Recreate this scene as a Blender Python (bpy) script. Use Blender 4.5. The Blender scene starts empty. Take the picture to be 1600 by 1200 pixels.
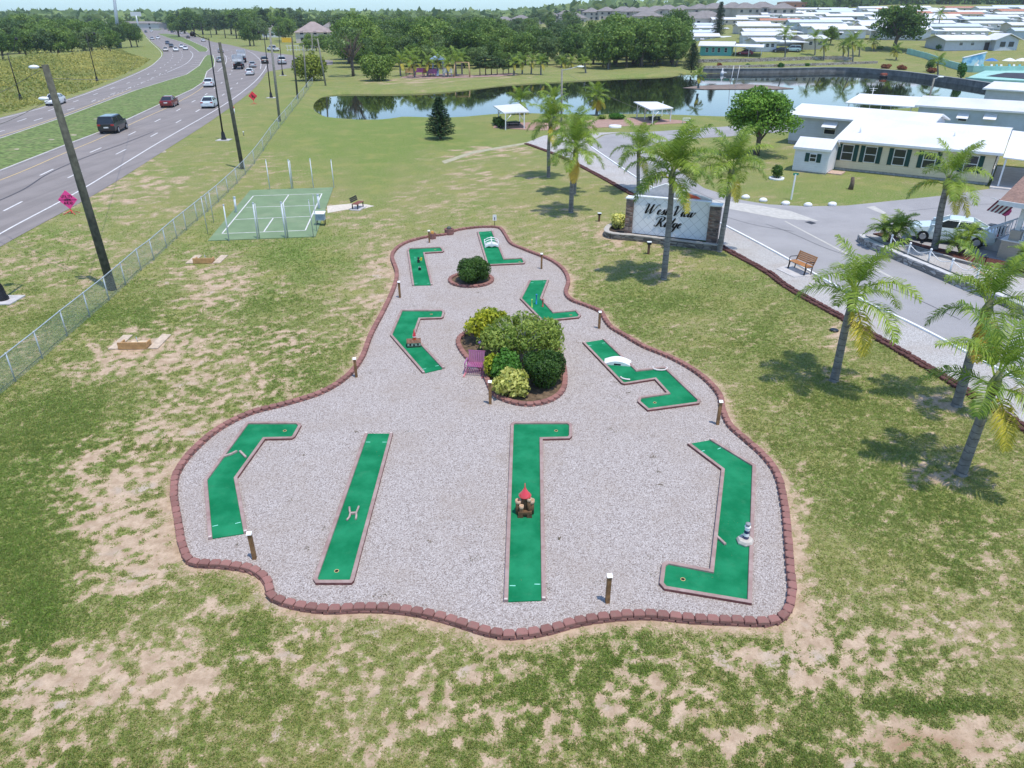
import bpy, math, random
import numpy as np
from mathutils import Vector, Matrix
from mathutils.geometry import tessellate_polygon
random.seed(7); rng = np.random.default_rng(7)
R = math.radians; PI = math.pi
SC = bpy.context.scene; COL = SC.collection
# ------------------------------------------------------------------ camera geometry
F = 1109.0; CAMH = 13.0; ALPHA = R(27.6)
CA, SA = math.cos(ALPHA), math.sin(ALPHA)
def ray(px, py):
    x, y = (px-800)/F, (600-py)/F
    return Vector((x, CA+y*SA, -SA+y*CA))
def P(px, py, z=0.0):
    d = ray(px, py); t = (z-CAMH)/min(d.z, -1e-4)
    return Vector((d.x*t, d.y*t, z))
def zat(Y, py):
    y = (600-py)/F
    return CAMH + Y*(y*CA-SA)/(CA+y*SA)
def at(px, py, Y):
    d = ray(px, py); t = Y/d.y
    return Vector((d.x*t, Y, CAMH+d.z*t))
def smooth(t):
    t = np.clip(t, 0, 1); return t*t*(3-2*t)
def project(X, Y, Z=0.0):
    h = Z-CAMH; dep = np.maximum(Y*CA-h*SA, 0.5)
    return 800+F*X/dep, 600-F*(Y*SA+h*CA)/dep
# ------------------------------------------------------------------ terrain
WATER = -0.6
POND_PX = [(490,170),(494,158),(510,150),(540,147),(600,147),(675,145),(740,139),(800,132),(900,126),(975,122),(1050,119),(1066,117),(1080,115),
 (1200,114.5),(1305,112.5),(1360,115),(1415,120),(1480,129),(1545,139),(1600,147),(1600,160),(1400,172),(1240,183),(1135,185),(1050,182),(985,181),
 (900,182),(830,180),(770,181),(710,186),(667,186),(625,185),(585,190),(535,187),(505,181)]
def sdf_poly(X, Y, poly):
    """signed distance, positive inside"""
    X = np.asarray(X, float); Y = np.asarray(Y, float)
    d2 = np.full(X.shape, 1e18); ins = np.zeros(X.shape, bool)
    n = len(poly)
    for i in range(n):
        ax, ay = poly[i]; bx, by = poly[(i+1) % n]
        ex, ey = bx-ax, by-ay; wx, wy = X-ax, Y-ay
        t = np.clip((wx*ex+wy*ey)/(ex*ex+ey*ey+1e-12), 0, 1)
        d2 = np.minimum(d2, (wx-ex*t)**2+(wy-ey*t)**2)
        c = ((ay <= Y) & (by > Y)) | ((by <= Y) & (ay > Y))
        with np.errstate(divide='ignore', invalid='ignore'):
            xi = ax+(Y-ay)*ex/(ey if abs(ey) > 1e-12 else 1e-12)
        ins ^= c & (X < xi)
    d = np.sqrt(d2)
    return np.where(ins, d, -d)
def catmull(pts, n=8, closed=False):
    out = []; m = len(pts); pts = [Vector(p) for p in pts]
    rngi = range(m if closed else m-1)
    for i in rngi:
        if closed: p0, p1, p2, p3 = pts[(i-1) % m], pts[i], pts[(i+1) % m], pts[(i+2) % m]
        else: p0, p1, p2, p3 = pts[max(i-1,0)], pts[i], pts[i+1], pts[min(i+2,m-1)]
        for k in range(n):
            t = k/n; t2 = t*t; t3 = t2*t
            out.append(0.5*((2*p1)+(p2-p0)*t+(2*p0-5*p1+4*p2-p3)*t2+(3*p1-p0-3*p2+p3)*t3))
    if not closed: out.append(pts[-1].copy())
    return out
def resample(pts, step, closed=False):
    pts = list(pts)
    if closed: pts = pts+[pts[0]]
    seg = [(pts[i+1]-pts[i]).length for i in range(len(pts)-1)]
    L = sum(seg); n = max(2, round(L/step)); out = []
    j = 0; acc = 0.0
    for k in range(n if closed else n+1):
        s = L*k/n
        while j < len(seg)-1 and acc+seg[j] < s: acc += seg[j]; j += 1
        t = (s-acc)/max(seg[j], 1e-9); out.append(pts[j].lerp(pts[j+1], min(max(t, 0), 1)))
    return out
POND = [(p.x, p.y) for p in (P(x, y, WATER) for x, y in POND_PX)]
POND = [(p.x, p.y) for p in catmull([(x, y, 0) for x, y in POND], 4, True)]
def hz(X, Y, pond=True):
    X = np.asarray(X, float); Y = np.asarray(Y, float)
    r = X/np.maximum(Y, 1.0)
    z = 5.0*smooth((Y-204)/80)*smooth((r-.15)/.13) + 9.0*smooth((Y-262)/400)*smooth((r+.06)/.2) + 5.0*smooth((Y-270)/300)*smooth((r-.33)/.16)
    if pond:
        m = (Y > 90) & (Y < 235) & (X > -60) & (X < 190)
        if np.any(m):
            zz = np.array(z, copy=True)
            sd = sdf_poly(X[m] if X.ndim else X, Y[m] if Y.ndim else Y, POND)
            dip = -1.2*smooth((sd+3)/6)
            if X.ndim: zz[m] = zz[m]+dip
            else: zz = zz+dip
            z = zz
    return z
def H(x, y): return float(hz(np.array([x]), np.array([y]))[0])
def G(px, py):
    """first hit of the pixel's ray with the terrain"""
    d = ray(px, py); d = d/d.y
    Ys = np.concatenate([np.linspace(8, 150, 400), np.linspace(150, 900, 1500)])
    Zr = CAMH+d.z*Ys; Zt = hz(d.x*Ys, Ys, False)
    i = np.argmax(Zr <= Zt)
    hit = bool(Zr[i] <= Zt[i])
    Y = Ys[i] if hit else 700.0
    if i > 0 and hit:
        a = Zr[i-1]-Zt[i-1]; b = Zr[i]-Zt[i]
        Y = Ys[i-1]+(Ys[i]-Ys[i-1])*(a/(a-b) if a != b else 0)
    return Vector((d.x*Y, Y, float(hz(np.array([d.x*Y]), np.array([Y]), False)[0])))
# ------------------------------------------------------------------ value noise
def vnoise(X, Y, scale, seed=0):
    x = np.asarray(X)*scale; y = np.asarray(Y)*scale
    xi = np.floor(x).astype(np.int64); yi = np.floor(y).astype(np.int64); xf = x-xi; yf = y-yi
    def h(a, b):
        n = (a*374761393+b*668265263+seed*1442695041) & 0xffffffff
        n = ((n ^ (n >> 13))*1274126177) & 0xffffffff
        return ((n ^ (n >> 16)) & 0xffff)/65535.0
    u = xf*xf*(3-2*xf); v = yf*yf*(3-2*yf)
    return (h(xi, yi)*(1-u)+h(xi+1, yi)*u)*(1-v)+(h(xi, yi+1)*(1-u)+h(xi+1, yi+1)*u)*v
def fbm(X, Y, scale, oct=3, seed=0):
    s = 0; a = 1; t = 0
    for o in range(oct):
        s = s+a*vnoise(X, Y, scale*2**o, seed+o*17); t += a; a *= .55
    return s/t
# ------------------------------------------------------------------ objects
def tag(o, label=None, cat=None, group=None, kind=None):
    if label: o['label'] = label
    if cat: o['category'] = cat
    if group: o['group'] = group
    if kind: o['kind'] = kind
    return o
def thing(name, label, cat, loc=(0,0,0), rz=0.0, group=None):
    o = bpy.data.objects.new(name, None); COL.objects.link(o); o.empty_display_size = .2
    o.location = loc; o.rotation_euler = (0,0,rz)
    return tag(o, label, cat, group)
KIDS = {}
def link(name, me, parent=None, m=None):
    o = bpy.data.objects.new(name, me); COL.objects.link(o)
    if m is not None:
        me.materials.clear()
        for x in (m if isinstance(m, (list, tuple)) else [m]): me.materials.append(x)
    if parent is not None: o.parent = parent; KIDS.setdefault(parent.name, []).append(o)
    return o
def kids(o): return KIDS.get(o.name, [])
def dup(o, parent=None):
    c = o.copy(); COL.objects.link(c)
    if parent is not None: c.parent = parent; KIDS.setdefault(parent.name, []).append(c)
    for ch in list(kids(o)): dup(ch, c)
    return c
class MB:
    def __init__(s): s.v = []; s.f = []; s.m = []; s.sm = []
    def add(s, vs, fs, mi=0, smooth=False):
        o = len(s.v); s.v += [tuple(v) for v in vs]
        for f in fs: s.f.append([i+o for i in f]); s.m.append(mi); s.sm.append(smooth)
        return s
    def box(s, c, d, rz=0, mi=0, tilt=None, bev=0.0):
        x, y, z = d[0]/2, d[1]/2, d[2]/2
        if bev > 0:
            b = min(bev, x*.9, y*.9, z*.9); vs = []
            for zz, ins in ((-z, b), (-z+b, 0), (z-b, 0), (z, b)):
                X, Y = x-ins, y-ins; vs += [(-X,-Y+b*0,zz),(X,-Y,zz),(X,Y,zz),(-X,Y,zz)]
            fs = [(3,2,1,0),(12,13,14,15)]
            for k in range(3):
                for i in range(4): j = (i+1) % 4; fs.append((k*4+i,k*4+j,k*4+4+j,k*4+4+i))
        else:
            vs = [(-x,-y,-z),(x,-y,-z),(x,y,-z),(-x,y,-z),(-x,-y,z),(x,-y,z),(x,y,z),(-x,y,z)]
            fs = [(3,2,1,0),(4,5,6,7),(0,1,5,4),(1,2,6,5),(2,3,7,6),(3,0,4,7)]
        M = Matrix.Rotation(rz, 3, 'Z')
        if tilt: M = M @ Matrix.Rotation(tilt[1], 3, tilt[0])
        c = Vector(c)
        return s.add([M @ Vector(v)+c for v in vs], fs, mi)
    def cyl(s, p0, p1, r0, r1=None, n=10, mi=0, caps=True, sm=True):
        r1 = r0 if r1 is None else r1
        return s.tube([p0, p1], [r0, r1], n, mi, caps, sm)
    def tube(s, pts, rs, n=8, mi=0, caps=True, sm=True):
        pts = [Vector(p) for p in pts]
        if not isinstance(rs, (list, tuple)): rs = [rs]*len(pts)
        vs = []; prev = None
        for i, p in enumerate(pts):
            d = (pts[min(i+1,len(pts)-1)]-pts[max(i-1,0)])
            d = d.normalized() if d.length > 1e-9 else Vector((0,0,1))
            a = prev if prev is not None else (Vector((1,0,0)) if abs(d.x) < .8 else Vector((0,1,0)))
            a = (a-d*a.dot(d)); a = a.normalized() if a.length > 1e-6 else d.orthogonal().normalized()
            prev = a; b = d.cross(a)
            for k in range(n):
                t = 2*PI*k/n; vs.append(p+(a*math.cos(t)+b*math.sin(t))*rs[i])
        fs = []
        for i in range(len(pts)-1):
            for k in range(n):
                j = (k+1) % n; fs.append((i*n+k, i*n+j, (i+1)*n+j, (i+1)*n+k))
        s.add(vs, fs, mi, sm)
        if caps:
            o = len(s.v)-len(vs)
            s.f.append([o+k for k in range(n)][::-1]); s.m.append(mi); s.sm.append(False)
            s.f.append([o+(len(pts)-1)*n+k for k in range(n)]); s.m.append(mi); s.sm.append(False)
        return s
    def lathe(s, prof, c=(0,0,0), n=16, mi=0, sm=True):
        vs = []; c = Vector(c)
        for r, z in prof:
            for k in range(n):
                t = 2*PI*k/n; vs.append(c+Vector((r*math.cos(t), r*math.sin(t), z)))
        fs = []
        for i in range(len(prof)-1):
            for k in range(n):
                j = (k+1) % n; fs.append((i*n+k, i*n+j, (i+1)*n+j, (i+1)*n+k))
        return s.add(vs, fs, mi, sm)
    def prism(s, poly, z0, z1, mi=0, bottom=False):
        poly = [(p[0], p[1]) for p in poly]
        A = sum(poly[i][0]*poly[(i+1) % len(poly)][1]-poly[(i+1) % len(poly)][0]*poly[i][1] for i in range(len(poly)))
        if A < 0: poly = poly[::-1]
        n = len(poly); vs = [(x,y,z0) for x,y in poly]+[(x,y,z1) for x,y in poly]
        fs = [(i,(i+1) % n,n+(i+1) % n,n+i) for i in range(n)]
        for t in tessellate_polygon([[Vector((x,y,0)) for x,y in poly]]):
            a, b, c = t
            cr = (poly[b][0]-poly[a][0])*(poly[c][1]-poly[a][1])-(poly[b][1]-poly[a][1])*(poly[c][0]-poly[a][0])
            if cr < 0: a, c = c, a
            fs.append((n+a,n+b,n+c))
            if bottom: fs.append((c,b,a))
        return s.add(vs, fs, mi)
    def flat(s, poly, z, mi=0):
        poly = [(p[0], p[1]) for p in poly]; fs = []
        for a, b, c in tessellate_polygon([[Vector((x,y,0)) for x,y in poly]]):
            cr = (poly[b][0]-poly[a][0])*(poly[c][1]-poly[a][1])-(poly[b][1]-poly[a][1])*(poly[c][0]-poly[a][0])
            if cr < 0: a, c = c, a
            fs.append((a,b,c))
        return s.add([(x,y,z) for x,y in poly], fs, mi)
    def sphere(s, c, r, n=12, m=8, mi=0, sc=(1,1,1)):
        prof = [(max(math.sin(PI*i/m), 1e-4)*r, -math.cos(PI*i/m)*r) for i in range(m+1)]
        o = len(s.v); s.lathe(prof, (0,0,0), n, mi)
        c = Vector(c)
        for i in range(o, len(s.v)):
            v = s.v[i]; s.v[i] = (c.x+v[0]*sc[0], c.y+v[1]*sc[1], c.z+v[2]*sc[2])
        return s
    def loft(s, secs, mi=0, sm=False, caps=True):
        n = len(secs[0]); vs = [v for sec in secs for v in sec]; fs = []
        for i in range(len(secs)-1):
            for k in range(n):
                j = (k+1) % n; fs.append((i*n+k, i*n+j, (i+1)*n+j, (i+1)*n+k))
        s.add(vs, fs, mi, sm)
        if caps:
            s.add(secs[0], [tuple(range(n))[::-1]], mi); s.add(secs[-1], [tuple(range(n))], mi)
        return s
    def mesh(s, name, m):
        me = bpy.data.meshes.new(name); me.from_pydata(s.v, [], s.f)
        for x in (m if isinstance(m, (list, tuple)) else [m]): me.materials.append(x)
        me.polygons.foreach_set('material_index', s.m); me.polygons.foreach_set('use_smooth', s.sm)
        me.update(); return me
    def build(s, name, m, parent=None): return link(name, s.mesh(name, m), parent)
def np_mesh(name, V, nper, tint, m):
    """V: (N*nper,3) separate polygons"""
    V = np.asarray(V, np.float32); n = len(V)//nper
    me = bpy.data.meshes.new(name)
    me.vertices.add(len(V)); me.vertices.foreach_set('co', V.ravel())
    me.loops.add(len(V)); me.loops.foreach_set('vertex_index', np.arange(len(V), dtype=np.int32))
    me.polygons.add(n); me.polygons.foreach_set('loop_start', np.arange(0, len(V), nper, dtype=np.int32))
    a = me.attributes.new('tint', 'FLOAT', 'FACE'); a.data.foreach_set('value', np.asarray(tint, np.float32))
    me.materials.append(m); me.update(calc_edges=True); return me
# ------------------------------------------------------------------ materials
def nt(name):
    m = bpy.data.materials.new(name); m.use_nodes = True
    t = m.node_tree; b = t.nodes['Principled BSDF']; return m, t, b
def N(t, typ, **kw):
    n = t.nodes.new(typ)
    for k, v in kw.items():
        if k in n.bl_rna.properties: setattr(n, k, v)
        else: n.inputs[k].default_value = v
    return n
def rgba(c): return (c[0], c[1], c[2], 1.0)
def mixc(t, fac, a, b, mode='MIX'):
    n = N(t, 'ShaderNodeMix', data_type='RGBA', blend_type=mode)
    for sock, v in ((n.inputs[0], fac), (n.inputs[6], a), (n.inputs[7], b)):
        if isinstance(v, bpy.types.NodeSocket): t.links.new(v, sock)
        elif isinstance(v, (tuple, list)): sock.default_value = rgba(v)
        else: sock.default_value = v
    return n.outputs[2]
def math_(t, op, a, b=0.0, c=0.0, clamp=False):
    n = N(t, 'ShaderNodeMath', operation=op, use_clamp=clamp)
    for i, v in enumerate((a, b, c)):
        if isinstance(v, bpy.types.NodeSocket): t.links.new(v, n.inputs[i])
        else: n.inputs[i].default_value = v
    return n.outputs[0]
def ramp(t, v, lo, hi):
    n = N(t, 'ShaderNodeMapRange', interpolation_type='SMOOTHSTEP'); n.inputs[1].default_value = lo; n.inputs[2].default_value = hi
    t.links.new(v, n.inputs[0]); return n.outputs[0]
def noise(t, co, scale, detail=3, rough=.55):
    n = N(t, 'ShaderNodeTexNoise'); n.inputs['Scale'].default_value = scale; n.inputs['Detail'].default_value = detail; n.inputs['Roughness'].default_value = rough
    if co is not None: t.links.new(co, n.inputs['Vector'])
    return n.outputs[0]
def pos(t): return N(t, 'ShaderNodeNewGeometry').outputs['Position']
def obj_co(t): return N(t, 'ShaderNodeTexCoord').outputs['Object']
def bump(t, b, h, strength=.3, dist=.02):
    n = N(t, 'ShaderNodeBump'); n.inputs['Strength'].default_value = strength; n.inputs['Distance'].default_value = dist
    t.links.new(h, n.inputs['Height']); t.links.new(n.outputs[0], b.inputs['Normal'])
def M(name, c, rough=.7, var=.15, scale=6, bmp=0.0, metal=0.0, spec=.3, dirt=None, dscale=1.3):
    m, t, b = nt(name); co = pos(t)
    n1 = noise(t, co, scale, 4)
    dk = tuple(x*(1-var) for x in c); lt = tuple(min(1, x*(1+var)) for x in c)
    col = mixc(t, ramp(t, n1, .3, .7), dk, lt)
    if dirt: col = mixc(t, math_(t, 'MULTIPLY', ramp(t, noise(t, co, dscale, 5, .65), .48, .75), .7), col, dirt)
    t.links.new(col, b.inputs['Base Color']); b.inputs['Roughness'].default_value = rough
    b.inputs['Metallic'].default_value = metal; b.inputs['Specular IOR Level'].default_value = spec
    if bmp: bump(t, b, noise(t, co, scale*6, 3), bmp, .01)
    return m
def leafmat(name, dark, light, trans=.25, rough=.55):
    m, t, b = nt(name)
    a = N(t, 'ShaderNodeAttribute', attribute_name='tint')
    oi = N(t, 'ShaderNodeObjectInfo')
    f = math_(t, 'ADD', a.outputs['Fac'], math_(t, 'MULTIPLY', math_(t, 'SUBTRACT', oi.outputs['Random'], .5), .6), clamp=True)
    col = mixc(t, f, dark, light)
    t.links.new(col, b.inputs['Base Color']); b.inputs['Roughness'].default_value = rough; b.inputs['Specular IOR Level'].default_value = .25
    tr = N(t, 'ShaderNodeBsdfTranslucent'); t.links.new(mixc(t, .5, col, tuple(min(1, x*1.5) for x in light)), tr.inputs['Color'])
    mx = N(t, 'ShaderNodeMixShader'); mx.inputs[0].default_value = trans
    t.links.new(b.outputs[0], mx.inputs[1]); t.links.new(tr.outputs[0], mx.inputs[2])
    t.links.new(mx.outputs[0], t.nodes['Material Output'].inputs['Surface'])
    return m
def glassmat(name, c=(.02,.025,.03)):
    m, t, b = nt(name); b.inputs['Base Color'].default_value = rgba(c); b.inputs['Roughness'].default_value = .06
    b.inputs['Specular IOR Level'].default_value = .6; return m
def paintmat(name, c):
    m, t, b = nt(name); b.inputs['Base Color'].default_value = rgba(c); b.inputs['Roughness'].default_value = .28
    b.inputs['Coat Weight'].default_value = .6; b.inputs['Coat Roughness'].default_value = .08; return m
def sidingmat(name, c, pitch=.2):
    m, t, b = nt(name); co = pos(t); sx = N(t, 'ShaderNodeSeparateXYZ'); t.links.new(co, sx.inputs[0])
    fr = math_(t, 'FRACT', math_(t, 'DIVIDE', sx.outputs[2], pitch))
    n1 = noise(t, co, 1.2, 4)
    col = mixc(t, ramp(t, n1, .3, .75), c, tuple(x*.88 for x in c))
    col = mixc(t, ramp(t, fr, .08, .0), col, tuple(x*.7 for x in c))
    t.links.new(col, b.inputs['Base Color']); b.inputs['Roughness'].default_value = .55
    bump(t, b, math_(t, 'SUBTRACT', 1.0, fr), .5, .02); return m
def stonemat(name, c1, c2, c3, sx=5, sz=9, mortar=(.42,.4,.38)):
    m, t, b = nt(name); co = obj_co(t); s = N(t, 'ShaderNodeSeparateXYZ'); t.links.new(co, s.inputs[0])
    cb = N(t, 'ShaderNodeCombineXYZ'); t.links.new(math_(t, 'ADD', s.outputs[0], s.outputs[1]), cb.inputs[0]); t.links.new(s.outputs[2], cb.inputs[1])
    mp = N(t, 'ShaderNodeMapping'); mp.inputs['Scale'].default_value = (sx, sz, 1); t.links.new(cb.outputs[0], mp.inputs[0])
    v = N(t, 'ShaderNodeTexVoronoi', feature='F1'); v.inputs['Scale'].default_value = 1; v.inputs['Randomness'].default_value = .8; t.links.new(mp.outputs[0], v.inputs['Vector'])
    e = N(t, 'ShaderNodeTexVoronoi', feature='DISTANCE_TO_EDGE'); e.inputs['Scale'].default_value = 1; e.inputs['Randomness'].default_value = .8; t.links.new(mp.outputs[0], e.inputs['Vector'])
    sc = N(t, 'ShaderNodeSeparateColor'); t.links.new(v.outputs['Color'], sc.inputs[0])
    col = mixc(t, ramp(t, sc.outputs[0], .2, .6), c1, c2); col = mixc(t, ramp(t, sc.outputs[1], .55, .8), col, c3)
    col = mixc(t, ramp(t, e.outputs['Distance'], .09, .03), col, mortar)
    t.links.new(col, b.inputs['Base Color']); b.inputs['Roughness'].default_value = .85
    bump(t, b, ramp(t, e.outputs['Distance'], 0, .2), .8, .03); return m
# ------------------------------------------------------------------ course outline (pixels of the photo -> ground)
EDGE_PX = [(737,356),(760,354.5),(780,356),(789,366),(798,380),(815,388),(838,397),(862,407),(880,421),(888,438),(884,456),(892,468),(915,477),(938,487),
 (946,500),(956,512),(978,525),(1005,541),(1042,556),(1075,573),(1103,593),(1124,617),(1129,640),(1140,664),(1165,687),(1193,712),(1214,741),(1224,780),
 (1229,820),(1233,870),(1237,925),(1229,955),(1205,970),(1150,969),(1080,966),(1020,960),(960,962),(905,970),(850,985),(795,991),(755,984),(715,971),
 (670,959),(620,951),(570,949),(510,951),(460,944),(425,931),(418,908),(394,889),(345,881),(300,877),(285,850),(276,800),(272,770),(277,738),(302,704),
 (342,670),(392,645),(442,632),(500,614),(540,590),(565,560),(580,522),(601,482),(616,448),(620,425),(613,398),(632,380),(668,370),(697,366),(712,360)]
EDGE = catmull([P(x, y, .1).to_2d().to_3d() for x, y in EDGE_PX], 6, True)
EDGE_XY = [(p.x, p.y) for p in EDGE]
# ------------------------------------------------------------------ ground masks
def blobs(u, v, L):
    s = 0
    for (x, y, rx, ry, k) in L: s = s+k*np.exp(-(((u-x)/rx)**2+((v-y)/ry)**2))
    return s
BARE = [(200,735,110,90,.5),(250,830,90,60,.5),(330,640,90,40,.45),(180,565,70,30,.55),(255,530,90,35,.5),(330,430,70,30,.5),(370,450,60,30,.35),
 (120,1055,110,45,.6),(230,1035,75,35,.6),(50,1130,80,60,.5),(290,1075,60,30,.5),(180,900,70,50,.45),(330,945,60,30,.15),
 (1250,850,18,120,.5),(1250,975,35,35,.45),(1290,1010,90,50,.28),(1180,1030,120,40,.2),(1120,1100,120,60,.2),(1340,1040,120,60,.18),(430,520,80,40,.35),(330,560,100,40,.35),(400,600,60,25,.3),(120,780,60,40,.3),(1500,1010,120,70,.2),
 (1550,900,80,80,.2),(1490,1155,120,28,1.0),(1340,1192,40,12,.6),(1150,1160,60,20,.5),(960,1110,200,60,.3),(640,1060,120,50,.3),(700,1160,200,50,.25),
 (480,1010,60,40,.3),(760,275,60,18,.35),(720,240,60,10,.45),(790,230,60,8,.4),(590,420,30,60,.35),(560,480,40,40,.3),(650,330,120,30,.22),(1470,735,60,22,.45),
 (1305,590,50,18,.4),(1310,525,50,25,.6),(1500,630,70,18,.5),(1040,430,40,12,.4),(910,330,40,8,.3),(960,360,50,15,.35),(1010,380,80,18,.35),(200,300,120,60,.3),(420,255,40,12,.25),
 (60,420,110,70,.25),(860,440,30,60,.3),(560,170,40,8,.2),(640,127,70,5,.4),(760,120,60,4,.4),(300,480,60,20,.35),(540,345,60,12,.3),(1330,485,120,60,-.25)]
LUSH = [(30,850,85,110,.9),(110,640,120,50,.55),(190,490,130,28,.6),(470,395,70,30,.6),(400,480,60,50,.6),(580,300,25,50,.7),(590,240,20,40,.6),(640,220,90,40,.5),
 (520,210,110,60,.7),(700,215,120,40,.5),(620,195,140,20,.5),(1000,470,60,35,.4),(960,530,40,20,.5),(1260,800,25,80,.3),(1480,1105,130,14,1.2),(230,960,110,50,.35),(380,930,60,25,.3),(700,440,0.1,.1,0),
 (1080,1150,60,20,.2),(1450,800,160,60,.2),(1330,720,120,40,.15),(1120,460,60,30,.3),(50,960,50,80,.4),(330,370,60,10,.4),(520,1000,0.1,.1,0),(1200,160,200,60,.5),(1400,300,200,25,.5),(160,55,260,50,.6)]
def masks(X, Y):
    u, v = project(X, Y)
    bl = blobs(u, v, BARE); base = .372+.37*np.minimum(bl, 1.1)
    sd = sdf_poly(X, Y, EDGE_XY)                       # positive inside
    near = np.where(sd > 0, 1, np.exp(-np.maximum(-sd-.15, 0)/.45))
    u2 = u+(fbm(X, Y, .9, 2, 5)-.5)*60
    lush = blobs(u2, v, LUSH)+.28*(fbm(X, Y, .12, 3, 3)-.45)
    far = smooth((Y-45)/60)
    base = base-.07*far-.20*np.clip(lush, -.3, 1)+.16*(fbm(X, Y, .16, 3, 77)-.5)
    n = fbm(X, Y, 1.3, 2, 11)*.20+vnoise(X, Y, 3.7, 29)*.32+vnoise(X, Y, 8.3, 31)*.48
    bare = .5+(base-.5)*1.9-(n-.5)*(1.25+1.7*np.clip(bl*1.6, 0, 1))
    bare = np.maximum(bare, near*(.80+.9*(.5-n)))
    tone = np.clip(.45+.9*(fbm(X, Y, .35, 3, 41)-.5)+.45*lush+.5*(fbm(X, Y, .06, 3, 91)-.5)+.35*far*(fbm(X*.9+Y*.25, Y*.05, 1.0, 2, 63)-.5), 0, 1)
    dirt = .9*np.exp(-(((u-1440)/70)**2+((v-1166)/22)**2))
    return np.clip(bare, 0, 1), np.clip(tone, 0, 1), np.clip(dirt, 0, 1)
# ------------------------------------------------------------------ ground sheet
ys = [-120, -40, -12, 0, 3, 5]; y = 6.5
while y < 900: ys.append(y); y += max(.11, .0095*y)
while y < 3000: ys.append(y); y *= 1.12
ys = np.array(ys); ts = np.linspace(-1, 1, 300)
Yg = np.repeat(ys[:, None], len(ts), 1)
Xg = ts[None, :]*(np.maximum(Yg, 8)*1.35+6)
Zg = hz(Xg, Yg)
bare, tone, dirt = masks(Xg.ravel(), Yg.ravel())
r_, c_ = Xg.shape
V = np.stack([Xg.ravel(), Yg.ravel(), Zg.ravel()], 1).astype(np.float32)
idx = np.arange(r_*c_).reshape(r_, c_)
Fq = np.stack([idx[:-1,:-1], idx[:-1,1:], idx[1:,1:], idx[1:,:-1]], -1).reshape(-1, 4)
me = bpy.data.meshes.new('ground')
me.vertices.add(len(V)); me.vertices.foreach_set('co', V.ravel())
me.loops.add(Fq.size); me.loops.foreach_set('vertex_index', Fq.ravel().astype(np.int32))
me.polygons.add(len(Fq)); me.polygons.foreach_set('loop_start', np.arange(0, Fq.size, 4, dtype=np.int32))
for nm, arr in (('bare', bare), ('tone', tone), ('dirt', dirt)):
    a = me.attributes.new(nm, 'FLOAT', 'POINT'); a.data.foreach_set('value', arr.astype(np.float32))
me.polygons.foreach_set('use_smooth', np.ones(len(Fq), bool)); me.update(calc_edges=True)
def ground_mat():
    m, t, b = nt('lawn'); co = pos(t)
    A = lambda n: N(t, 'ShaderNodeAttribute', attribute_name=n).outputs['Fac']
    fine = noise(t, co, 9, 5, .7); fine2 = noise(t, co, 34, 3, .65); mid = noise(t, co, 1.7, 4, .6)
    big = noise(t, co, .05, 3)
    green = mixc(t, ramp(t, fine, .32, .68), (.055,.125,.014), (.165,.26,.040))
    olive = mixc(t, ramp(t, fine, .35, .65), (.12,.145,.036), (.28,.275,.10))
    gcol = mixc(t, math_(t, 'ADD', A('tone'), math_(t, 'MULTIPLY', math_(t, 'SUBTRACT', mid, .5), .9), clamp=True), olive, green)
    straw = mixc(t, fine2, (.24,.19,.105), (.46,.37,.22))
    gcol = mixc(t, math_(t, 'MULTIPLY', ramp(t, noise(t, co, 8, 4, .75), .44, .62), .6), gcol, straw)
    sand = mixc(t, ramp(t, noise(t, co, 3, 5, .65), .3, .7), (.36,.255,.17), (.53,.40,.285))
    sand = mixc(t, ramp(t, noise(t, co, 1.1, 2), .55, .8), sand, (.44,.37,.30))
    sand = mixc(t, math_(t, 'MULTIPLY', ramp(t, noise(t, co, 13, 4, .75), .5, .72), .45), sand, (.27,.21,.13))
    soil = mixc(t, fine, (.20,.115,.06), (.36,.22,.13))
    sand = mixc(t, A('dirt'), sand, soil)
    k = math_(t, 'ADD', A('bare'), math_(t, 'MULTIPLY', math_(t, 'SUBTRACT', noise(t, co, 5, 5, .8), .5), 1.9))
    k = math_(t, 'ADD', k, math_(t, 'MULTIPLY', math_(t, 'SUBTRACT', noise(t, co, 17, 3, .7), .5), 1.3))
    gcol = mixc(t, math_(t, 'MULTIPLY', ramp(t, noise(t, co, .32, 5, .72), .47, .66), .6), gcol, mixc(t, fine, (.20,.20,.055), (.34,.31,.12)))
    thin = mixc(t, fine2, (.17,.16,.06), (.40,.33,.19))
    col = mixc(t, ramp(t, k, .30, .50), gcol, thin); col = mixc(t, ramp(t, k, .50, .70), col, sand)
    t.links.new(col, b.inputs['Base Color']); b.inputs['Roughness'].default_value = .95; b.inputs['Specular IOR Level'].default_value = .1
    hgt = math_(t, 'ADD', math_(t, 'MULTIPLY', fine2, math_(t, 'SUBTRACT', 1.2, k)), math_(t, 'MULTIPLY', fine, .6))
    bump(t, b, hgt, .55, .06); return m
tag(link('ground', me, None, ground_mat()), kind='structure')
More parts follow.
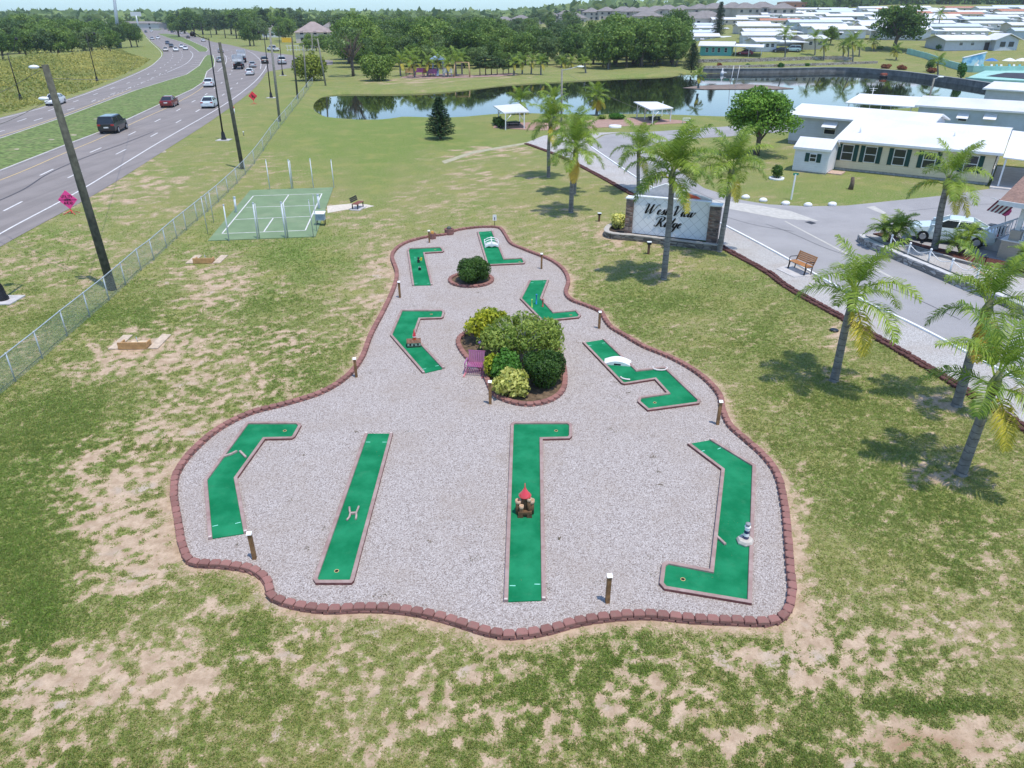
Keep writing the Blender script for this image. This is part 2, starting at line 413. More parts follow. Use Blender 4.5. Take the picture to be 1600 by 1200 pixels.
# ------------------------------------------------------------------ grass tufts (real blades) on the lawn around the course
def tufts(n, y0, y1, seed, hgt):
    g = np.random.default_rng(seed)
    Y = y0+(y1-y0)*g.random(n)**1.15; X = (g.random(n)*2-1)*(Y*.86+3)
    b, tn, d = masks(X, Y)
    u, v = project(X, Y)
    keep = (g.random(n) < 1-smooth((b-.18)/.42)) & (g.random(n) < .25+.95*tn) & (g.random(n) > smooth((Y-34)/24)) & (sdf_poly(X, Y, EDGE_XY) < -.22) & (u > -60) & (u < 1660)
    for poly in NOGRASS: keep &= sdf_poly(X, Y, poly) < -.05
    X, Y, tn, b = X[keep], Y[keep], tn[keep], b[keep]; n = len(X)
    nb = 4; X = np.repeat(X, nb)+g.normal(0, .035, n*nb); Y = np.repeat(Y, nb)+g.normal(0, .035, n*nb); tn = np.repeat(tn, nb); bb = np.repeat(b, nb)
    N_ = len(X); a = g.random(N_)*2*PI; h = hgt*(.5+.8*g.random(N_))*(.7+.8*tn); w = .012+.010*g.random(N_)
    lean = h*(.3+.9*g.random(N_)); la = g.random(N_)*2*PI
    dx, dy = np.cos(a)*w, np.sin(a)*w; Z = hz(X, Y)-.004
    V = np.empty((N_, 3, 3)); V[:,0] = np.stack([X-dx, Y-dy, Z], 1); V[:,1] = np.stack([X+dx, Y+dy, Z], 1)
    V[:,2] = np.stack([X+np.cos(la)*lean, Y+np.sin(la)*lean, Z+h], 1)
    tint = np.clip(.60-.62*tn+(g.random(N_)-.5)*.75+.35*bb, 0, 1)
    return V.reshape(-1, 3), tint
# ------------------------------------------------------------------ sheets
def gravel_mat(name, cols, scale=26, tint=(1,1,1)):
    m, t, b = nt(name); co = pos(t)
    v = N(t, 'ShaderNodeTexVoronoi', feature='F1'); v.inputs['Scale'].default_value = scale; t.links.new(co, v.inputs['Vector'])
    s = N(t, 'ShaderNodeSeparateColor'); t.links.new(v.outputs['Color'], s.inputs[0])
    c = mixc(t, ramp(t, s.outputs[0], .15, .5), cols[0], cols[1]); c = mixc(t, ramp(t, s.outputs[1], .6, .75), c, cols[2])
    c = mixc(t, ramp(t, s.outputs[2], .86, .93), c, cols[3])
    c = mixc(t, math_(t, 'MULTIPLY', ramp(t, v.outputs['Distance'], .4, .8), .5), c, tuple(x*.45 for x in cols[0]))
    c = mixc(t, math_(t, 'MULTIPLY', ramp(t, noise(t, co, .4, 5, .65), .4, .72), .38), c, (.34,.275,.225))
    c = mixc(t, math_(t, 'MULTIPLY', ramp(t, noise(t, co, 1.6, 5, .7), .60, .78), .35), c, (.26,.21,.16))
    t.links.new(c, b.inputs['Base Color']); b.inputs['Roughness'].default_value = .9; b.inputs['Specular IOR Level'].default_value = .2
    bump(t, b, math_(t, 'SUBTRACT', 1.0, v.outputs['Distance']), .9, .025); return m
def asphalt_mat(name, c, stain, streak=None, scale=.35):
    m, t, b = nt(name); co = pos(t)
    sp = noise(t, co, 22, 3, .7); big = noise(t, co, scale, 4, .6)
    col = mixc(t, ramp(t, big, .3, .72), c, stain)
    col = mixc(t, math_(t, 'MULTIPLY', ramp(t, noise(t, co, 1.3, 5, .7), .5, .8), .4), col, tuple(x*.75 for x in c))
    col = mixc(t, math_(t, 'MULTIPLY', ramp(t, sp, .35, .7), .3), col, tuple(min(1, x*1.35) for x in c))
    if streak:
        mp_ = N(t, 'ShaderNodeMapping'); mp_.inputs['Scale'].default_value = streak; mp_.inputs['Rotation'].default_value = (0,0,R(-2)); t.links.new(co, mp_.inputs[0])
        col = mixc(t, math_(t, 'MULTIPLY', ramp(t, noise(t, mp_.outputs[0], 1.0, 3, .6), .42, .64), .55), col, tuple(x*.70 for x in c))
    t.links.new(col, b.inputs['Base Color']); b.inputs['Roughness'].default_value = .88; b.inputs['Specular IOR Level'].default_value = .2
    bump(t, b, sp, .25, .01); return m
def px_poly(pts, z=0.0, n=0):
    w = [P(x, y, z) for x, y in pts]
    if n: w = catmull(w, n)
    return [(p.x, p.y) for p in w]
def sheet(name, poly, z, m, kind='structure', z0=None, parent=None):
    mb = MB()
    if z0 is None: mb.flat(poly, z)
    else: mb.prism(poly, z0, z)
    o = mb.build(name, m, parent)
    if parent is None and kind: tag(o, kind=kind)
    return o
m_gravel = gravel_mat('pinkish gravel', [(.35,.30,.275),(.46,.405,.375),(.575,.52,.49),(.25,.205,.18)], 34)
sheet('gravel_bed', EDGE_XY, .05, m_gravel, z0=-.05)
# pond water
m, t, b = nt('pond water'); co = pos(t)
b.inputs['Base Color'].default_value = (.012,.016,.008,1); b.inputs['Roughness'].default_value = .03; b.inputs['IOR'].default_value = 1.33; b.inputs['Specular IOR Level'].default_value = .5
mp = N(t, 'ShaderNodeMapping'); mp.inputs['Scale'].default_value = (.5, 1.6, 1); t.links.new(co, mp.inputs[0])
bump(t, b, noise(t, mp.outputs[0], 1.1, 3), .05, .03)
big = [(p[0], p[1]) for p in POND]
cx = sum(p[0] for p in big)/len(big); cy = sum(p[1] for p in big)/len(big)
def outset(poly, d):
    out = []; n = len(poly)
    A = sum(poly[i][0]*poly[(i+1)%n][1]-poly[(i+1)%n][0]*poly[i][1] for i in range(n)); s = 1 if A > 0 else -1
    for i in range(n):
        a = Vector(poly[i-1]); c = Vector(poly[i]); e = Vector(poly[(i+1) % n])
        d1 = (c-a).normalized(); d2 = (e-c).normalized(); n1 = Vector((d1.y,-d1.x))*s; n2 = Vector((d2.y,-d2.x))*s
        nn = (n1+n2); nn = nn.normalized() if nn.length > 1e-6 else n1
        k = d/max(.35, nn.dot(n1)); out.append((c.x+nn.x*k, c.y+nn.y*k))
    return out
sheet('water', outset(big, 1.2), WATER, m)
# ------------------------------------------------------------------ highway
RA = [(-190,500),(0,386),(155,300),(250,240),(337,184),(392,143),(413,118),(418,100),(405,85),(386,77),(358,70),(330,64.5),(300,54),(285,46),(275,39.5),(268,34)]
LB = [(-190,232),(0,184),(75,164),(150,139),(225,108),(248,94),(255,84),(250,76),(238,66),(228,56),(222,48),(218,41),(215,34)]
m_hwy = asphalt_mat('worn highway asphalt', (.245,.218,.205), (.205,.182,.172), (.75,.018,1))
hw = px_poly(RA, 0, 8)+px_poly(LB, 0, 8)[::-1]
sheet('highway', hw, .02, m_hwy)
MED = [[(-190,330),(-190,272),(0,218),(95,186),(212,142),(292,117),(312,103),(320,90),(324,86.5),(332,86.5),(335,95),(334,104),(323,112),(321,117),(318,128),(300,140),(250,163),(160,205),(107,225),(0,267)],
       [(246,53),(262,53),(278,55),(300,65),(322,75),(325,78),(322,81),(311,81),(300,73),(285,66),(265,60)],
       [(233,47),(240,40),(255,38),(262,44),(250,47.5)]]
m_med = M('median grass', (.125,.175,.048), .95, .45, 2.2, .4, dirt=(.27,.25,.12), dscale=.5)
m_kerb = M('pale concrete', (.50,.47,.44), .85, .12, 3)
for i, q in enumerate(MED):
    poly = px_poly(q)
    sheet('median_kerb', outset(poly, .22), .09, m_kerb, z0=0)
    sheet('median', poly, .11, m_med, z0=.0)
m_white = M('white road paint', (.62,.60,.58), .6, .15, 4); m_yellow = M('faded yellow road paint', (.56,.40,.17), .6, .15, 4)
def stripe(mb, pts, w, z, n=8):
    p = resample(catmull(pts, n), .8) if n else pts
    vs = []; fs = []
    for i, c in enumerate(p):
        d = (p[min(i+1, len(p)-1)]-p[max(i-1, 0)]); d = Vector((-d.y, d.x, 0)).normalized()*w/2
        vs += [(c.x-d.x, c.y-d.y, z), (c.x+d.x, c.y+d.y, z)]
    for i in range(len(p)-1): fs.append((2*i+1, 2*i, 2*i+2, 2*i+3)[::-1])
    mb.add(vs, fs)
def dashes(mb, pts, w, z, ln=3.0, gap=9.0, off=0):
    p = resample(catmull(pts, 8), .25); per = int((ln+gap)/.25); L = int(ln/.25)
    for s in range(int(off/.25), len(p)-2, per):
        q = p[s:s+L+1]
        if len(q) > 3: stripe(mb, [q[0], q[len(q)//2], q[-1]], w, z, 0)
W3 = lambda pts: [P(x, y) for x, y in pts]
ZM = .03
mb = MB()
stripe(mb, W3([(-190,482),(0,366),(125,298),(250,222),(337,172),(373,148),(400,126),(413,110),(416,103)]), .16, ZM)
stripe(mb, W3([(407,108),(407,95),(397,85),(386,79)]), .14, ZM)
stripe(mb, W3([(-190,234),(0,186),(75,166),(150,141),(224,110),(246,95),(253,85),(248,77),(237,67),(228,58)]), .16, ZM)
stripe(mb, W3([(262,113),(290,100),(300,90),(301,84),(297,80)]), .14, ZM); stripe(mb, W3([(340,112),(352,100),(354,92),(351,86)]), .14, ZM)
A1 = [(-190,425),(0,333),(101,281),(170,247),(220,222),(259,201),(288,185),(311,172),(345,151),(372,129),(387,110),(384,95),(370,84),(340,74),(305,62),(280,48)]
A2 = [(-190,365),(0,300),(36,287),(110,252),(170,226),(214,205),(247,188),(275,174),(296,162),(314,152),(327,144),(348,128),(362,112),(362,97),(348,84),(322,73),(295,62),(276,50)]
B1 = [(-190,241),(12,194),(59,179),(125,156),(172,139),(207,127),(240,112),(262,98),(270,86),(261,74),(248,64),(236,54)]
B2 = [(-190,253),(0,206),(50,190),(128,165),(155,154),(200,138),(240,121),(270,104),(284,91),(282,79),(268,68),(250,59)]
B3 = [(100,181),(200,143),(265,120),(300,101),(304,90)]
for L, o in ((A1,2),(A2,7),(B1,1),(B2,6)): dashes(mb, W3(L), .17, ZM, 3.0, 9.0, o)
dashes(mb, W3([(262,113),(212,134),(150,160)]), .14, ZM, 1.2, 2.4)
for k, (x, y) in enumerate([(308,95),(309,98),(305,101),(302,104),(345,107),(346,110)]):
    q = P(x, y); mb.flat([(q.x-.9,q.y-.15),(q.x+.9,q.y-.15),(q.x+.9,q.y+.15),(q.x-.9,q.y+.15)], ZM)
tag(mb.build('road_marking', m_white), kind='structure')
mb = MB()
stripe(mb, W3([(-190,345),(0,282),(100,240),(160,215),(220,187),(262,168),(300,148),(318,136)]), .14, ZM)
stripe(mb, W3([(-190,268),(0,213),(95,181.5),(205,140)]), .16, ZM)
tag(mb.build('road_marking', m_yellow), kind='structure')
m_tar = M('black tar crack seal', (.06,.055,.06), .6, .2)
mb = MB(); stripe(mb, W3([(-60,338),(30,300),(70,275),(105,258),(150,240),(195,224),(240,206)]), .13, ZM+.006)
tag(mb.build('crack_seal', m_tar), kind='structure')
mb = MB()
for L_ in ([(1196,350),(1235,364),(1290,388),(1340,404)],[(1130,338),(1180,352),(1240,362)],[(1360,440),(1420,462),(1500,500)],[(1000,250),(1040,268),(1090,300),(1140,322)],[(1420,330),(1500,322),(1570,318)]): stripe(mb, W3(L_), .05, .021)
tag(mb.build('crack_line', M('dark road crack', (.13,.13,.14), .8, .3)), kind='structure')
# side street joining the highway, and pale scraped kerb patches
sheet('side_street', px_poly([(411,118),(418,112),(450,107),(520,101),(520,95),(440,84),(411,81.5),(388,77.5),(405,86),(417,100)]), .014, m_hwy)
mb = MB()
for x, y, a, b2 in ((115,211,5,1.0),(26,233,4,1),(150,186,4,.7),(80,218,5,1)):
    q = [P(x+a*math.cos(k*PI/5)*(1+.3*math.sin(k*3)), y+b2*math.sin(k*PI/5), .112) for k in range(10)]; mb.flat([(p.x,p.y) for p in q], .118)
for x, y in ((77,332),(254,237)):
    q = [P(x+6*math.cos(k*PI/5)*(1+.3*math.sin(k*3)), y+2*math.sin(k*PI/5)) for k in range(10)]; mb.flat([(p.x,p.y) for p in q], .012)
tag(mb.build('bare_sand_patch', M('pale scraped sand', (.36,.31,.22), .9, .3, 2)), kind='structure')
# ------------------------------------------------------------------ park road, verge, paver edging line
KERB_PX = [(822,221),(850,212),(905,208),(972,206)]
ROADL = [(922,229),(985,272),(1050,312),(1120,347),(1200,389),(1337,465),(1430,510),(1525,560),(1600,600),(1760,690)]
m_road = asphalt_mat('light park asphalt', (.315,.305,.305), (.255,.247,.247), scale=.3)
ROAD = px_poly(ROADL)+px_poly([(1760,560),(1640,515),(1600,495),(1450,425),(1346,381),(1420,395),(1500,400),(1640,420),(1800,430),(1800,268),(1650,282),(1600,287),(1480,305),(1380,315.5),(1321,321.5),(1260,322.5),(1200,319.5),
   (1160,313),(1100,294),(1068,272),(1040,250),(1012,230),(1030,222),(1090,216),(1145,213),(1240,205),(1330,195),(1330,182),(1240,189),(1145,197),(1010,206.5),(972,207),(945,211),(926,220)])
sheet('park_road', ROAD, .012, m_road)
VERGE = px_poly([(822,223),(905,258),(980,299),(1060,345),(1130,387),(1200,427),(1325,502),(1462,582),(1600,670),(1760,770)])+px_poly(ROADL)[::-1]+px_poly([(926,220),(940,211),(972,206.5),(905,208),(850,212)])
m_verge = gravel_mat('pale shell verge', [(.40,.38,.36),(.50,.48,.46),(.58,.56,.54),(.34,.31,.29)], 30)
sheet('verge', VERGE, .02, m_verge)
m_wkerb = M('white painted kerb', (.78,.78,.78), .6, .08, 3)
mb = MB(); pts = resample(catmull(W3(ROADL), 6), .9)
for i in range(len(pts)-1):
    a, c = pts[i], pts[i+1]; d = c-a; mb.box(((a.x+c.x)/2, (a.y+c.y)/2, .05), (d.length, .13, .10), math.atan2(d.y, d.x))
tag(mb.build('kerb', m_wkerb), kind='structure')
m_patch = M('pale concrete patch', (.46,.44,.40), .8, .1, 3)
mb = MB()
for q in ([(1040,318),(1115,322),(1220,342),(1280,346),(1235,330),(1190,322),(1120,312)], [(1353,324),(1366,322),(1385,333),(1380,335)],[(1225,346),(1228,345.8),(1400,436),(1396,437)]):
    mb.flat(px_poly(q), .018)
tag(mb.build('concrete_patch', m_patch), kind='structure')
m_slab = M('pale concrete slab', (.46,.44,.43), .8, .12, 2)
sheet('footpath', px_poly([(690,252),(740,236),(790,228),(822,222.5),(822,225.5),(790,231),(742,239.5),(695,256)]), .014, M('worn pale path', (.36,.33,.22), .9, .15, 2))
sheet('bench_slab', px_poly([(1213,421),(1231,414),(1268,432),(1240,434)]), .05, m_slab, z0=0)
sheet('drain_grate', px_poly([(1257,347),(1266,346),(1276,349),(1268,351)]), .02, M('dark drain', (.03,.03,.035), .6))
sheet('sand_path', px_poly([(511,322),(530,320),(552,318),(570,319),(585,322),(570,326),(540,328),(512,333)]), .012, M('white sand', (.56,.50,.42), .9, .1, 4))
# badminton court
m_court = M('faded green court paint', (.165,.235,.125), .8, .08, .8, dirt=(.24,.28,.17), dscale=.6)
COURT = px_poly([(325,377),(493,370.5),(521,293.5),(391,298)])
sheet('sports_court', COURT, .05, m_court, z0=-.02)
mb = MB(); Q = lambda x, y: P(x, y, .05)
for a, c in (((347,365),(477,360)),((396,306),(503,302.5)),((347,365),(396,306)),((477,360),(503,302.5)),((384,324),(495,321)),((367,343),(485,338)),((412,362.5),(427,340.5)),((441,319),(451,304.5))):
    stripe(mb, [Q(*a), Q(*c)], .09 if a != (496,304) else .14, .056, 0)
tag(mb.build('court_line', m_white), kind='structure')
# shuffleboard courts by the pond
m_clay = M('terracotta court', (.34,.21,.165), .8, .12, 1.2)
sheet('shuffleboard_court', px_poly([(770,200),(775,193),(905,189),(1000,184),(1062,188),(1078,192),(1000,196),(912,201),(840,204)]), .03, m_clay, z0=-.02)
mb = MB()
for k in range(6):
    t = k/5; stripe(mb, [P(845+20*t-10, 203-12*t, .03).lerp(P(1000, 195.5-10*t, .03), s) for s in (0,1)], .12, .036, 0)
tag(mb.build('court_line', M('pale pink line', (.55,.40,.33), .8)), kind='structure')
NOGRASS = [[h_ for h_ in hw][::3], ROAD, VERGE, COURT, px_poly([(511,322),(552,318),(585,322),(540,328),(512,333)])]
# ------------------------------------------------------------------ edging of concrete blocks
def blockmat(name, c):
    m, t, b = nt(name); co = pos(t); oi = N(t, 'ShaderNodeAttribute', attribute_name='tint')
    base = mixc(t, oi.outputs['Fac'], tuple(x*.80 for x in c), tuple(x*1.18 for x in c))
    base = mixc(t, ramp(t, noise(t, co, 9, 4, .7), .45, .8), base, (c[0]*.85, c[1]*1.1, c[2]*1.05))
    base = mixc(t, math_(t, 'MULTIPLY', ramp(t, noise(t, co, 40, 2), .55, .75), .35), base, tuple(x*.6 for x in c))
    t.links.new(base, b.inputs['Base Color']); b.inputs['Roughness'].default_value = .92; b.inputs['Specular IOR Level'].default_value = .15
    bump(t, b, noise(t, co, 45, 3, .7), .5, .012); return m
m_block = blockmat('pink concrete block', (.265,.130,.112))
def block_shape(w=.285, d=.20):
    """plan of one scalloped block: x along the wall, +y outwards"""
    return [(-w*.47,-d/2),(w*.47,-d/2),(w*.5,d*.12),(w*.33,d*.5),(-w*.33,d*.5),(-w*.5,d*.12)]
def block(mb, c, rz, z0, z1, sc=1.0):
    pl = block_shape(.285*sc, .21); M_ = Matrix.Rotation(rz, 3, 'Z'); b = .018
    lev = [(z0, 1.0), (z1-b, 1.0), (z1, .86)]; vs = []
    for z, k in lev:
        for x, y in pl:
            v = M_ @ Vector((x*k, y*k, 0)); vs.append((c.x+v.x, c.y+v.y, z))
    fs = [(l*6+i, l*6+(i+1)%6, l*6+6+(i+1)%6, l*6+6+i) for l in range(2) for i in range(6)]+[(12,13,14,15,16,17)]
    mb.add(vs, fs)
pts = resample(EDGE, .292, True); nP = len(pts)
def with_tint(o, val):
    me = o.data; a = me.attributes.new('tint', 'FLOAT', 'FACE'); a.data.foreach_set('value', np.full(len(me.polygons), val, np.float32)); return o
edg = thing('block_edging', 'low winding wall of pinkish scalloped concrete blocks all round the gravel golf course', 'edging', (0,0,0))
order = sorted(range(nP), key=lambda i: pts[i].y); near = set(order[:100])
rest = MB(); rtint = []
for i in range(nP):
    a, c, e = pts[i-1], pts[i], pts[(i+1) % nP]
    d = (e-a); rz = math.atan2(d.y, d.x)
    if (Vector((math.cos(rz+PI/2), math.sin(rz+PI/2)))).dot(Vector((c.x-EDGE_XY[0][0]*0, c.y-35))) < 0 and False: rz += PI
    jit = random.uniform(-.05, .05); tv = random.random()
    rzz = rz+PI+jit  # clockwise path in plan: outside on the left
    mid = c.lerp(e, .5)
    if i in near:
        mb = MB(); block(mb, c+Vector((random.uniform(-.008,.008), random.uniform(-.008,.008), 0)), rzz, .09, .185+random.uniform(-.006,.006)); block(mb, mid, rzz, -.05, .085)
        with_tint(mb.build('edging_block', m_block, edg), tv)
    else:
        n0 = len(rest.f); block(rest, c, rzz, .09, .185); block(rest, mid, rzz, -.05, .085); rtint += [tv]*(len(rest.f)-n0)
o = rest.build('edging_block', m_block, edg); o['kind'] = 'stuff'
a = o.data.attributes.new('tint', 'FLOAT', 'FACE'); a.data.foreach_set('value', np.array(rtint, np.float32))
# ------------------------------------------------------------------ putting greens
m_turf, t, b = nt('green putting turf'); co = pos(t)
c = mixc(t, ramp(t, noise(t, co, 1.1, 4, .6), .3, .72), (.004,.155,.060), (.020,.250,.112))
c = mixc(t, math_(t, 'MULTIPLY', noise(t, co, 90, 2, .6), .35), c, (.004,.085,.035))
c = mixc(t, math_(t, 'MULTIPLY', ramp(t, noise(t, co, 2.6, 5, .75), .52, .75), .45), c, (.045,.20,.10))
t.links.new(c, b.inputs['Base Color']); b.inputs['Roughness'].default_value = .95; b.inputs['Specular IOR Level'].default_value = .08
bump(t, b, noise(t, co, 120, 2), .3, .006)
m_rail, t, b = nt('weathered pink brick rail'); co = pos(t); oc = obj_co(t)
c = mixc(t, ramp(t, noise(t, co, 3.0, 5, .7), .3, .7), (.26,.165,.145), (.37,.275,.25))
c = mixc(t, math_(t, 'MULTIPLY', ramp(t, noise(t, co, 12, 4, .7), .55, .75), .5), c, (.22,.12,.11))
t.links.new(c, b.inputs['Base Color']); b.inputs['Roughness'].default_value = .85; bump(t, b, noise(t, co, 30, 3), .3, .01)
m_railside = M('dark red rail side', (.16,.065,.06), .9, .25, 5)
m_cup = M('tan hole rim', (.62,.45,.20), .7, .1); m_cuph = M('dark hole', (.015,.015,.012), .9)
m_tee = M('turquoise tee mark', (.30,.72,.60), .7, .1); m_end = M('pale rail end', (.55,.47,.43), .8)
def offset_open(p, d):
    out = []
    for i, c in enumerate(p):
        d1 = (c-p[i-1]).normalized() if i > 0 else None; d2 = (p[i+1]-c).normalized() if i < len(p)-1 else None
        d1 = d1 or d2; d2 = d2 or d1
        n1 = Vector((-d1.y, d1.x)); n2 = Vector((-d2.y, d2.x)); nn = (n1+n2).normalized()
        out.append(c+nn*(d/max(.3, nn.dot(n1))))
    return out
def green(path_px, hole_px, label, tee_in=.55):
    w = [P(x, y, .12).to_2d() for x, y in path_px]
    A = sum(w[i].x*w[(i+1)%len(w)].y-w[(i+1)%len(w)].x*w[i].y for i in range(len(w))); s = 1 if A > 0 else -1
    BW = .11
    inn = offset_open(w, BW*s)
    c0 = (w[0]+w[-1])/2
    th = thing('putting_green', label, 'golf hole', (c0.x, c0.y, 0), 0, 'mini golf holes on the gravel')
    L = lambda v: (v.x-c0.x, v.y-c0.y)
    turf = [L(v) for v in inn]
    mb = MB(); mb.prism(turf, .0, .082); mb.build('turf', m_turf, th)
    mb = MB(); o = [L(v) for v in w]; n = len(o); I = [L(v) for v in inn]; bv = .012
    oo = [L(v) for v in offset_open(w, bv*s)]; ii = [L(v) for v in offset_open(w, (BW-bv)*s)]
    vs = [(x,y,0) for x,y in o]+[(x,y,.128) for x,y in o]+[(x,y,.14) for x,y in oo]+[(x,y,.14) for x,y in ii]+[(x,y,.128) for x,y in I]+[(x,y,.05) for x,y in I]
    fs = []; 
    for l in range(5):
        for i in range(n-1):
            q = (l*n+i, l*n+i+1, (l+1)*n+i+1, (l+1)*n+i); fs.append(q[::-1] if s > 0 else q)
    fs.append(tuple(k*n for k in range(6))); fs.append(tuple(k*n+n-1 for k in range(6))[::-1])
    for k, f in enumerate(fs): mb.add([], [])
    o0 = len(mb.v); mb.v += vs
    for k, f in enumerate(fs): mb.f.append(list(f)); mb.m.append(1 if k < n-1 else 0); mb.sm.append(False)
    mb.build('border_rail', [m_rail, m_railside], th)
    hp = P(hole_px[0], hole_px[1], .085); hx, hy = hp.x-c0.x, hp.y-c0.y
    mb = MB(); mb.lathe([(.062,.083),(.062,.089),(.05,.089),(.05,.0835),(.0001,.0835)], (hx,hy,0), 14); mb.m = [1 if k >= 14*3 else 0 for k in range(len(mb.f))]
    mb.build('hole_cup', [m_cup, m_cuph], th)
    # tee marks just inside the open end
    for a, bpt, sg in ((inn[0], inn[1], 1), (inn[-1], inn[-2], -1)):
        d = (bpt-a).normalized(); cr = Vector((-d.y, d.x))*(s*sg); q = a+d*tee_in+cr*.10
        mb = MB(); mb.box((q.x-c0.x, q.y-c0.y, .0835), (.15,.022,.005), math.atan2(cr.y, cr.x)); mb.build('tee_mark', m_tee, th)
    for a, bpt in ((w[0], w[1]), (w[-1], w[-2])):
        d = (bpt-a).normalized(); q = a+d*.035+Vector((-d.y, d.x))*0
        ctr = (a+ (inn[0] if a == w[0] else inn[-1]))/2+d*.03
        mb = MB(); mb.box((ctr.x-c0.x, ctr.y-c0.y, .142), (.055,.082,.01), math.atan2(d.y, d.x)); mb.build('rail_end', m_end, th)
    return th
green([(325,841),(318,750),(385,659),(466,659),(471,664),(461,682),(456,685),(414,686),(371,746),(387,830)], (445,673), 'bent green golf hole at the far left with two small wooden bars across it')
green([(570,676),(489,905),(493,911),(549,911),(553,907),(614,676)], (526,892), 'straight green golf hole with the H shaped obstacle on it')
green([(787,938),(798,662),(802,659),(888,659),(894,663),(894,681),(890,685),(848,686),(853,936)], (869,673), 'long L shaped green golf hole with the toy castle on it')
green([(1112,685),(1181,727),(1175,943),(1038,920),(1030,911),(1034,881),(1042,876),(1109,889),(1127,733),(1074,693)], (1067,905), 'wide bent green golf hole with the striped lighthouse on it')
green([(660,582),(609,523),(626,484),(692,484),(695,487),(693,495),(690,497),(657,498),(648,524),(695,574)], (674,491), 'angled green golf hole with the miniature house on it', .35)
green([(858,436.5),(847,466),(866,487),(901,484),(908,492),(905,496),(847,502),(812,466),(827,437)], (892,492), 'boomerang shaped green golf hole with three coloured pegs', .35)
green([(945,529),(996,577.5),(1028,574),(1040,573),(1095,625),(1093,630),(1012,641),(996,627),(998,620),(1042,613.5),(1023,592.5),(976,600),(971,598.5),(910,534.5)], (1023,629), 'zigzag green golf hole with a white hump crossing it', .35)
green([(770,360),(789,404),(817,402.5),(821,409),(819,411.5),(765,414),(760,412),(745,361.5)], (812,409), 'small L shaped green golf hole with the white arched footbridge', .3)
green([(644,445),(636,391),(638,387.5),(688,385.5),(691,387),(694,391.5),(692,393.5),(664,395),(676,444)], (680,390), 'small L shaped green golf hole with little toy figures on it', .3)
# ------------------------------------------------------------------ obstacles (built upright, standing on the turf at z=.085)
TZ = .084
m_wood = M('weathered pinkish wood', (.36,.28,.25), .8, .2, 9)
# H-shaped obstacle
p = P(552,803,TZ); th = thing('wooden_obstacle', 'grey wooden H shaped obstacle on the straight green', 'obstacle', p, R(9))
for sx in (-1,1):
    mb = MB(); mb.tube([(sx*.085-.0,-.30,.03),(sx*.095,-.16,.03),(sx*.085,0,.03),(sx*.12,.16,.03),(sx*.15,.30,.03)] if sx > 0 else [(-.17,-.30,.03),(-.10,-.16,.03),(-.085,0,.03),(-.11,.16,.03),(-.12,.30,.03)], .032, 6); mb.build('side_bar', m_wood, th)
mb = MB(); mb.box((0,0,.03), (.17,.07,.055)); mb.build('cross_bar', m_wood, th)
# bars on left green
def bar(pts, label, r=.03):
    c = P(pts[0][0], pts[0][1], TZ+.03); mb = MB()
    q = [P(x,y,TZ+.03) for x,y in pts]
    for a, e in zip(q[:-1], q[1:]):
        d = e-a; mb.box((a+e)/2-c, (d.length+.02, .07, .07), math.atan2(d.y,d.x), bev=.01)
    o = mb.build('wooden_bar', m_wood); o.location = c; tag(o, label, 'obstacle')
bar([(350,713),(362,709),(370,705)], 'longer angled wooden bar on the left of the bent far left green')
bar([(375,705),(384,714)], 'short slanted wooden bar on the right of the bent far left green')
bar([(1119,837),(1133,850)], 'short slanted wooden bar beside the lighthouse green rail')
# castle
m_log = M('brown log wood', (.115,.065,.032), .85, .35, 7, .5); m_cut = M('pale turret rim', (.50,.34,.23), .8, .12); m_redc = paintmat('red painted cone', (.60,.04,.05))
p = P(820,803,TZ); th = thing('toy_castle', 'brown toy castle with red cone roof on the long L shaped green', 'obstacle', p)
mb = MB(); mb.cyl((0,.09,0),(0,.09,.62),.115,.115,12); mb.build('main_tower', m_log, th)
mb = MB(); mb.lathe([(.185,.60),(.185,.615),(.10,.72),(.035,.84),(.016,.90),(.012,1.02),(.0001,1.03)], (0,.09,0), 18); mb.build('cone_roof', m_redc, th)
for x, y, h, r in ((-.19,.02,.40,.085),(.19,.03,.40,.085),(.12,-.02,.50,.065),(-.10,-.10,.30,.062)):
    mb = MB(); mb.cyl((x,y,0),(x,y,h),r*.92,r*.92,10); tw = mb.build('turret', m_log, th)
    mb = MB(); mb.lathe([(r*.92,h-.02),(r*1.08,h),(r*1.08,h+.09),(r*.75,h+.09),(r*.72,h+.02),(.0001,h+.02)], (x,y,0), 10); mb.build('rim', m_cut, tw)
mb = MB()
for sx in (-1,1): mb.loft([[(sx*.05,-.19,0),(sx*.21,-.19,0),(sx*.21,-.13,.0),(sx*.05,-.13,0)][::sx],[(sx*.08,-.18,.16),(sx*.19,-.18,.15),(sx*.19,-.13,.15),(sx*.08,-.13,.16)][::sx]])
mb.box((0,-.15,.15),(.32,.05,.07)); mb.box((0,0,.08),(.40,.26,.16)); mb.build('gate_wall', m_log, th)
# lighthouse
m_navy = paintmat('navy paint', (.012,.02,.09)); m_wp = M('white paint', (.75,.75,.74), .5, .05)
p = P(1164,846,TZ); th = thing('toy_lighthouse', 'white and navy striped toy lighthouse on the wide bent green', 'obstacle', p)
mb = MB(); mb.lathe([(.23,0),(.24,.05),(.20,.12),(.15,.13),(.0001,.13)], (-.01,-.02,0), 7, sm=False); mb.build('rock_base', M('painted white rock', (.46,.42,.37), .8, .15), th)
r0, r1 = .088, .062; z0, z1 = .12, .50
for k in range(4):
    a, c = k/4, (k+1)/4; ra, rc = r0+(r1-r0)*a, r0+(r1-r0)*c; mb = MB(); mb.cyl((0,0,z0+(z1-z0)*a),(0,0,z0+(z1-z0)*c), ra, rc, 16, caps=False); mb.build('tower_band', (m_wp if k % 2 == 1 else m_navy), th)
mb = MB(); mb.lathe([(.062,.50),(.085,.505),(.085,.525),(.05,.53)], (0,0,0), 16); mb.build('gallery', m_wp, th)
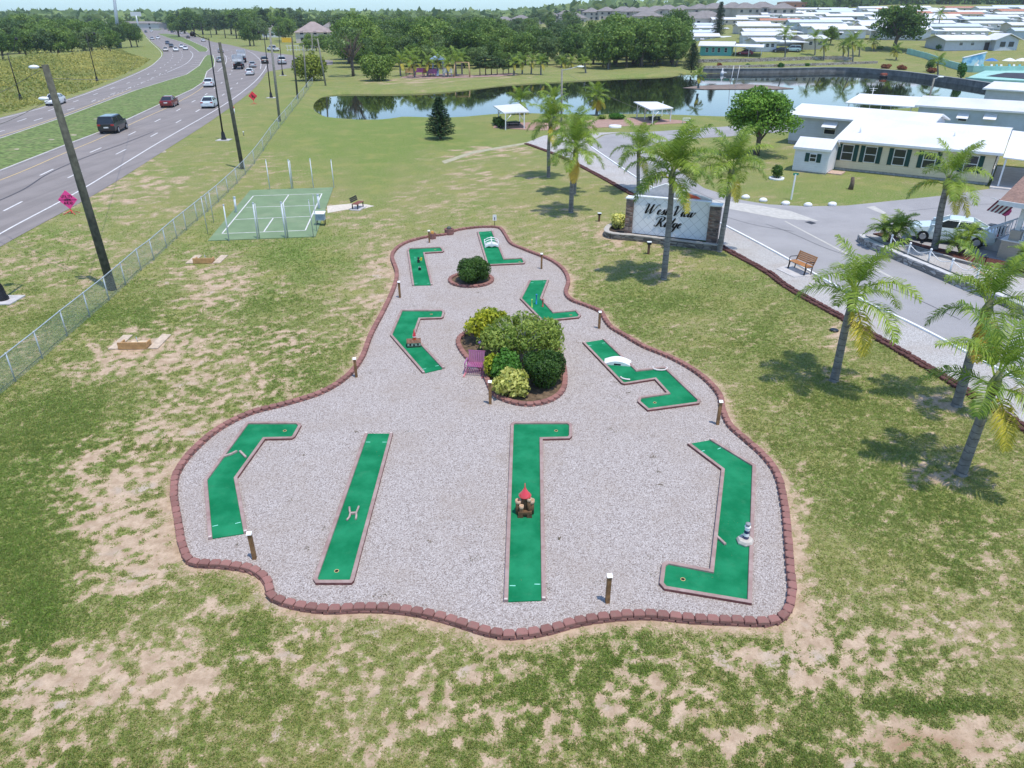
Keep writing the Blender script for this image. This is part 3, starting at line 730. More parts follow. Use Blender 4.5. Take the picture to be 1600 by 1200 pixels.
mb = MB(); mb.lathe([(.05,.53),(.05,.60),(.075,.602),(.075,.62),(.05,.64),(.0001,.65)], (0,0,0), 14); mb.build('lantern', M('grey lantern metal', (.28,.29,.30), .5), th)
# little house with steeple
p = P(647,540,TZ); th = thing('toy_house', 'miniature house with a red steeple on the angled green', 'obstacle', p, R(8))
m_cream = M('cream paint', (.62,.60,.45), .7, .1)
mb = MB(); mb.box((0,0,.11),(.56,.36,.22)); mb.build('wall', m_cream, th)
mb = MB(); mb.box((0,-.01,.025),(.585,.40,.07)); mb.build('plinth', M('dark green plinth', (.03,.06,.04), .8), th)
mb = MB()
for sy in (-1,1): mb.loft([[(-.31,sy*.22,.205),(.31,sy*.22,.205),(.31,sy*.22,.225),(-.31,sy*.22,.225)],[(-.31,0,.33),(.31,0,.33),(.31,0,.35),(-.31,0,.35)]])
mb.build('roof', M('brown shingle', (.17,.09,.06), .9, .3, 12), th)
mb = MB(); mb.box((.04,-.02,.34),(.13,.13,.20)); tw = mb.build('steeple', paintmat('red orange paint', (.50,.07,.025)), th)
mb = MB(); mb.lathe([(.085,.43),(.085,.47)], (.04,-.02,0), 10, sm=False); mb.build('steeple_band', m_wp, tw)
mb = MB(); mb.lathe([(.07,.465),(.045,.60),(.0001,.82)], (.04,-.02,0), 8, sm=False); mb.build('spire', m_redc, tw)
m_dk = M('dark opening', (.012,.012,.012), .9)
for x in (-.16,0,.17):
    mb = MB(); mb.box((x,-.184,.125 if x else .085),(.07,.012,.09 if x else .13)); mb.build('window' if x else 'doorway', m_dk, th)
# white arched footbridge
p = P(768,385,TZ); th = thing('toy_footbridge', 'small white arched footbridge with railings on the top green', 'obstacle', p, R(6))
mb = MB(); n = 10
for k in range(n):
    a0, a1 = -1+2*k/n, -1+2*(k+1)/n; h = lambda a: .06+.15*(1-a*a)
    mb.loft([[(a*.42,-.26,h(a)),(a*.42,.26,h(a)),(a*.42,.26,h(a)+.03),(a*.42,-.26,h(a)+.03)] for a in (a0,a1)])
mb.build('deck', m_wp, th)
for sy in (-1,1):
    mb = MB()
    for hh in (.16,.30): mb.tube([(a*.42, sy*.25, .06+.15*(1-a*a)+hh) for a in (-1,-.5,0,.5,1)], .022, 6)
    for a in (-1,0,1): mb.cyl((a*.42,sy*.25,.0),(a*.42,sy*.25,.06+.15*(1-a*a)+.34),.024,n=6)
    mb.build('railing', m_wp, th)
    mb = MB(); mb.loft([[(-.44,sy*.265-.01,0),(-.44,sy*.265+.01,0),(-.44,sy*.265+.01,.1),(-.44,sy*.265-.01,.1)],[(-.2,sy*.265-.01,.1),(-.2,sy*.265+.01,.1),(-.2,sy*.265+.01,.19),(-.2,sy*.265-.01,.19)],
        [(.0,sy*.265-.01,.06),(.0,sy*.265+.01,.06),(.0,sy*.265+.01,.22),(.0,sy*.265-.01,.22)],[(.2,sy*.265-.01,.1),(.2,sy*.265+.01,.1),(.2,sy*.265+.01,.19),(.2,sy*.265-.01,.19)],[(.44,sy*.265-.01,0),(.44,sy*.265+.01,0),(.44,sy*.265+.01,.1),(.44,sy*.265-.01,.1)]])
    mb.build('side_panel', m_wp, th)
# white hump on the zigzag green
p = P(965,567,TZ); th = thing('hump_ramp', 'white curved hump ramp across the zigzag green', 'obstacle', p, R(-10))
mb = MB(); n = 10
secs = [[(-.55+1.1*k/n*1.0, -.26, -.0), (-.55+1.1*k/n, .26, -.0), (-.55+1.1*k/n, .26, .03+.16*math.sin(PI*k/n)), (-.55+1.1*k/n, -.26, .03+.16*math.sin(PI*k/n))] for k in range(n+1)]
mb.loft(secs, sm=False); mb.build('deck', m_wp, th)
mb = MB(); mb.box((0,-.262,.05),(.28,.01,.07)); mb.build('ball_opening', m_dk, th)
# curved hoops on the zigzag green
def arc_bar(px, py, r, a0, a1, label):
    c = P(px, py, TZ); mb = MB(); mb.tube([(r*math.cos(R(a0+(a1-a0)*k/8)), r*.7*math.sin(R(a0+(a1-a0)*k/8)), .035) for k in range(9)], .035, 6)
    o = mb.build('curved_bumper', M('pale bumper', (.62,.58,.55), .7)); o.location = c; tag(o, label, 'obstacle')
arc_bar(1031,576,.30,150,390,'pale ring bumper at the far corner of the zigzag green')
arc_bar(983,590,.34,180,270,'pale curved bumper at the near left bend of the zigzag green')
# three coloured pegs
for x, y, c, nm, h in ((831,480,(.32,.62,.08),'lime green',.42),(838,475,(.01,.20,.50),'blue',.52),(848,479,(.40,.06,.04),'red brown',.40)):
    q = P(x, y, TZ); mb = MB(); mb.lathe([(.05,0),(.05,.02),(.032,.03),(.032,h-.05),(.045,h-.04),(.04,h),(.0001,h+.01)], (0,0,0), 10)
    o = mb.build('upright_peg', paintmat(nm+' peg', c)); o.location = q; tag(o, nm+' upright peg standing on the boomerang shaped green', 'peg')
# toy figures on the top left green
th = thing('toy_windmill', 'small dark toy windmill with green and yellow sails on the top left green', 'toy', P(654,410,TZ))
mb = MB(); mb.lathe([(.085,0),(.06,.22),(.05,.30),(.0001,.36)], (0,0,0), 8, sm=False); mb.build('tower', M('black toy paint', (.02,.02,.02), .5), th)
for k, (c, nm) in enumerate((((.75,.62,.04),'yellow'),((.10,.55,.30),'green'))):
    s = 1 if k == 0 else -1
    mb = MB(); mb.box((s*.17,-.03,.22),(.10,.03,.20), tilt=('Y', s*.1)); mb.box((s*.09,-.035,.20),(.12,.02,.03)); mb.build('sail', paintmat(nm+' sail', c), th)
th = thing('toy_frog', 'little dark toy animal sitting on the top left green', 'toy', P(656,422,TZ))
mb = MB(); mb.sphere((0,0,.07),.09,10,8,sc=(1.1,.9,.8)); mb.sphere((0,-.05,.16),.06,10,8); mb.build('body', M('dark toy', (.025,.035,.03), .4), th)
mb = MB(); mb.sphere((-.035,-.075,.2),.02,6,5); mb.sphere((.035,-.075,.2),.02,6,5); mb.build('eyes', m_wp, th)
# ------------------------------------------------------------------ numbered hole posts
m_post = M('brown stained post', (.225,.125,.055), .8, .3, 5, dirt=(.12,.07,.035)); 
def hole_post(bx, by, ty, label):
    p = P(bx, by, .05); h = zat(p.y, ty)-.05
    th = thing('sign_post', label, 'post', p, random.uniform(-.12,.12), 'hole sign posts on the golf course')
    mb = MB(); mb.box((0,0,h/2-.05),(.10,.10,h+.1), bev=.006); mb.build('post', m_post, th)
    mb = MB(); mb.box((0,-.02,h+.03),(.135,.12,.016), tilt=('X', R(24))); mb.build('sign_plate', m_wp, th)
for a in ((398,873,834,'wooden post with white plate beside the bent far left green'),(949,941,900,'wooden post with white plate nearest the front edge of the course'),
   (1121,663,628,'wooden post with white plate by the edging above the lighthouse green'),(766,631,597,'wooden post with white plate in front of the big planter'),
   (557,589,561,'wooden post with white plate at the left edging near the miniature house'),(625,465,441,'wooden post with white plate at the left edging below the toy figures green'),
   (936,513,488,'wooden post with white plate at the right edging above the zigzag green'),(846,420,397,'wooden post with white plate at the right edging near the white footbridge'),
   (671,379,361,'wooden post with white plate next to the block urns')): hole_post(*a)
# small white sign behind the top of the course
p = P(773,353,0); th = thing('small_sign', 'small white sign on a thin post behind the top of the course', 'sign', p)
mb = MB(); mb.cyl((0,0,-.1),(0,0,.55),.018,n=6); mb.build('post', m_dk, th)
mb = MB(); mb.box((0,-.02,.58),(.26,.02,.40)); mb.build('sign_plate', m_wp, th); mb = MB(); mb.box((0,-.033,.52),(.05,.006,.18)); mb.build('figure_mark', m_dk, th)
# ------------------------------------------------------------------ round block planters & urns
def ring(cx, cy, rx, ry, label, name='planter_ring', pts=None, courses=2, inw=True):
    P_ = pts or [Vector((cx+rx*math.cos(2*PI*k/40), cy+ry*math.sin(2*PI*k/40), 0)) for k in range(40)]
    q = resample(P_, .29, True); c0 = Vector((cx, cy, 0)); mb = MB(); tl = []
    th = thing(name, label, 'planter', c0)
    A = sum(q[i].x*q[(i+1)%len(q)].y-q[(i+1)%len(q)].x*q[i].y for i in range(len(q)))
    for i in range(len(q)):
        d = q[(i+1) % len(q)]-q[i-1]; rz = math.atan2(d.y, d.x)+(PI if A > 0 else 0)
        mb = MB(); block(mb, q[i]-c0, rz, .09+.08*(courses-2), .18+.08*(courses-2)); block(mb, q[i].lerp(q[(i+1)%len(q)], .5)-c0, rz, -.02, .085)
        if courses > 2: block(mb, q[i].lerp(q[(i+1)%len(q)], .5)-c0, rz, .085, .165)
        with_tint(mb.build('edging_block', m_block, th), random.random())
    mb = MB(); mb.flat([(v.x-cx, v.y-cy) for v in q], .08); mb.build('soil', M('planter soil', (.13,.09,.055), .95, .4, 6, .5), th)
    return th
c1 = P(736,437,.1); RX = 33/(F/(c1.y*CA+13*SA))
ring(c1.x, c1.y, RX, RX*.95, 'round ring of pink blocks around the lone dark bush')
PL_PX = [(716,535),(722,522),(737,517),(757,521),(790,512),(830,512),(862,530),(878,560),(883,592),(876,612),(855,625),(825,630),(795,625),(772,613),(762,594),(752,573),(730,557)]
PLW = catmull([P(x,y,.15).to_2d().to_3d() for x,y in PL_PX], 5, True)
pc = P(812,572,.1)
ring(pc.x, pc.y, 0, 0, 'large egg shaped block planter full of mixed shrubs', pts=PLW)
def urn(px, py, r, h, label, top):
    p = P(px, py, 0); th = thing('block_urn', label, 'planter', p)
    mb = MB(); mb.lathe([(r,0),(r*1.05,h*.5),(r,h*.52),(r*1.05,h),(r*.8,h),(r*.75,h-.06),(.0001,h-.06)], (0,0,0), 12, sm=False); with_tint(mb.build('block_body', m_block, th), .3)
    mb = MB(); mb.lathe([(r*.45,h-.06),(r*.5,h+.08),(r*.3,h+.14),(.0001,h+.16)], (0,0,0), 9); mb.build('ornament', M(top[0], top[1], .8, .2), th)
urn(676,374,.22,.40,'narrow round block urn with an orange ornament beside the post',('orange clay',(.50,.26,.07)))
urn(702,367,.30,.42,'wider round block urn with a dark ornament on top',('dark clay',(.09,.10,.09)))
# ------------------------------------------------------------------ leaves
def leaf_quads(C, Nrm, size, asp=.55, rnd=.7, g=None):
    g = g or rng; n = len(C)
    nrm = Nrm+g.normal(0, rnd, (n,3)); nrm /= np.linalg.norm(nrm, axis=1)[:,None]+1e-9
    a = np.cross(nrm, g.normal(0,1,(n,3))); a /= np.linalg.norm(a, axis=1)[:,None]+1e-9
    b = np.cross(nrm, a); s = (np.asarray(size)*(.65+.7*g.random(n)))[:,None]
    V = np.empty((n,4,3)); V[:,0] = C-a*s; V[:,1] = C-b*s*asp; V[:,2] = C+a*s; V[:,3] = C+b*s*asp
    return V.reshape(-1,3)
def lobe_cloud(lobes, n, g, shell=.55, up=.25):
    """leaf centres on and inside ellipsoid lobes [(c,r3)]"""
    wts = np.array([r[0]*r[1]+r[0]*r[2]+r[1]*r[2] for c, r in lobes]); wts /= wts.sum()
    k = g.choice(len(lobes), n, p=wts); d = g.normal(0,1,(n,3)); d[:,2] += up; d /= np.linalg.norm(d, axis=1)[:,None]
    rad = 1-shell*g.random(n)**1.6
    Cc = np.array([c for c, r in lobes])[k]; Rr = np.array([r for c, r in lobes])[k]
    C = Cc+d*Rr*rad[:,None]; return C, d, k
def bush_mesh(name, lobes, n, size, m, seed, asp=.55, rnd=.7, shell=.5, var=.5, ground=True):
    g = np.random.default_rng(seed); C, d, k = lobe_cloud(lobes, n, g, shell)
    if ground: C[:,2] = np.maximum(C[:,2], .02)
    lt = g.random(len(lobes))
    tint = np.clip(.5+(lt[k]-.5)*var+(g.random(n)-.5)*.7, 0, 1)
    return np_mesh(name, leaf_quads(C, d, np.full(n, size), asp, rnd, g), 4, tint, m)
def blob_lobes(r, h, n, seed, lr=.45):
    g = random.Random(seed); L = [((0,0,h*.45),(r*.80,r*.80,h*.50))]
    for i in range(n):
        a = g.uniform(0,2*PI); rr = r*math.sqrt(g.random())*.72; z = h*(.35+.5*g.random()*(1-.5*rr/r))
        L.append(((rr*math.cos(a), rr*math.sin(a), z),(r*lr*g.uniform(.7,1.15),)*2+(h*.3*g.uniform(.8,1.2),)))
    return L
m_stem = M('grey brown bark', (.13,.10,.075), .9, .3, 6, .4)
def bush(px, py, w_px, h_top, label, m, n, size, seed, name='shrub', cat='shrub', group=None, asp=.55, shell=.5, lr=.45, dz=0.0, sy=1.0, nl=12, Yoff=0):
    p = G(px, py); p.y += Yoff; dep = p.y*CA+(CAMH-p.z)*SA; r = w_px/2*dep/F
    p.y += 0; h = max(.3, zat(p.y, h_top)-p.z)
    th = thing(name, label, cat, (p.x, p.y, p.z+dz), 0, group)
    L = [((c[0], c[1]*sy, c[2]),(q[0], q[1]*sy, q[2])) for c, q in blob_lobes(r, h-dz, nl, seed, lr)]
    link('foliage', bush_mesh('foliage', L, n, size, m, seed, asp, .7, shell), th)
    mb = MB()
    for k in range(4):
        a = k*1.7+seed; mb.tube([(0,0,-.02),(r*.2*math.cos(a), r*.2*math.sin(a), h*.35),(r*.45*math.cos(a), r*.45*math.sin(a), h*.65)], [.05*r+.01,.03*r+.008,.01], 5)
    mb.build('stem', m_stem, th); return th
L_dark = leafmat('dark clipped foliage', (.024,.062,.010), (.105,.205,.034))
L_yel = leafmat('yellow variegated foliage', (.12,.16,.012), (.62,.56,.06))
L_crot = leafmat('golden croton foliage', (.10,.18,.01), (.50,.50,.04))
L_olive = leafmat('olive green foliage', (.11,.19,.025), (.40,.47,.10))
L_mid = leafmat('mid green foliage', (.02,.09,.012), (.09,.23,.03))
L_pale = leafmat('pale yellow foliage', (.20,.24,.03), (.80,.76,.24))
bush(736,447,56,404,'lone dark green dome shaped bush in the small block ring', L_dark, 9000, .055, 3, shell=.35, dz=.08, Yoff=.55, nl=10)
bush(768,532,82,484,'golden yellow leaved shrub at the back left of the big planter', L_crot, 4200, .085, 5, dz=.08)
# gnarled tree-like shrub with bare twigs
p = P(812,572,0); p.y += .4; dep = p.y*CA+CAMH*SA
th = thing('gnarled_shrub', 'spreading olive green shrub with bare grey twigs in the middle of the big planter', 'shrub', p)
g = random.Random(12); L = []
for i in range(44):
    a = g.uniform(0,2*PI); rr = 1.5*math.sqrt(g.random()); L.append(((rr*math.cos(a)+.05, rr*math.sin(a)*.85+.05, (.70+1.0*math.sqrt(max(0,1-(rr/1.75)**2)))*g.uniform(.5,1.0)),(.5,.46,.42)))
link('foliage', bush_mesh('foliage', L, 15000, .08, L_olive, 12, .34, .9, .7), th)
mb = MB()
for i in range(60):
    a = g.uniform(0,2*PI); rr = g.uniform(.3,1.45); e = Vector((rr*math.cos(a), rr*math.sin(a)*.85+.05, 1.75-.12*rr+g.uniform(-.3,.4)*(1-rr/2.8)))
    s = Vector((e.x*.35, e.y*.35, .7+.2*g.random())); mdp = s.lerp(e,.55)+Vector((g.uniform(-.15,.15),g.uniform(-.15,.15),g.uniform(0,.15)))
    mb.tube([s, mdp, e], [.016,.010,.005], 4, caps=False)
for k in range(5):
    a = k*1.3; mb.tube([(0,0,0),(.25*math.cos(a),.2*math.sin(a),.5),(.6*math.cos(a),.5*math.sin(a),1.0)], [.05,.04,.02], 6)
mb.build('twigs', M('pale grey twig', (.42,.39,.34), .9, .2), th)
bush(851,612,64,546,'dense dark green clipped hedge at the right of the big planter', L_dark, 11000, .06, 8, name='hedge', cat='hedge', shell=.3, dz=.08, Yoff=.35, lr=.5)
bush(800,618,62,579,'bright pale yellow shrub at the front of the big planter', L_pale, 1500, .10, 9, dz=.08, nl=9)
bush(790,590,60,552,'mid green leafy shrub behind the pink bench', L_mid, 2200, .09, 10, dz=.08)
bush(768,590,30,553,'narrow yellow green shrub beside the pink bench', L_crot, 900, .08, 15, dz=.08)
# purple garden flowers
m_pur = M('purple petals', (.16,.10,.32), .7, .3); m_yf = M('yellow petals', (.75,.5,.03), .6)
for x, y, mm, lb in ((746,527,m_pur,'purple garden flower at the back of the planter corner'),(751,536,m_yf,'small yellow flower between the two purple ones'),(752,546,m_pur,'purple garden flower nearest the pink bench')):
    q = P(x,y,.1); th = thing('garden_flower', lb, 'flower', q)
    mb = MB(); mb.cyl((0,0,0),(0,0,.3),.015,n=5); mb.build('stem', L_mid, th)
    mb = MB()
    for k in range(7): a = 2*PI*k/7; mb.sphere((.09*math.cos(a),.09*math.sin(a),.33),.06,7,5,sc=(1,1,.5))
    mb.sphere((0,0,.35),.06,7,5); mb.build('petals', mm, th)
# ------------------------------------------------------------------ pink garden bench
m_pink = paintmat('faded magenta paint', (.34,.10,.22)); m_pink2 = paintmat('salmon pink paint', (.60,.20,.20))
p = P(742,583,.05); th = thing('garden_bench', 'magenta slatted garden glider bench beside the big planter', 'bench', p, R(-8)); th.scale = (.74,.74,.74)
mb = MB()
for k in range(9): mb.box((-.40+k*.1,.20,.42),(.075,.62,.025))
mb.build('seat', m_pink, th)
mb = MB()
for k in range(9): mb.box((-.40+k*.1,.62,.72),(.075,.03,.62), tilt=('X', R(-14)))
mb.box((0,.70,1.02),(.95,.05,.06)); mb.build('backrest', m_pink, th)
mb = MB()
for k in range(8): mb.box((-.38+k*.11,-.30,.24),(.05,.03,.44), tilt=('X', R(20)))
mb.build('front_slats', m_pink, th)
for s in (-1,1):
    mb = MB(); mb.box((s*.50,.12,.66),(.07,.75,.035)); mb.build('armrest', m_pink, th)
    for y in (-.22,.52): mb = MB(); mb.box((s*.50,y,.33),(.05,.05,.66)); mb.build('leg', m_pink, th)
    mb = MB(); mb.box((s*.50,-.02,.04),(.08,1.15,.06)); mb.build('runner', m_pink2, th)
# ------------------------------------------------------------------ chain-link fence
FB = [(-70,665),(-12,628),(25,597),(67,561),(106,526),(141,496),(171,470),(197,446),(221,423),(241,407),(261,388),(277,373),(292,360),(309,345),(325,331),(342,316),(357,301),(371,287),(384,273),(398,256),(412,236),(424,217),(436,201),(447,187),(457,174),(466,162),(475,150),(482,140),(489,131)]
m_galv = M('galvanised steel', (.42,.46,.48), .45, .1, 3, metal=.3)
m, t, b = nt('chain link mesh'); co = obj_co(t); s = N(t,'ShaderNodeUVMap'); sx = N(t,'ShaderNodeSeparateXYZ'); t.links.new(s.outputs[0], sx.inputs[0])
d1 = math_(t,'PINGPONG', math_(t,'MULTIPLY', math_(t,'ADD', sx.outputs[0], sx.outputs[1]), 14.0), .5)
d2 = math_(t,'PINGPONG', math_(t,'MULTIPLY', math_(t,'SUBTRACT', sx.outputs[0], sx.outputs[1]), 14.0), .5)
k = math_(t,'LESS_THAN', math_(t,'MINIMUM', d1, d2), .062)
b.inputs['Base Color'].default_value = (.42,.46,.47,1); b.inputs['Roughness'].default_value = .5
tr = N(t,'ShaderNodeBsdfTransparent'); mx = N(t,'ShaderNodeMixShader'); t.links.new(k, mx.inputs[0]); t.links.new(tr.outputs[0], mx.inputs[1]); t.links.new(b.outputs[0], mx.inputs[2])
t.links.new(mx.outputs[0], t.nodes['Material Output'].inputs['Surface']); m_link = m
fence = thing('chain_link_fence', 'long low galvanised chain link fence between the lawn and the highway bank', 'fence', (0,0,0))
fw = [P(x, y) for x, y in FB]; FH = 1.25
vs = []; fs = []; uv = []; acc = 0
for i, p in enumerate(fw):
    if i: acc += (p-fw[i-1]).length
    vs += [(p.x,p.y,.03),(p.x,p.y,FH)]; uv.append(acc)
    mb = MB(); mb.cyl((p.x,p.y,-.2),(p.x,p.y,FH+.04),.03,n=7); mb.build('fence_post', m_galv, fence)
for i in range(len(fw)-1): fs.append((2*i,2*i+2,2*i+3,2*i+1))
mb = MB(); mb.add(vs, fs); o = mb.build('mesh_panel', m_link, fence)
ul = o.data.uv_layers.new(name='UVMap')
for pl in o.data.polygons:
    for li in pl.loop_indices:
        vi = o.data.loops[li].vertex_index; ul.data[li].uv = (uv[vi//2], 0 if vi % 2 == 0 else FH)
mb = MB(); mb.tube([(p.x,p.y,FH) for p in fw], .026, 6); mb.build('top_rail', m_galv, fence)
# ------------------------------------------------------------------ utility poles, street lamps
m_polewood = M('weathered utility pole wood', (.085,.085,.065), .9, .3, 4, .4); m_pwg = M('grey pole wood', (.22,.21,.18), .9, .2, 4)
m_black = M('black painted steel', (.014,.014,.016), .45, .1); m_lampw = M('pale lamp glass', (.75,.77,.78), .3, .03)
def pole(bx, by, tx, ty, r, label, m=None, fit=0, name='utility_pole', cross=False):
    p = G(bx, by); q = at(tx, ty, p.y); lean = q.x-p.x; h = q.z-p.z
    th = thing(name, label, 'pole', p)
    mb = MB(); mb.tube([(0,0,-.3),(lean*.5,0,h*.5),(lean,0,h)], [r*1.15,r,r*.75], 10); mb.build('pole', m or m_polewood, th)
    for k in range(fit):
        z = h-.15-k*1.35; x = lean*z/h
        f = MB(); f.tube([(x,0,z),(x-.35,-.05,z+.05)], .03, 6); a = f.build('bracket', m_black, th)
        f = MB(); f.sphere((x-.5,-.05,z+.05),.2,10,6,sc=(1.3,.7,.45)); f.build('lamp_head', m_lampw, a)
    if cross:
        for z in (h-.6, h-2.0):
            f = MB(); f.tube([(lean*z/h,0,z),(lean*z/h-.5,0,z+.5),(lean*z/h-.9,0,z+.55)], .05, 5); f.build('bracket', m_pwg, th)
    return th, p+Vector((lean,0,h))
_, T1 = pole(176,453,70,101,.19,'tall wooden utility pole with two lamps behind the chain link fence', fit=2)
_, T2 = pole(379,264,343,66,.17,'tall bare wooden pole behind the fence near the court')
_, T3 = pole(437,190,421,44,.16,'grey wooden pole leaning by the fence before the highway bend', m_pwg)
_, T4 = pole(465,154,456,58,.15,'dark wooden pole beside the far end of the fence')
_, T5 = pole(479,137,474,70,.14,'slim grey pole at the far corner of the fence', m_pwg)
_, T6 = pole(509,134,496,60,.16,'grey pole with guy wires at the left end of the pond', m_pwg, cross=True)
pole(490,118,487,50,.13,'thin grey pole beside the yellow green shrub', m_pwg, cross=True)
def lamp(bx, by, tx, ty, label, arm=None, slab=True):
    p = G(bx, by); q = at(tx, ty, p.y); h = q.z-p.z; lx = q.x-p.x
    th = thing('street_lamp', label, 'street lamp', p)
    if slab: f = MB(); f.box((0,0,.03),(1.5,1.3,.07)); f.build('concrete_pad', m_slab, th)
    f = MB(); f.lathe([(.30,.05),(.30,.2),(.24,.3),(.20,.75),(.13,.95)], (0,0,0), 12); f.build('base', m_black, th)
    f = MB(); f.tube([(0,0,.9),(lx,0,h)], [.10,.06], 10); f.build('pole', m_black, th)
    if arm:
        a = at(arm[0], arm[1], p.y)-p
        f = MB(); f.tube([(lx,0,h-.1),(lx*.5+a.x*.5,0,h+.15),(a.x,0,a.z+.2)], .045, 6); ar = f.build('arm', m_black, th)
        f = MB(); f.lathe([(.0001,a.z+.25),(.12,a.z+.15),(.25,a.z-.05),(.24,a.z-.25),(.0001,a.z-.3)], (a.x,0,0), 10); f.build('lamp_head', m_black, ar)
lamp(350,219,326,60,'black street lamp with long arm on the pad beside the highway', (300,52))
lamp(424,153,412,50,'black street lamp farther along the highway bank', (404,50))
lamp(442,118,434,38,'black street lamp near the parked crew vehicle', (427,38))
lamp(5,470,-70,60,'black street lamp base on its concrete pad at the left picture edge', (-100,52))
lamp(33,156,11,82,'black street lamp in the yellow scrub across the highway', (25,60), False)
lamp(152,127,134,52,'black street lamp beside the far carriageway edge', (147,52), False)
def wire(a, c, label, sag=.6, r=.014):
    m_ = (a+c)/2-Vector((0,0,sag)); pts = catmull([a, m_, c], 8)
    f = MB(); f.tube([q-a for q in pts], r, 4); o = f.build('overhead_wire', m_pwg); o.location = a; tag(o, label, 'wire')
wire(T1+Vector((-.2,0,-.2)), at(-90,150,T1.y+12), 'pale overhead wire running left from the top lamp of the tall pole')
wire(T1+Vector((-.2,0,-1.5)), at(-90,196,T1.y+10), 'lower overhead wire running left from the second lamp of the tall pole')
wire(T1+Vector((0,0,-.6)), at(215,92,150), 'overhead wire crossing the highway from the tall pole', 1.5)
wire(at(880,112,95), at(1010,175,88), 'thin wire from the park lamp to the pavilion', .3)
# steel monopole, billboard far away
p = G(192,70); p.y = 330; p = at(186,70,330); p.z = 0; q = at(175,-30,330)
th = thing('transmission_pole', 'very tall grey steel transmission pole beyond the highway', 'pole', p); f = MB(); f.tube([(0,0,-1),(q.x-p.x,0,q.z)], [.8,.5], 10); f.build('pole', m_galv, th)
f = MB(); f.cyl((-.2,0,9),( .6,-.4,9),.5,n=8); f.build('equipment_box', m_galv, th)
p = at(212,22,620); th = thing('billboard', 'distant pale billboard above the far trees', 'billboard', (p.x,p.y,0)); f = MB(); f.cyl((0,0,0),(0,0,p.z-1),.6,n=8); f.build('post', m_galv, th)
f = MB(); f.box((0,0,p.z),(8,.6,3)); f.build('panel', M('pale billboard', (.6,.6,.62)), th)
# park lamp posts (grey)
def parklamp(bx, by, tx, ty, hx, hy, label):
    p = G(bx, by); q = at(tx, ty, p.y)-p; a = at(hx, hy, p.y)-p; th = thing('park_lamp', label, 'street lamp', p)
    f = MB(); f.tube([(0,0,-.2),(q.x,0,q.z)], [.14,.10], 8); f.build('pole', m_pwg, th)
    f = MB(); f.tube([(q.x,0,q.z-.15),(a.x-.2,0,a.z)], .035, 6); ar = f.build('arm', m_galv, th)
    f = MB(); f.sphere((a.x,0,a.z),.3,10,6,sc=(1.5,.7,.35)); f.build('lamp_head', m_lampw, ar)
parklamp(877,205,878,108,907,104,'grey lamp post with a white head rising behind the palms')
parklamp(1442,190,1460,122,1470,120,'grey lamp post behind the cream house roof')
# ------------------------------------------------------------------ pink diamond roadwork signs
m_fab = M('fluorescent pink sign fabric', (.85,.07,.28), .6, .04); m_fabr = M('red orange sign fabric', (.80,.05,.07), .6, .04)
FONT = {'U':[[(0,1),(0,.25),(.2,0),(.5,0),(.7,.25),(.7,1)]],'T':[[(0,1),(.7,1)],[(.35,1),(.35,0)]],'I':[[(.15,1),(.15,0)]],'L':[[(0,1),(0,0),(.6,0)]],'Y':[[(0,1),(.35,.5),(.7,1)],[(.35,.5),(.35,0)]],
 'W':[[(0,1),(.2,0),(.45,.7),(.7,0),(.9,1)]],'O':[[(.2,0),(0,.3),(0,.7),(.2,1),(.5,1),(.7,.7),(.7,.3),(.5,0),(.2,0)]],'R':[[(0,0),(0,1),(.5,1),(.7,.8),(.5,.5),(0,.5)],[(.4,.5),(.7,0)]],'K':[[(0,1),(0,0)],[(.7,1),(0,.45)],[(.25,.6),(.7,0)]],
 'A':[[(0,0),(.35,1),(.7,0)],[(.13,.35),(.57,.35)]],'H':[[(0,0),(0,1)],[(.7,0),(.7,1)],[(0,.5),(.7,.5)]],'E':[[(.6,0),(0,0),(0,1),(.6,1)],[(0,.5),(.5,.5)]],'D':[[(0,0),(0,1),(.45,1),(.7,.7),(.7,.3),(.45,0),(0,0)]]}
def block_text(mb, s, cx, z, h, y, w=.03):
    adv = {'I':.45,'W':1.1}; W = sum(adv.get(c,.9) for c in s)*h*.85-.15*h; x = cx-W/2
    for c in s:
        for st in FONT[c]:
            for a, e in zip(st[:-1], st[1:]):
                A_ = Vector((x+a[0]*h*.85, z+a[1]*h)); E_ = Vector((x+e[0]*h*.85, z+e[1]*h)); d = E_-A_
                mb.box(((A_.x+E_.x)/2, y, (A_.y+E_.y)/2), (d.length+w*.7, .006, w), tilt=('Y', -math.atan2(d.y, d.x)))
        x += adv.get(c,.9)*h*.85
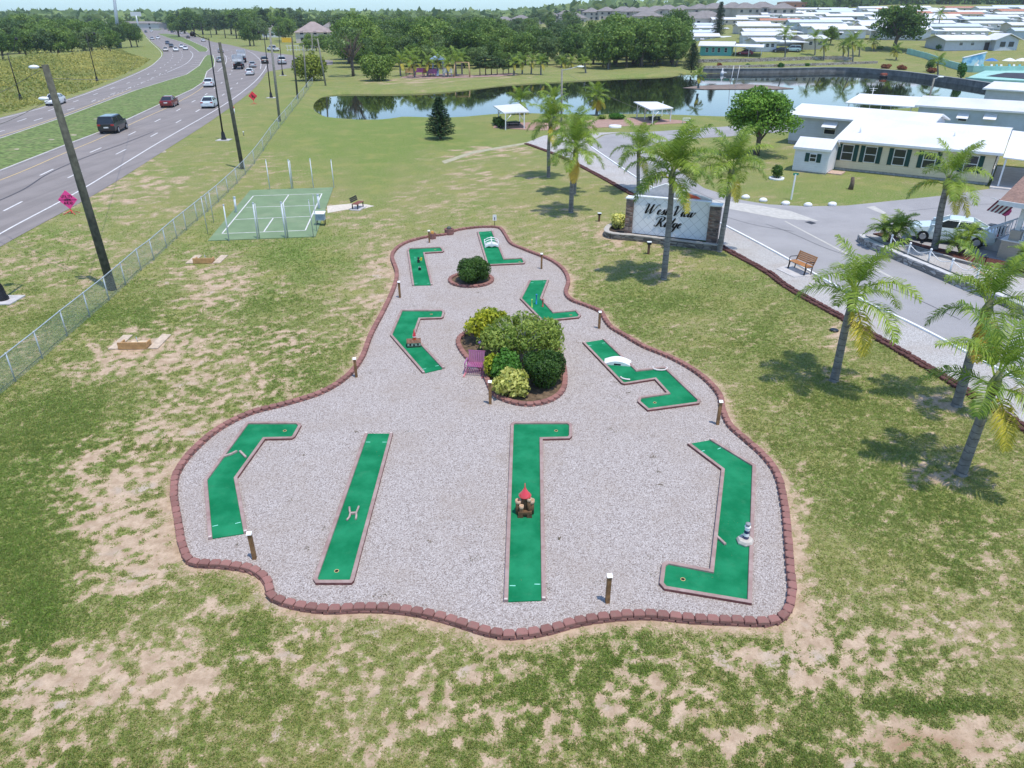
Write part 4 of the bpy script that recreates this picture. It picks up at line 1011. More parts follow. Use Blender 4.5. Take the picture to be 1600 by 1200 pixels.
def diamond(px_c, py_c, bx, by, half, label, m, words):
    p = G(bx, by); q = at(px_c, py_c, p.y)-p; th = thing('roadwork_sign', label, 'sign', p, R(4))
    zc = q.z; f = MB()
    f.add([(0,-.01,zc-half),(half,-.01,zc),(0,-.01,zc+half),(-half,-.01,zc),(0,.01,zc-half),(half,.01,zc),(0,.01,zc+half),(-half,.01,zc)],[(0,1,2,3),(7,6,5,4),(0,4,5,1),(1,5,6,2),(2,6,7,3),(3,7,4,0)]); f.build('panel', m, th)
    f = MB(); f.box((0,.025,zc/2+.05),(.05,.03,zc+.1)); f.build('stand_post', m_fabr, th)
    f = MB(); f.box((0,-.018,zc),(half*1.8,.01,.02)); f.build('brace', m_black, th)
    for a in (0.6,2.5,3.8,5.6): f = MB(); f.tube([(0,0,.25),(.55*math.cos(a),.55*math.sin(a),.01)], .02, 5); f.build('leg', m_fabr, th)
    f = MB()
    for s, z, h in words: block_text(f, s, 0, zc+z, h, -.022, h*.13)
    if words: f.build('lettering', m_black, th)
    else:
        f.box((-.12,-.02,zc+.15),(.16,.008,.16)); f.box((-.05,-.02,zc-.08),(.14,.008,.36), tilt=('Y',.4)); f.box((.1,-.02,zc-.05),(.36,.008,.06), tilt=('Y',.6)); f.box((.2,-.02,zc-.25),(.3,.008,.09)); f.build('worker_symbol', m_black, th)
diamond(108,312,112,334,.68,'bright pink diamond roadwork sign with black lettering on the highway bank',m_fab,[('UTILITY',.14,.17),('WORK',-.08,.15),('AHEAD',-.32,.17)])
diamond(397,150,397,163,.70,'red diamond worker sign on the bank beside the highway bend',m_fabr,[])
# small orange-white marker by second pole
p = G(367,178); th = thing('marker_post', 'short white and orange utility marker beside the wooden pole', 'marker', p); f = MB(); f.cyl((0,0,0),(0,0,.75),.06,n=8); f.build('post', m_wp, th); f = MB(); f.cyl((0,0,.75),(0,0,1.0),.065,n=8); f.build('cap', m_redc, th)
p = G(381,212); th = thing('marker_post', 'small grey utility stub beside the black lamp pad', 'marker', p); f = MB(); f.cyl((0,0,0),(0,0,.4),.05,n=8); f.build('post', m_pwg, th); f = MB(); f.sphere((0,0,.43),.08,8,6); f.build('cap', m_lampw, th)
# ------------------------------------------------------------------ court posts
m_cpost = M('white court post', (.58,.62,.66), .5, .08, 2)
CP = [(358,377,349,320,.05,1),(403,374,395,317,.05,2),(447,372.5,439,316,.06,2),(490,371,482,313,.03,3),(495,362,489,305,.03,3),(422,296,415,250,.04,0),(456,295.5,450,250,.05,0),(490,294,484,248,.04,0),(522,293,517,250,.04,0),
      (325,366,314,308,.03,3),(334,348,326,299,.03,3),(369,333,366,308,.09,1),(499,327,496,304,.09,1)]
lb = ['slim pale court post at the far end of the green court','white court post on the left of the green court','white court post along the near edge of the green court','thin grey court post at the side of the green court']
det = ['leftmost on the near edge','second from the left on the near edge','third from the left on the near edge','at the near right corner','behind the near right corner post','leftmost of the far row','second of the far row','third of the far row','rightmost of the far row','at the near left corner','on the left side by the fence','short and stout beside the left court line','short and stout beside the right court line']
for i, (bx,by,tx,ty,r,k) in enumerate(CP):
    p = P(bx,by); q = at(tx,ty,p.y); th = thing('court_post', ('short stout white' if i >= 11 else 'thin grey' if k == 3 else 'white')+' court post '+det[i], 'post', p, 0, 'posts around the sports court')
    f = MB(); f.cyl((0,0,-.1),(q.x-p.x,0,q.z),r*.85,n=8); f.build('post', m_cpost if k != 3 else m_galv, th)
    f = MB(); f.lathe([(r*1.1,q.z-.02),(r*1.1,q.z+.03),(.0001,q.z+.05)], (q.x-p.x,0,0), 8); f.build('cap', m_galv, th)
    if i in (1,2,6): f = MB(); f.cyl((r*1.9,.06,-.1),(r*1.9+q.x-p.x,.06,q.z-.05),r*.7,n=8); f.build('net_pole', m_galv, th)
# equipment box on legs, court bench
p = P(502,352); th = thing('storage_box', 'pale blue grey storage box on legs at the right corner of the green court', 'box', p)
f = MB(); f.box((0,0,.62),(.62,.42,.46)); f.build('body', M('blue grey metal box', (.30,.36,.42), .5), th); f = MB(); f.box((0,-.02,.87),(.72,.54,.05), tilt=('X',R(8))); f.build('lid', m_lampw, th)
for sx in (-1,1):
    for sy in (-1,1): f = MB(); f.box((sx*.27,sy*.17,.2),(.04,.04,.42)); f.build('leg', m_black, th)
p = P(560,326); th = thing('park_bench', 'small red brown slatted bench at the end of the sandy path', 'bench', p, R(75))
m_rb = M('red brown slat', (.22,.08,.06), .7, .2)
f = MB()
for k in range(4): f.box((0,-.18+k*.12,.44),(1.1,.1,.035))
f.build('seat', m_rb, th); f = MB()
for k in range(3): f.box((0,.30+k*.03,.58+k*.12),(1.1,.03,.1), tilt=('X',R(-12)))
f.build('backrest', m_black, th)
for s in (-1,1):
    for y in (-.18,.24): f = MB(); f.box((s*.45,y,.22),(.06,.06,.44)); f.build('leg', m_black, th)
f = MB(); f.box((0,0,.03),(1.3,.8,.06)); f.build('foot_pad', m_slab, th)
# ------------------------------------------------------------------ horseshoe pits
m_pine = M('new pine boards', (.46,.27,.115), .8, .18, 6, dirt=(.33,.19,.09)); m_plank = M('grey sun bleached plank', (.50,.40,.30), .85, .15, 6)
def pit(px, py, w, label, sc):
    p = P(px, py); th = thing('horseshoe_pit', label, 'game pit', p, R(2)); w *= sc
    f = MB(); f.box((0,0,.10),(w,.06,.15)); f.box((0,.0,.255),(w,.06,.15)); f.build('backboard', m_pine, th)
    for s in (-1,1):
        f = MB(); f.box((s*(w/2-.05),.28,.14),(.06,.5,.22)); f.build('side_board', m_pine, th)
        f = MB(); f.box((s*(w/2+.25),.75,.03),(.42,1.5,.05)); f.build('pitching_plank', m_plank, th)
    f = MB(); f.cyl((0,.55,0),(0,.5,.38),.016,n=6); f.build('stake', m_galv, th)
    f = MB(); f.box((0,.5,.012),(w*.7,.8,.02)); f.build('sand_bed', M('pit sand', (.58,.46,.32), .95, .12, 5), th)
pit(208,546,1.22,'larger wooden horseshoe pit in the bare sand nearer the camera', 1.0)
pit(317,412,1.08,'smaller wooden horseshoe pit farther back toward the court', 1.0)
# ------------------------------------------------------------------ wood and iron bench by the road
m_teak = M('orange brown teak', (.40,.185,.07), .6, .15, 5); m_iron = M('black iron', (.012,.014,.016), .4)
a = P(1233,421); c = P(1262,431); d = P(1253,430)
p = P(1249,424,.05); th = thing('park_bench', 'orange wood and black iron bench on the slab by the park road', 'bench', p, math.atan2(P(1265,431).y-P(1240,420).y, P(1265,431).x-P(1240,420).x))
f = MB()
for k in range(5): f.box((0,-.2+k*.1,.46),(1.42,.085,.035))
f.build('seat', m_teak, th); f = MB()
for k in range(5): f.box((0,.28+k*.035,.56+k*.095),(1.42,.03,.085), tilt=('X',R(-20)))
f.build('backrest', m_teak, th)
for s in (-1,1):
    f = MB(); f.box((s*.66,-.22,.23),(.06,.06,.46), tilt=('X',R(-8))); f.build('leg', m_iron, th)
    f = MB(); f.tube([(s*.66,.22,0),(s*.66,.24,.46),(s*.66,.36,.72),(s*.66,.45,.98)], .033, 6); f.box((s*.66,.0,.43),(.05,.5,.05)); f.build('leg', m_iron, th)
    f = MB(); f.tube([(s*.66,-.24,.46),(s*.66,-.26,.66),(s*.66,-.2,.72),(s*.66,.15,.70),(s*.66,.34,.68)], .022, 6); f.build('armrest', m_iron, th)
# ------------------------------------------------------------------ paver edging along the verge
m_pav = blockmat('dark red brown paver', (.10,.045,.04))
PV = [(822,225),(863,240),(905,259),(980,300),(1060,347),(1130,388),(1200,427),(1232,451),(1325,503),(1462,583),(1600,671),(1700,735)]
pv = resample(catmull([P(x,y) for x,y in PV], 6), .30)
edg2 = thing('paver_edging', 'low row of dark red brown pavers between the lawn and the shell verge', 'edging', (0,0,0))
rest = MB(); rt = []; order = set(sorted(range(len(pv)-1), key=lambda i: pv[i].y if pv[i].x < 17 else 99)[:100])
for i in range(len(pv)-1):
    a, c = pv[i], pv[i+1]; d = c-a; rz = math.atan2(d.y, d.x); n = Vector((-d.y,d.x,0)).normalized()
    tgt = MB() if i in order else rest; n0 = len(tgt.f)
    for sgn in (-1,1):
        block(tgt, (a+c)/2+n*.13*sgn+Vector((random.uniform(-.02,.02),0,0)), rz+(0 if sgn > 0 else PI), -.02, .11+random.uniform(-.02,.02))
    if i in order: with_tint(tgt.build('paver', m_pav, edg2), random.random())
    else: rt += [random.random()]*(len(rest.f)-n0)
o = rest.build('paver', m_pav, edg2); o['kind'] = 'stuff'; a_ = o.data.attributes.new('tint','FLOAT','FACE'); a_.data.foreach_set('value', np.array(rt, np.float32))
# ------------------------------------------------------------------ park entrance sign
m_stone = stonemat('brown stacked stone', (.20,.115,.085), (.30,.22,.18), (.10,.07,.06), 3.2, 9, (.17,.14,.12))
m_wall = stonemat('grey stacked wall stone', (.21,.18,.15), (.30,.27,.23), (.12,.10,.085), 3.6, 8, (.10,.09,.08))
m, t, b = nt('white tile with diagonal grout'); co = obj_co(t); sx = N(t,'ShaderNodeSeparateXYZ'); t.links.new(co, sx.inputs[0])
d1 = math_(t,'PINGPONG', math_(t,'MULTIPLY', math_(t,'ADD', sx.outputs[0], sx.outputs[2]), 1.55), .5); d2 = math_(t,'PINGPONG', math_(t,'MULTIPLY', math_(t,'SUBTRACT', sx.outputs[0], sx.outputs[2]), 1.55), .5)
c = mixc(t, math_(t,'LESS_THAN', math_(t,'MINIMUM', d1, d2), .018), mixc(t, noise(t, co, 2, 3), (.82,.82,.82), (.74,.74,.75)), (.36,.36,.37))
t.links.new(c, b.inputs['Base Color']); b.inputs['Roughness'].default_value = .4; m_tile = m
A = P(987,364,.35); B = P(1103,376,.35); du = (B-A); W = du.to_2d().length; rz = math.atan2(du.y, du.x)
th = thing('entrance_sign', 'white tiled park entrance sign between brown stone pillars, black script lettering', 'sign', (A.x, A.y, 0), rz)
topz = zat(A.y, 307); HT = topz-.35
f = MB(); f.box((W/2,.14,.35+HT/2),(W,.22,HT)); f.build('tile_panel', m_tile, th)
f = MB(); f.box((W/2,.14,topz+.03),(W,.34,.06)); f.build('cap_ledge', m_lampw, th)
for x in (-.24, W+.34): f = MB(); w_ = .46 if x < 0 else .66; f.box((x,.16,(topz-.15)/2),(w_,.62,topz-.15)); pl = f.build('stone_pillar', m_stone, th); f = MB(); f.box((x,.16,topz-.11),(w_+.1,.72,.08)); f.build('pillar_cap', m_lampw, pl)
# gabled roof panels of the second face behind (V-shaped sign) with its red strip
gz = zat(A.y+.8, 291); m_gab = M('pale grey gable board', (.55,.52,.52), .7, .1)
f = MB(); f.loft([[(0,.55,topz-.1),(W,.55,topz-.1),(W,.55,topz+.02),(W*.38,.55,gz+.3),(0,.55,topz+.02)],[(0,.67,topz-.1),(W,.67,topz-.1),(W,.67,topz+.02),(W*.38,.67,gz+.3),(0,.67,topz+.02)]]); f.build('gable_board', m_gab, th)
f = MB(); f.loft([[(W*.66,.52,topz+.07),(W*.86,.52,topz+.07),(W*.80,.52,topz+.22),(W*.66,.52,topz+.36)],[(W*.66,.54,topz+.07),(W*.86,.54,topz+.07),(W*.80,.54,topz+.22),(W*.66,.54,topz+.36)]]); f.build('red_panel', M('red orange board', (.62,.10,.05), .6), th)
f = MB(); f.tube([(0,.6,topz+.05),(W*.38,.6,gz+.34),(W,.6,topz+.05)], .05, 6); f.build('gable_trim', m_wp, th)
# script lettering, drawn as pen strokes
SG = {'W':(2.45,[[(0,1.5),(.15,1.95),(.42,1.9),(.5,1.4),(.42,.5),(.5,.02),(.8,.55),(1.1,1.4),(1.3,1.95),(1.22,1.2),(1.2,.3),(1.3,.02),(1.65,.7),(1.95,1.6),(2.2,1.98),(2.4,1.85)]]),
 'e':(.62,[[(0,.32),(.3,.55),(.46,.85),(.34,1.02),(.13,.78),(.09,.35),(.25,.02),(.62,.3)]]),
 's':(.62,[[(0,.3),(.25,.75),(.4,1.08),(.46,.7),(.5,.3),(.3,.02),(.08,.14)],[(.3,.05),(.62,.3)]]),
 't':(.60,[[(0,.3),(.22,.8),(.38,1.6)],[(.38,1.6),(.24,.6),(.24,.15),(.36,.02),(.6,.3)],[(.05,1.12),(.34,1.08),(.62,1.16)]]),
 'V':(1.5,[[(0,1.5),(.12,1.9),(.38,1.95),(.48,1.4),(.46,.5),(.52,.02),(.85,.7),(1.15,1.5),(1.42,2.0),(1.62,1.9)]]),
 'i':(.5,[[(0,.32),(.22,1.0)],[(.22,1.0),(.16,.4),(.2,.06),(.3,.02),(.5,.3)],[(.30,1.42),(.33,1.36)]]),
 'w':(1.25,[[(0,.4),(.18,1.0),(.14,.3),(.28,.02),(.52,.4),(.64,1.0),(.6,.3),(.74,.02),(1.0,.45),(1.08,1.02),(1.25,.85)]]),
 'R':(1.5,[[(.62,1.85),(.5,1.2),(.4,.4),(.15,.0),(-.1,.12),(-.05,.32)],[(-.12,1.25),(-.05,1.75),(.45,2.05),(1.05,1.95),(1.15,1.5),(.85,1.1),(.5,1.0)],[(.72,1.02),(.92,.5),(1.12,.04),(1.35,.06),(1.5,.35)]]),
 'd':(.92,[[(.56,.85),(.34,1.02),(.1,.7),(.09,.25),(.25,.02),(.5,.4),(.7,1.2),(.84,2.0)],[(.84,2.0),(.62,.8),(.58,.2),(.7,.02),(.92,.3)]]),
 'g':(.80,[[(.56,.85),(.34,1.02),(.1,.7),(.1,.28),(.26,.05),(.5,.45),(.62,1.0)],[(.62,1.0),(.5,.1),(.38,-.55),(.12,-.85),(-.08,-.62),(.15,-.25),(.8,.32)]])}
def script(mb, word, x0, z0, xh, zs, y=.02):
    x = x0
    for ch in word:
        if ch == ' ': x += .75*xh; continue
        adv, sts = SG[ch]
        for st in sts:
            q = catmull([Vector((a, 0, b_)) for a, b_ in st], 7); q = resample(q, .055); vs = []; n = len(q)
            if n < 3: q = [q[0], q[0].lerp(q[-1], .5), q[-1]]; n = 3
            for i, c_ in enumerate(q):
                d = (q[min(i+1,n-1)]-q[max(i-1,0)]).normalized(); down = max(0, -d.z); e = min(i, n-1-i)/max(1, n*.18)
                w = (.045+.09*down**1.5)*min(1, .45+e) if len(st) > 2 else .10
                nx, nz = -d.z*w, d.x*w
                for sg in (-1,1):
                    lx, lz = c_.x+sg*nx*1.25, c_.z+sg*nz; X_ = x+lx*xh+lz*.34*zs; vs.append((X_, y, z0+lz*zs)); vs.append((X_, y-.03, z0+lz*zs))
            fs = []
            for i in range(n-1):
                a = i*4; fs += [(a+1,a+5,a+7,a+3),(a+3,a+7,a+6,a+2),(a,a+4,a+5,a+1)]
            mb.add(vs, fs)
        x += adv*xh
    return x
m_ink = M('black sign lettering', (.008,.008,.009), .4, .05)
def word_w(s): return sum(.75 if c == ' ' else SG[c][0] for c in s)
xh = W*.70/(word_w('West View')+.3); zs = HT*.135
f = MB(); script(f, 'West View', W*.13, .35+HT*.575, xh, zs); f.build('lettering', m_ink, th)
f = MB(); script(f, 'Ridge', W*.30, .35+HT*.25, xh*1.05, zs); f.build('lettering', m_ink, th)
# stacked-stone planter wall below the sign
pw = [P(x,y) for x,y in ((948,373),(953,366),(1000,367),(1060,377),(1120,385),(1128,383))]
def wall_strip(pts, z0, z1, th_, closed=False):
    f = MB(); pts = resample(catmull(pts, 4), .5)
    for i in range(len(pts)-1):
        a, c = pts[i], pts[i+1]; d = c-a; rz_ = math.atan2(d.y,d.x); f.box(((a.x+c.x)/2,(a.y+c.y)/2,(z0+z1)/2),(d.length+.02,th_*random.uniform(.97,1.03),z1-z0+random.uniform(-.015,.015)), rz_)
    return f
c0 = P(950,368); th = thing('stone_planter', 'low stacked stone planter wall in front of the entrance sign', 'planter wall', (0,0,0))
wall_strip([P(x,y) for x,y in ((962,356),(949,363),(951,372),(990,376),(1040,382),(1090,388),(1122,392))], -.05, .34, .28).build('stone_wall', m_wall, th)
wall_strip([P(x,y) for x,y in ((962,356),(949,363),(951,372),(990,376),(1040,382),(1090,388),(1122,392))], .345, .40, .34).build('cap_stones', M('pale cap stone', (.40,.37,.33), .85, .15, 4), th)
f = MB(); f.flat(px_poly([(962,357),(950,364),(952,370),(990,374),(1040,380),(1090,386),(1122,390),(1122,378),(1060,368),(990,360)]), .2); f.build('soil', M('dark planter soil', (.06,.045,.035), .95, .3), th)
bush(965,361,28,333,'bright yellow leaved shrub at the left end of the entrance sign planter', L_pale, 1500, .10, 31, dz=.2)
bush(1104,382,22,370,'low green fern like plant at the right end of the entrance sign', L_mid, 600, .10, 32, dz=.2)
bush(993,366,12,352,'thin upright plant in front of the entrance sign tiles', L_olive, 120, .09, 33, dz=.2, asp=.25)
p = P(981,366,.2); th = thing('small_sign', 'small white placard on a wire stand in the sign planter', 'sign', p); f = MB(); f.box((0,0,.62),(.42,.02,.32)); f.build('sign_plate', m_wp, th); f = MB(); f.box((-.15,.01,.25),(.02,.02,.6)); f.box((.15,.01,.25),(.02,.02,.6)); f.build('stand', m_galv, th); f = MB(); f.box((.0,-.013,.62),(.3,.005,.05)); f.build('printed_bar', m_navy, th)
for x, y, ty, lb in ((936,346,333,'short brown bollard light on the lawn left of the entrance sign'),(1013,397,378,'short brown bollard light in front of the entrance sign')):
    p = P(x,y); h = zat(p.y, ty); th = thing('bollard_light', lb, 'bollard', p); f = MB(); f.box((0,0,h*.4),(.13,.13,h*.8)); f.build('post', M('brown bollard', (.13,.07,.045), .8), th); f = MB(); f.box((0,0,h*.9),(.24,.2,h*.2)); f.build('lamp_head', m_black, th); f = MB(); f.box((0,-.02,h*1.01),(.26,.22,.03)); f.build('lens', m_lampw, th)
# white rocks along the far road edge, sign stake, potted cypress
for x, y, lb in ((1227,320,'leftmost white painted rock along the road edge'),(1262,322.5,'middle white painted rock along the road edge'),(1300,321.5,'rightmost white painted rock along the road edge'),(1165,310,'white painted rock near the entrance sign palms'),(1192,315,'white painted rock at the start of the lawn bend')):
    p = P(x,y); f = MB(); f.sphere((0,0,.1),.34,9,6,sc=(1,.7,.62)); rv = random.Random(x)
    f.v = [(v[0]*rv.uniform(.9,1.1), v[1]*rv.uniform(.9,1.1), v[2]) for v in f.v]; o = f.build('white_rock', m_wp); o.location = p; tag(o, lb, 'rock')
p = P(1236,312); h = zat(p.y, 272); th = thing('street_sign', 'white post with a small green street name plate on the lawn corner', 'sign', p); f = MB(); f.box((0,0,h/2),(.10,.10,h)); f.build('post', m_wp, th); f = MB(); f.box((.02,0,h),(.42,.03,.17)); f.build('sign_plate', M('green sign', (.03,.22,.14), .5), th)
bush(1213,279,18,255,'small upright green cypress in the white rimmed pot bed', L_dark, 700, .10, 41, name='cypress', cat='tree')
f = MB(); f.lathe([(.62,0),(.66,.16),(.5,.16),(.46,.02)], (0,0,0), 16); o = f.build('round_planter', m_wp); o.location = P(1213,280); tag(o, 'white round planter rim around the small cypress', 'planter')
p = P(1329,296); f = MB(); f.tube([(0,0,0),(.05,0,.5),(0,.05,1.0)], [.22,.17,.14], 7); o = f.build('tree_stump', m_stem); o.location = p; tag(o, 'short grey tree stump in a bare patch on the house lawn', 'stump')
p = P(1303,517); f = MB(); rs = MB(); f.lathe([(.20,0),(.20,.06),(.17,.08),(.0001,.08)], (0,0,0), 12, sm=False); f.build('x', m_iron); o = bpy.data.objects['x']; o.name = 'valve_cover'; o.location = p; tag(o, 'dark round valve cover in the sand by the pavers', 'cover')
# ------------------------------------------------------------------ palms
L_palm = leafmat('palm frond', (.065,.135,.016), (.32,.42,.06), .3, .4)
L_palmy = leafmat('yellowing palm frond', (.22,.24,.02), (.62,.52,.07), .3, .5)
L_palmo = leafmat('orange dry frond', (.42,.26,.03), (.75,.52,.10), .25, .6)
m_ptrunk, t, b = nt('grey ringed palm trunk'); co = obj_co(t); sx = N(t,'ShaderNodeSeparateXYZ'); t.links.new(co, sx.inputs[0])
fr = math_(t,'PINGPONG', math_(t,'ADD', math_(t,'MULTIPLY', sx.outputs[2], 4.0), noise(t, co, 3, 2)), .5)
c = mixc(t, ramp(t, noise(t, co, 2.2, 4, .7), .3, .7), (.14,.132,.122), (.25,.24,.225)); c = mixc(t, ramp(t, fr, .10, .02), c, (.10,.095,.09)); c = mixc(t, ramp(t, noise(t, co, 5, 4, .7), .58, .75), c, (.09,.085,.08))
t.links.new(c, b.inputs['Base Color']); b.inputs['Roughness'].default_value = .9; bump(t, b, fr, .4, .02)
m_shaft = M('green brown crownshaft', (.16,.17,.07), .7, .3, 5)
def frond_mesh(name, e0, bend, L, m, seed, nl=58, lw=.021, droop=.65, lfrac=.27):
    g = np.random.default_rng(seed); ns = 14; pts = []; p = np.array([0.,0.,0.]); yaw = 0
    for i in range(ns+1):
        pts.append(p.copy()); s = i/ns; e = e0-bend*s**1.15; p = p+np.array([math.cos(e)*math.cos(yaw), math.cos(e)*math.sin(yaw), math.sin(e)])*L/ns; yaw += g.normal(0,.03)
    pts = np.array(pts); V = []; T = []
    # rachis as flattened strip pair
    for i in range(ns):
        w0, w1 = .035*(1-i/ns)+.006, .035*(1-(i+1)/ns)+.006; a, c = pts[i], pts[i+1]
        V += [a+[0,w0,0], a-[0,w0,0], c-[0,w1,0], c+[0,w1,0]]; T.append(.9)
        V += [a+[0,0,w0*.8], a-[0,0,w0*.8], c-[0,0,w1*.8], c+[0,0,w1*.8]]; T.append(.9)
    for i in range(nl):
        s = .16+.84*(i+.5)/nl; x = s*ns; k = min(int(x), ns-1); fr_ = x-k; c = pts[k]*(1-fr_)+pts[k+1]*fr_; d = pts[k+1]-pts[k]; d /= np.linalg.norm(d)
        side = np.array([-d[1], d[0], 0]); side /= np.linalg.norm(side)+1e-9; upv = np.cross(d, side); upv = -upv if upv[2] < 0 else upv
        ll = L*lfrac*(math.sin(PI*min(1, .12+.88*s)*.93+.12)**.7)*(.85+.3*g.random())
        for sg in (-1,1):
            lift = g.uniform(-.15,.55); a = c+g.normal(0,.006,3)
            d1 = side*sg*.86+d*(.45+.15*g.random())+upv*lift; d1 /= np.linalg.norm(d1)
            d2 = d1*1.0+np.array([0,0,-droop*(1+.5*g.random())]); d2 /= np.linalg.norm(d2)
            m1 = a+d1*ll*.5; e = m1+d2*ll*.55; wv = np.cross(d1, upv); wv /= np.linalg.norm(wv)+1e-9; tt = np.clip(.5+g.normal(0,.22), 0, 1)
            V += [a-wv*lw*.6, m1-wv*lw, m1+wv*lw, a+wv*lw*.6]; T.append(tt)
            V += [m1-wv*lw, e-wv*lw*.15, e+wv*lw*.15, m1+wv*lw]; T.append(tt)
    return np_mesh(name, np.array(V), 4, T, m)
QF = {}
for k, (e0, bend) in enumerate(((80,60),(66,90),(52,108),(36,112),(20,100))): QF[k] = frond_mesh('frond', R(e0), R(bend), 2.55, L_palm, 50+k)
QY = [frond_mesh('frond', R(-18), R(62), 2.3, L_palmy, 60), frond_mesh('frond', R(-48), R(38), 2.1, L_palmo, 61), frond_mesh('frond', R(15), R(95), 2.4, L_palmy, 62)]
def palm(bx, by, tx, ty, label, sc=1.0, nf=17, yel=2, r=.17, seed=0, name='palm_tree', lift=0, group=None, z=None, dry=0, skip=()):
    g = random.Random(seed); p = G(bx, by) if z is None else P(bx, by, z); q = at(tx, ty, p.y); dx = q.x-p.x; h = q.z-p.z
    th = thing(name, label, 'palm tree', p, 0, group)
    f = MB(); bow = g.uniform(-.1,.1); path = [(0,0,-.1),(0,0,.12),(dx*.12+bow*.3,0,h*.25),(dx*.45+bow,0,h*.6),(dx*.8+bow*.5,0,h*.88),(dx,0,h)]
    f.tube(catmull([Vector(a) for a in path], 4), [r*1.5 if i < 3 else r*(1.12-.35*i/20) for i in range(21)], 10); f.build('trunk', m_ptrunk, th)
    f = MB(); f.tube([(dx*.99,0,h-.25*sc),(dx,0,h+.1*sc),(dx+.02,0,h+.55*sc)], [r*.95,r*1.15,r*.45], 9); f.build('crownshaft', m_shaft, th)
    for k in range(nf):
        lvl = min(4, int(5*k/nf)); a = k*2.399+g.uniform(-.3,.3)
        o = link('frond', QF[lvl], th); s = sc*g.uniform(.88,1.1); o.scale = (s,s,s); o.rotation_euler = (g.uniform(-.1,.1), g.uniform(-.12,.12), a); o.location = (dx+.05*math.cos(a), .05*math.sin(a), h+(.45-.12*lvl)*sc)
    for k in range(yel):
        a = g.uniform(0,2*PI) if k else -1.4+g.uniform(-.3,.3)
        o = link('frond', QY[(0,2)[k % 2] if dry == 0 else 1], th); s = sc*g.uniform(.8,1.0); o.scale = (s,s,s); o.rotation_euler = (0,0,a); o.location = (dx+.08*math.cos(a),.08*math.sin(a),h-.05*sc)
    return th
palm(857,277,860,196,'queen palm at the back left of the lawn palms, before the pond', 1.0, 15, 1, .16, 1)
palm(897,303,899,212,'queen palm standing just behind the front left lawn palm', .95, 15, 0, .16, 2)
palm(892,332,899,240,'queen palm at the front left of the lawn group with one orange frond', 1.0, 16, 1, .17, 3, dry=1)
palm(997,300,998,240,'queen palm behind the left end of the entrance sign', 1.0, 15, 1, .15, 4)
palm(1037,436,1050,278,'tall queen palm in front of the entrance sign lettering', 1.06, 18, 2, .17, 5)
palm(1124,393,1142,272,'queen palm beside the right pillar of the entrance sign', 1.0, 17, 1, .17, 6)
palm(1303,595,1332,470,'queen palm with a curled top frond standing in the lawn below the road bench', .98, 12, 1, .16, 7)
palm(1494,634,1541,488,'queen palm with golden lower fronds next to the pavers on the right', .88, 11, 4, .17, 8, dry=1)
palm(1501,741,1553,604,'queen palm nearest the camera on the right side of the lawn', .93, 11, 2, .16, 9)
# orange-skirted palms on the near pond bank
for i, (x, y, ty, lb) in enumerate(((813,178,163,'low palm with orange skirt at the pond edge behind the left pavilion'),(866,190,160,'palm with yellow skirt behind the park lamp'),(932,180,155,'palm with bright orange skirt at the middle of the pond edge'))):
    palm(x, y, x, ty, lb, .95, 13, 0, .2, 20+i)
    th = bpy.data.objects[[o.name for o in bpy.data.objects if o.get('label') == lb][0]]
    for k in range(9):
        h = zat(th.location.y, ty)-th.location.z; o = link('frond', QY[1 if k % 2 else 0], th); s = .8; o.scale = (s,s,s); a = k*.7; o.rotation_euler = (0,0,a); o.location = (0,0,h)
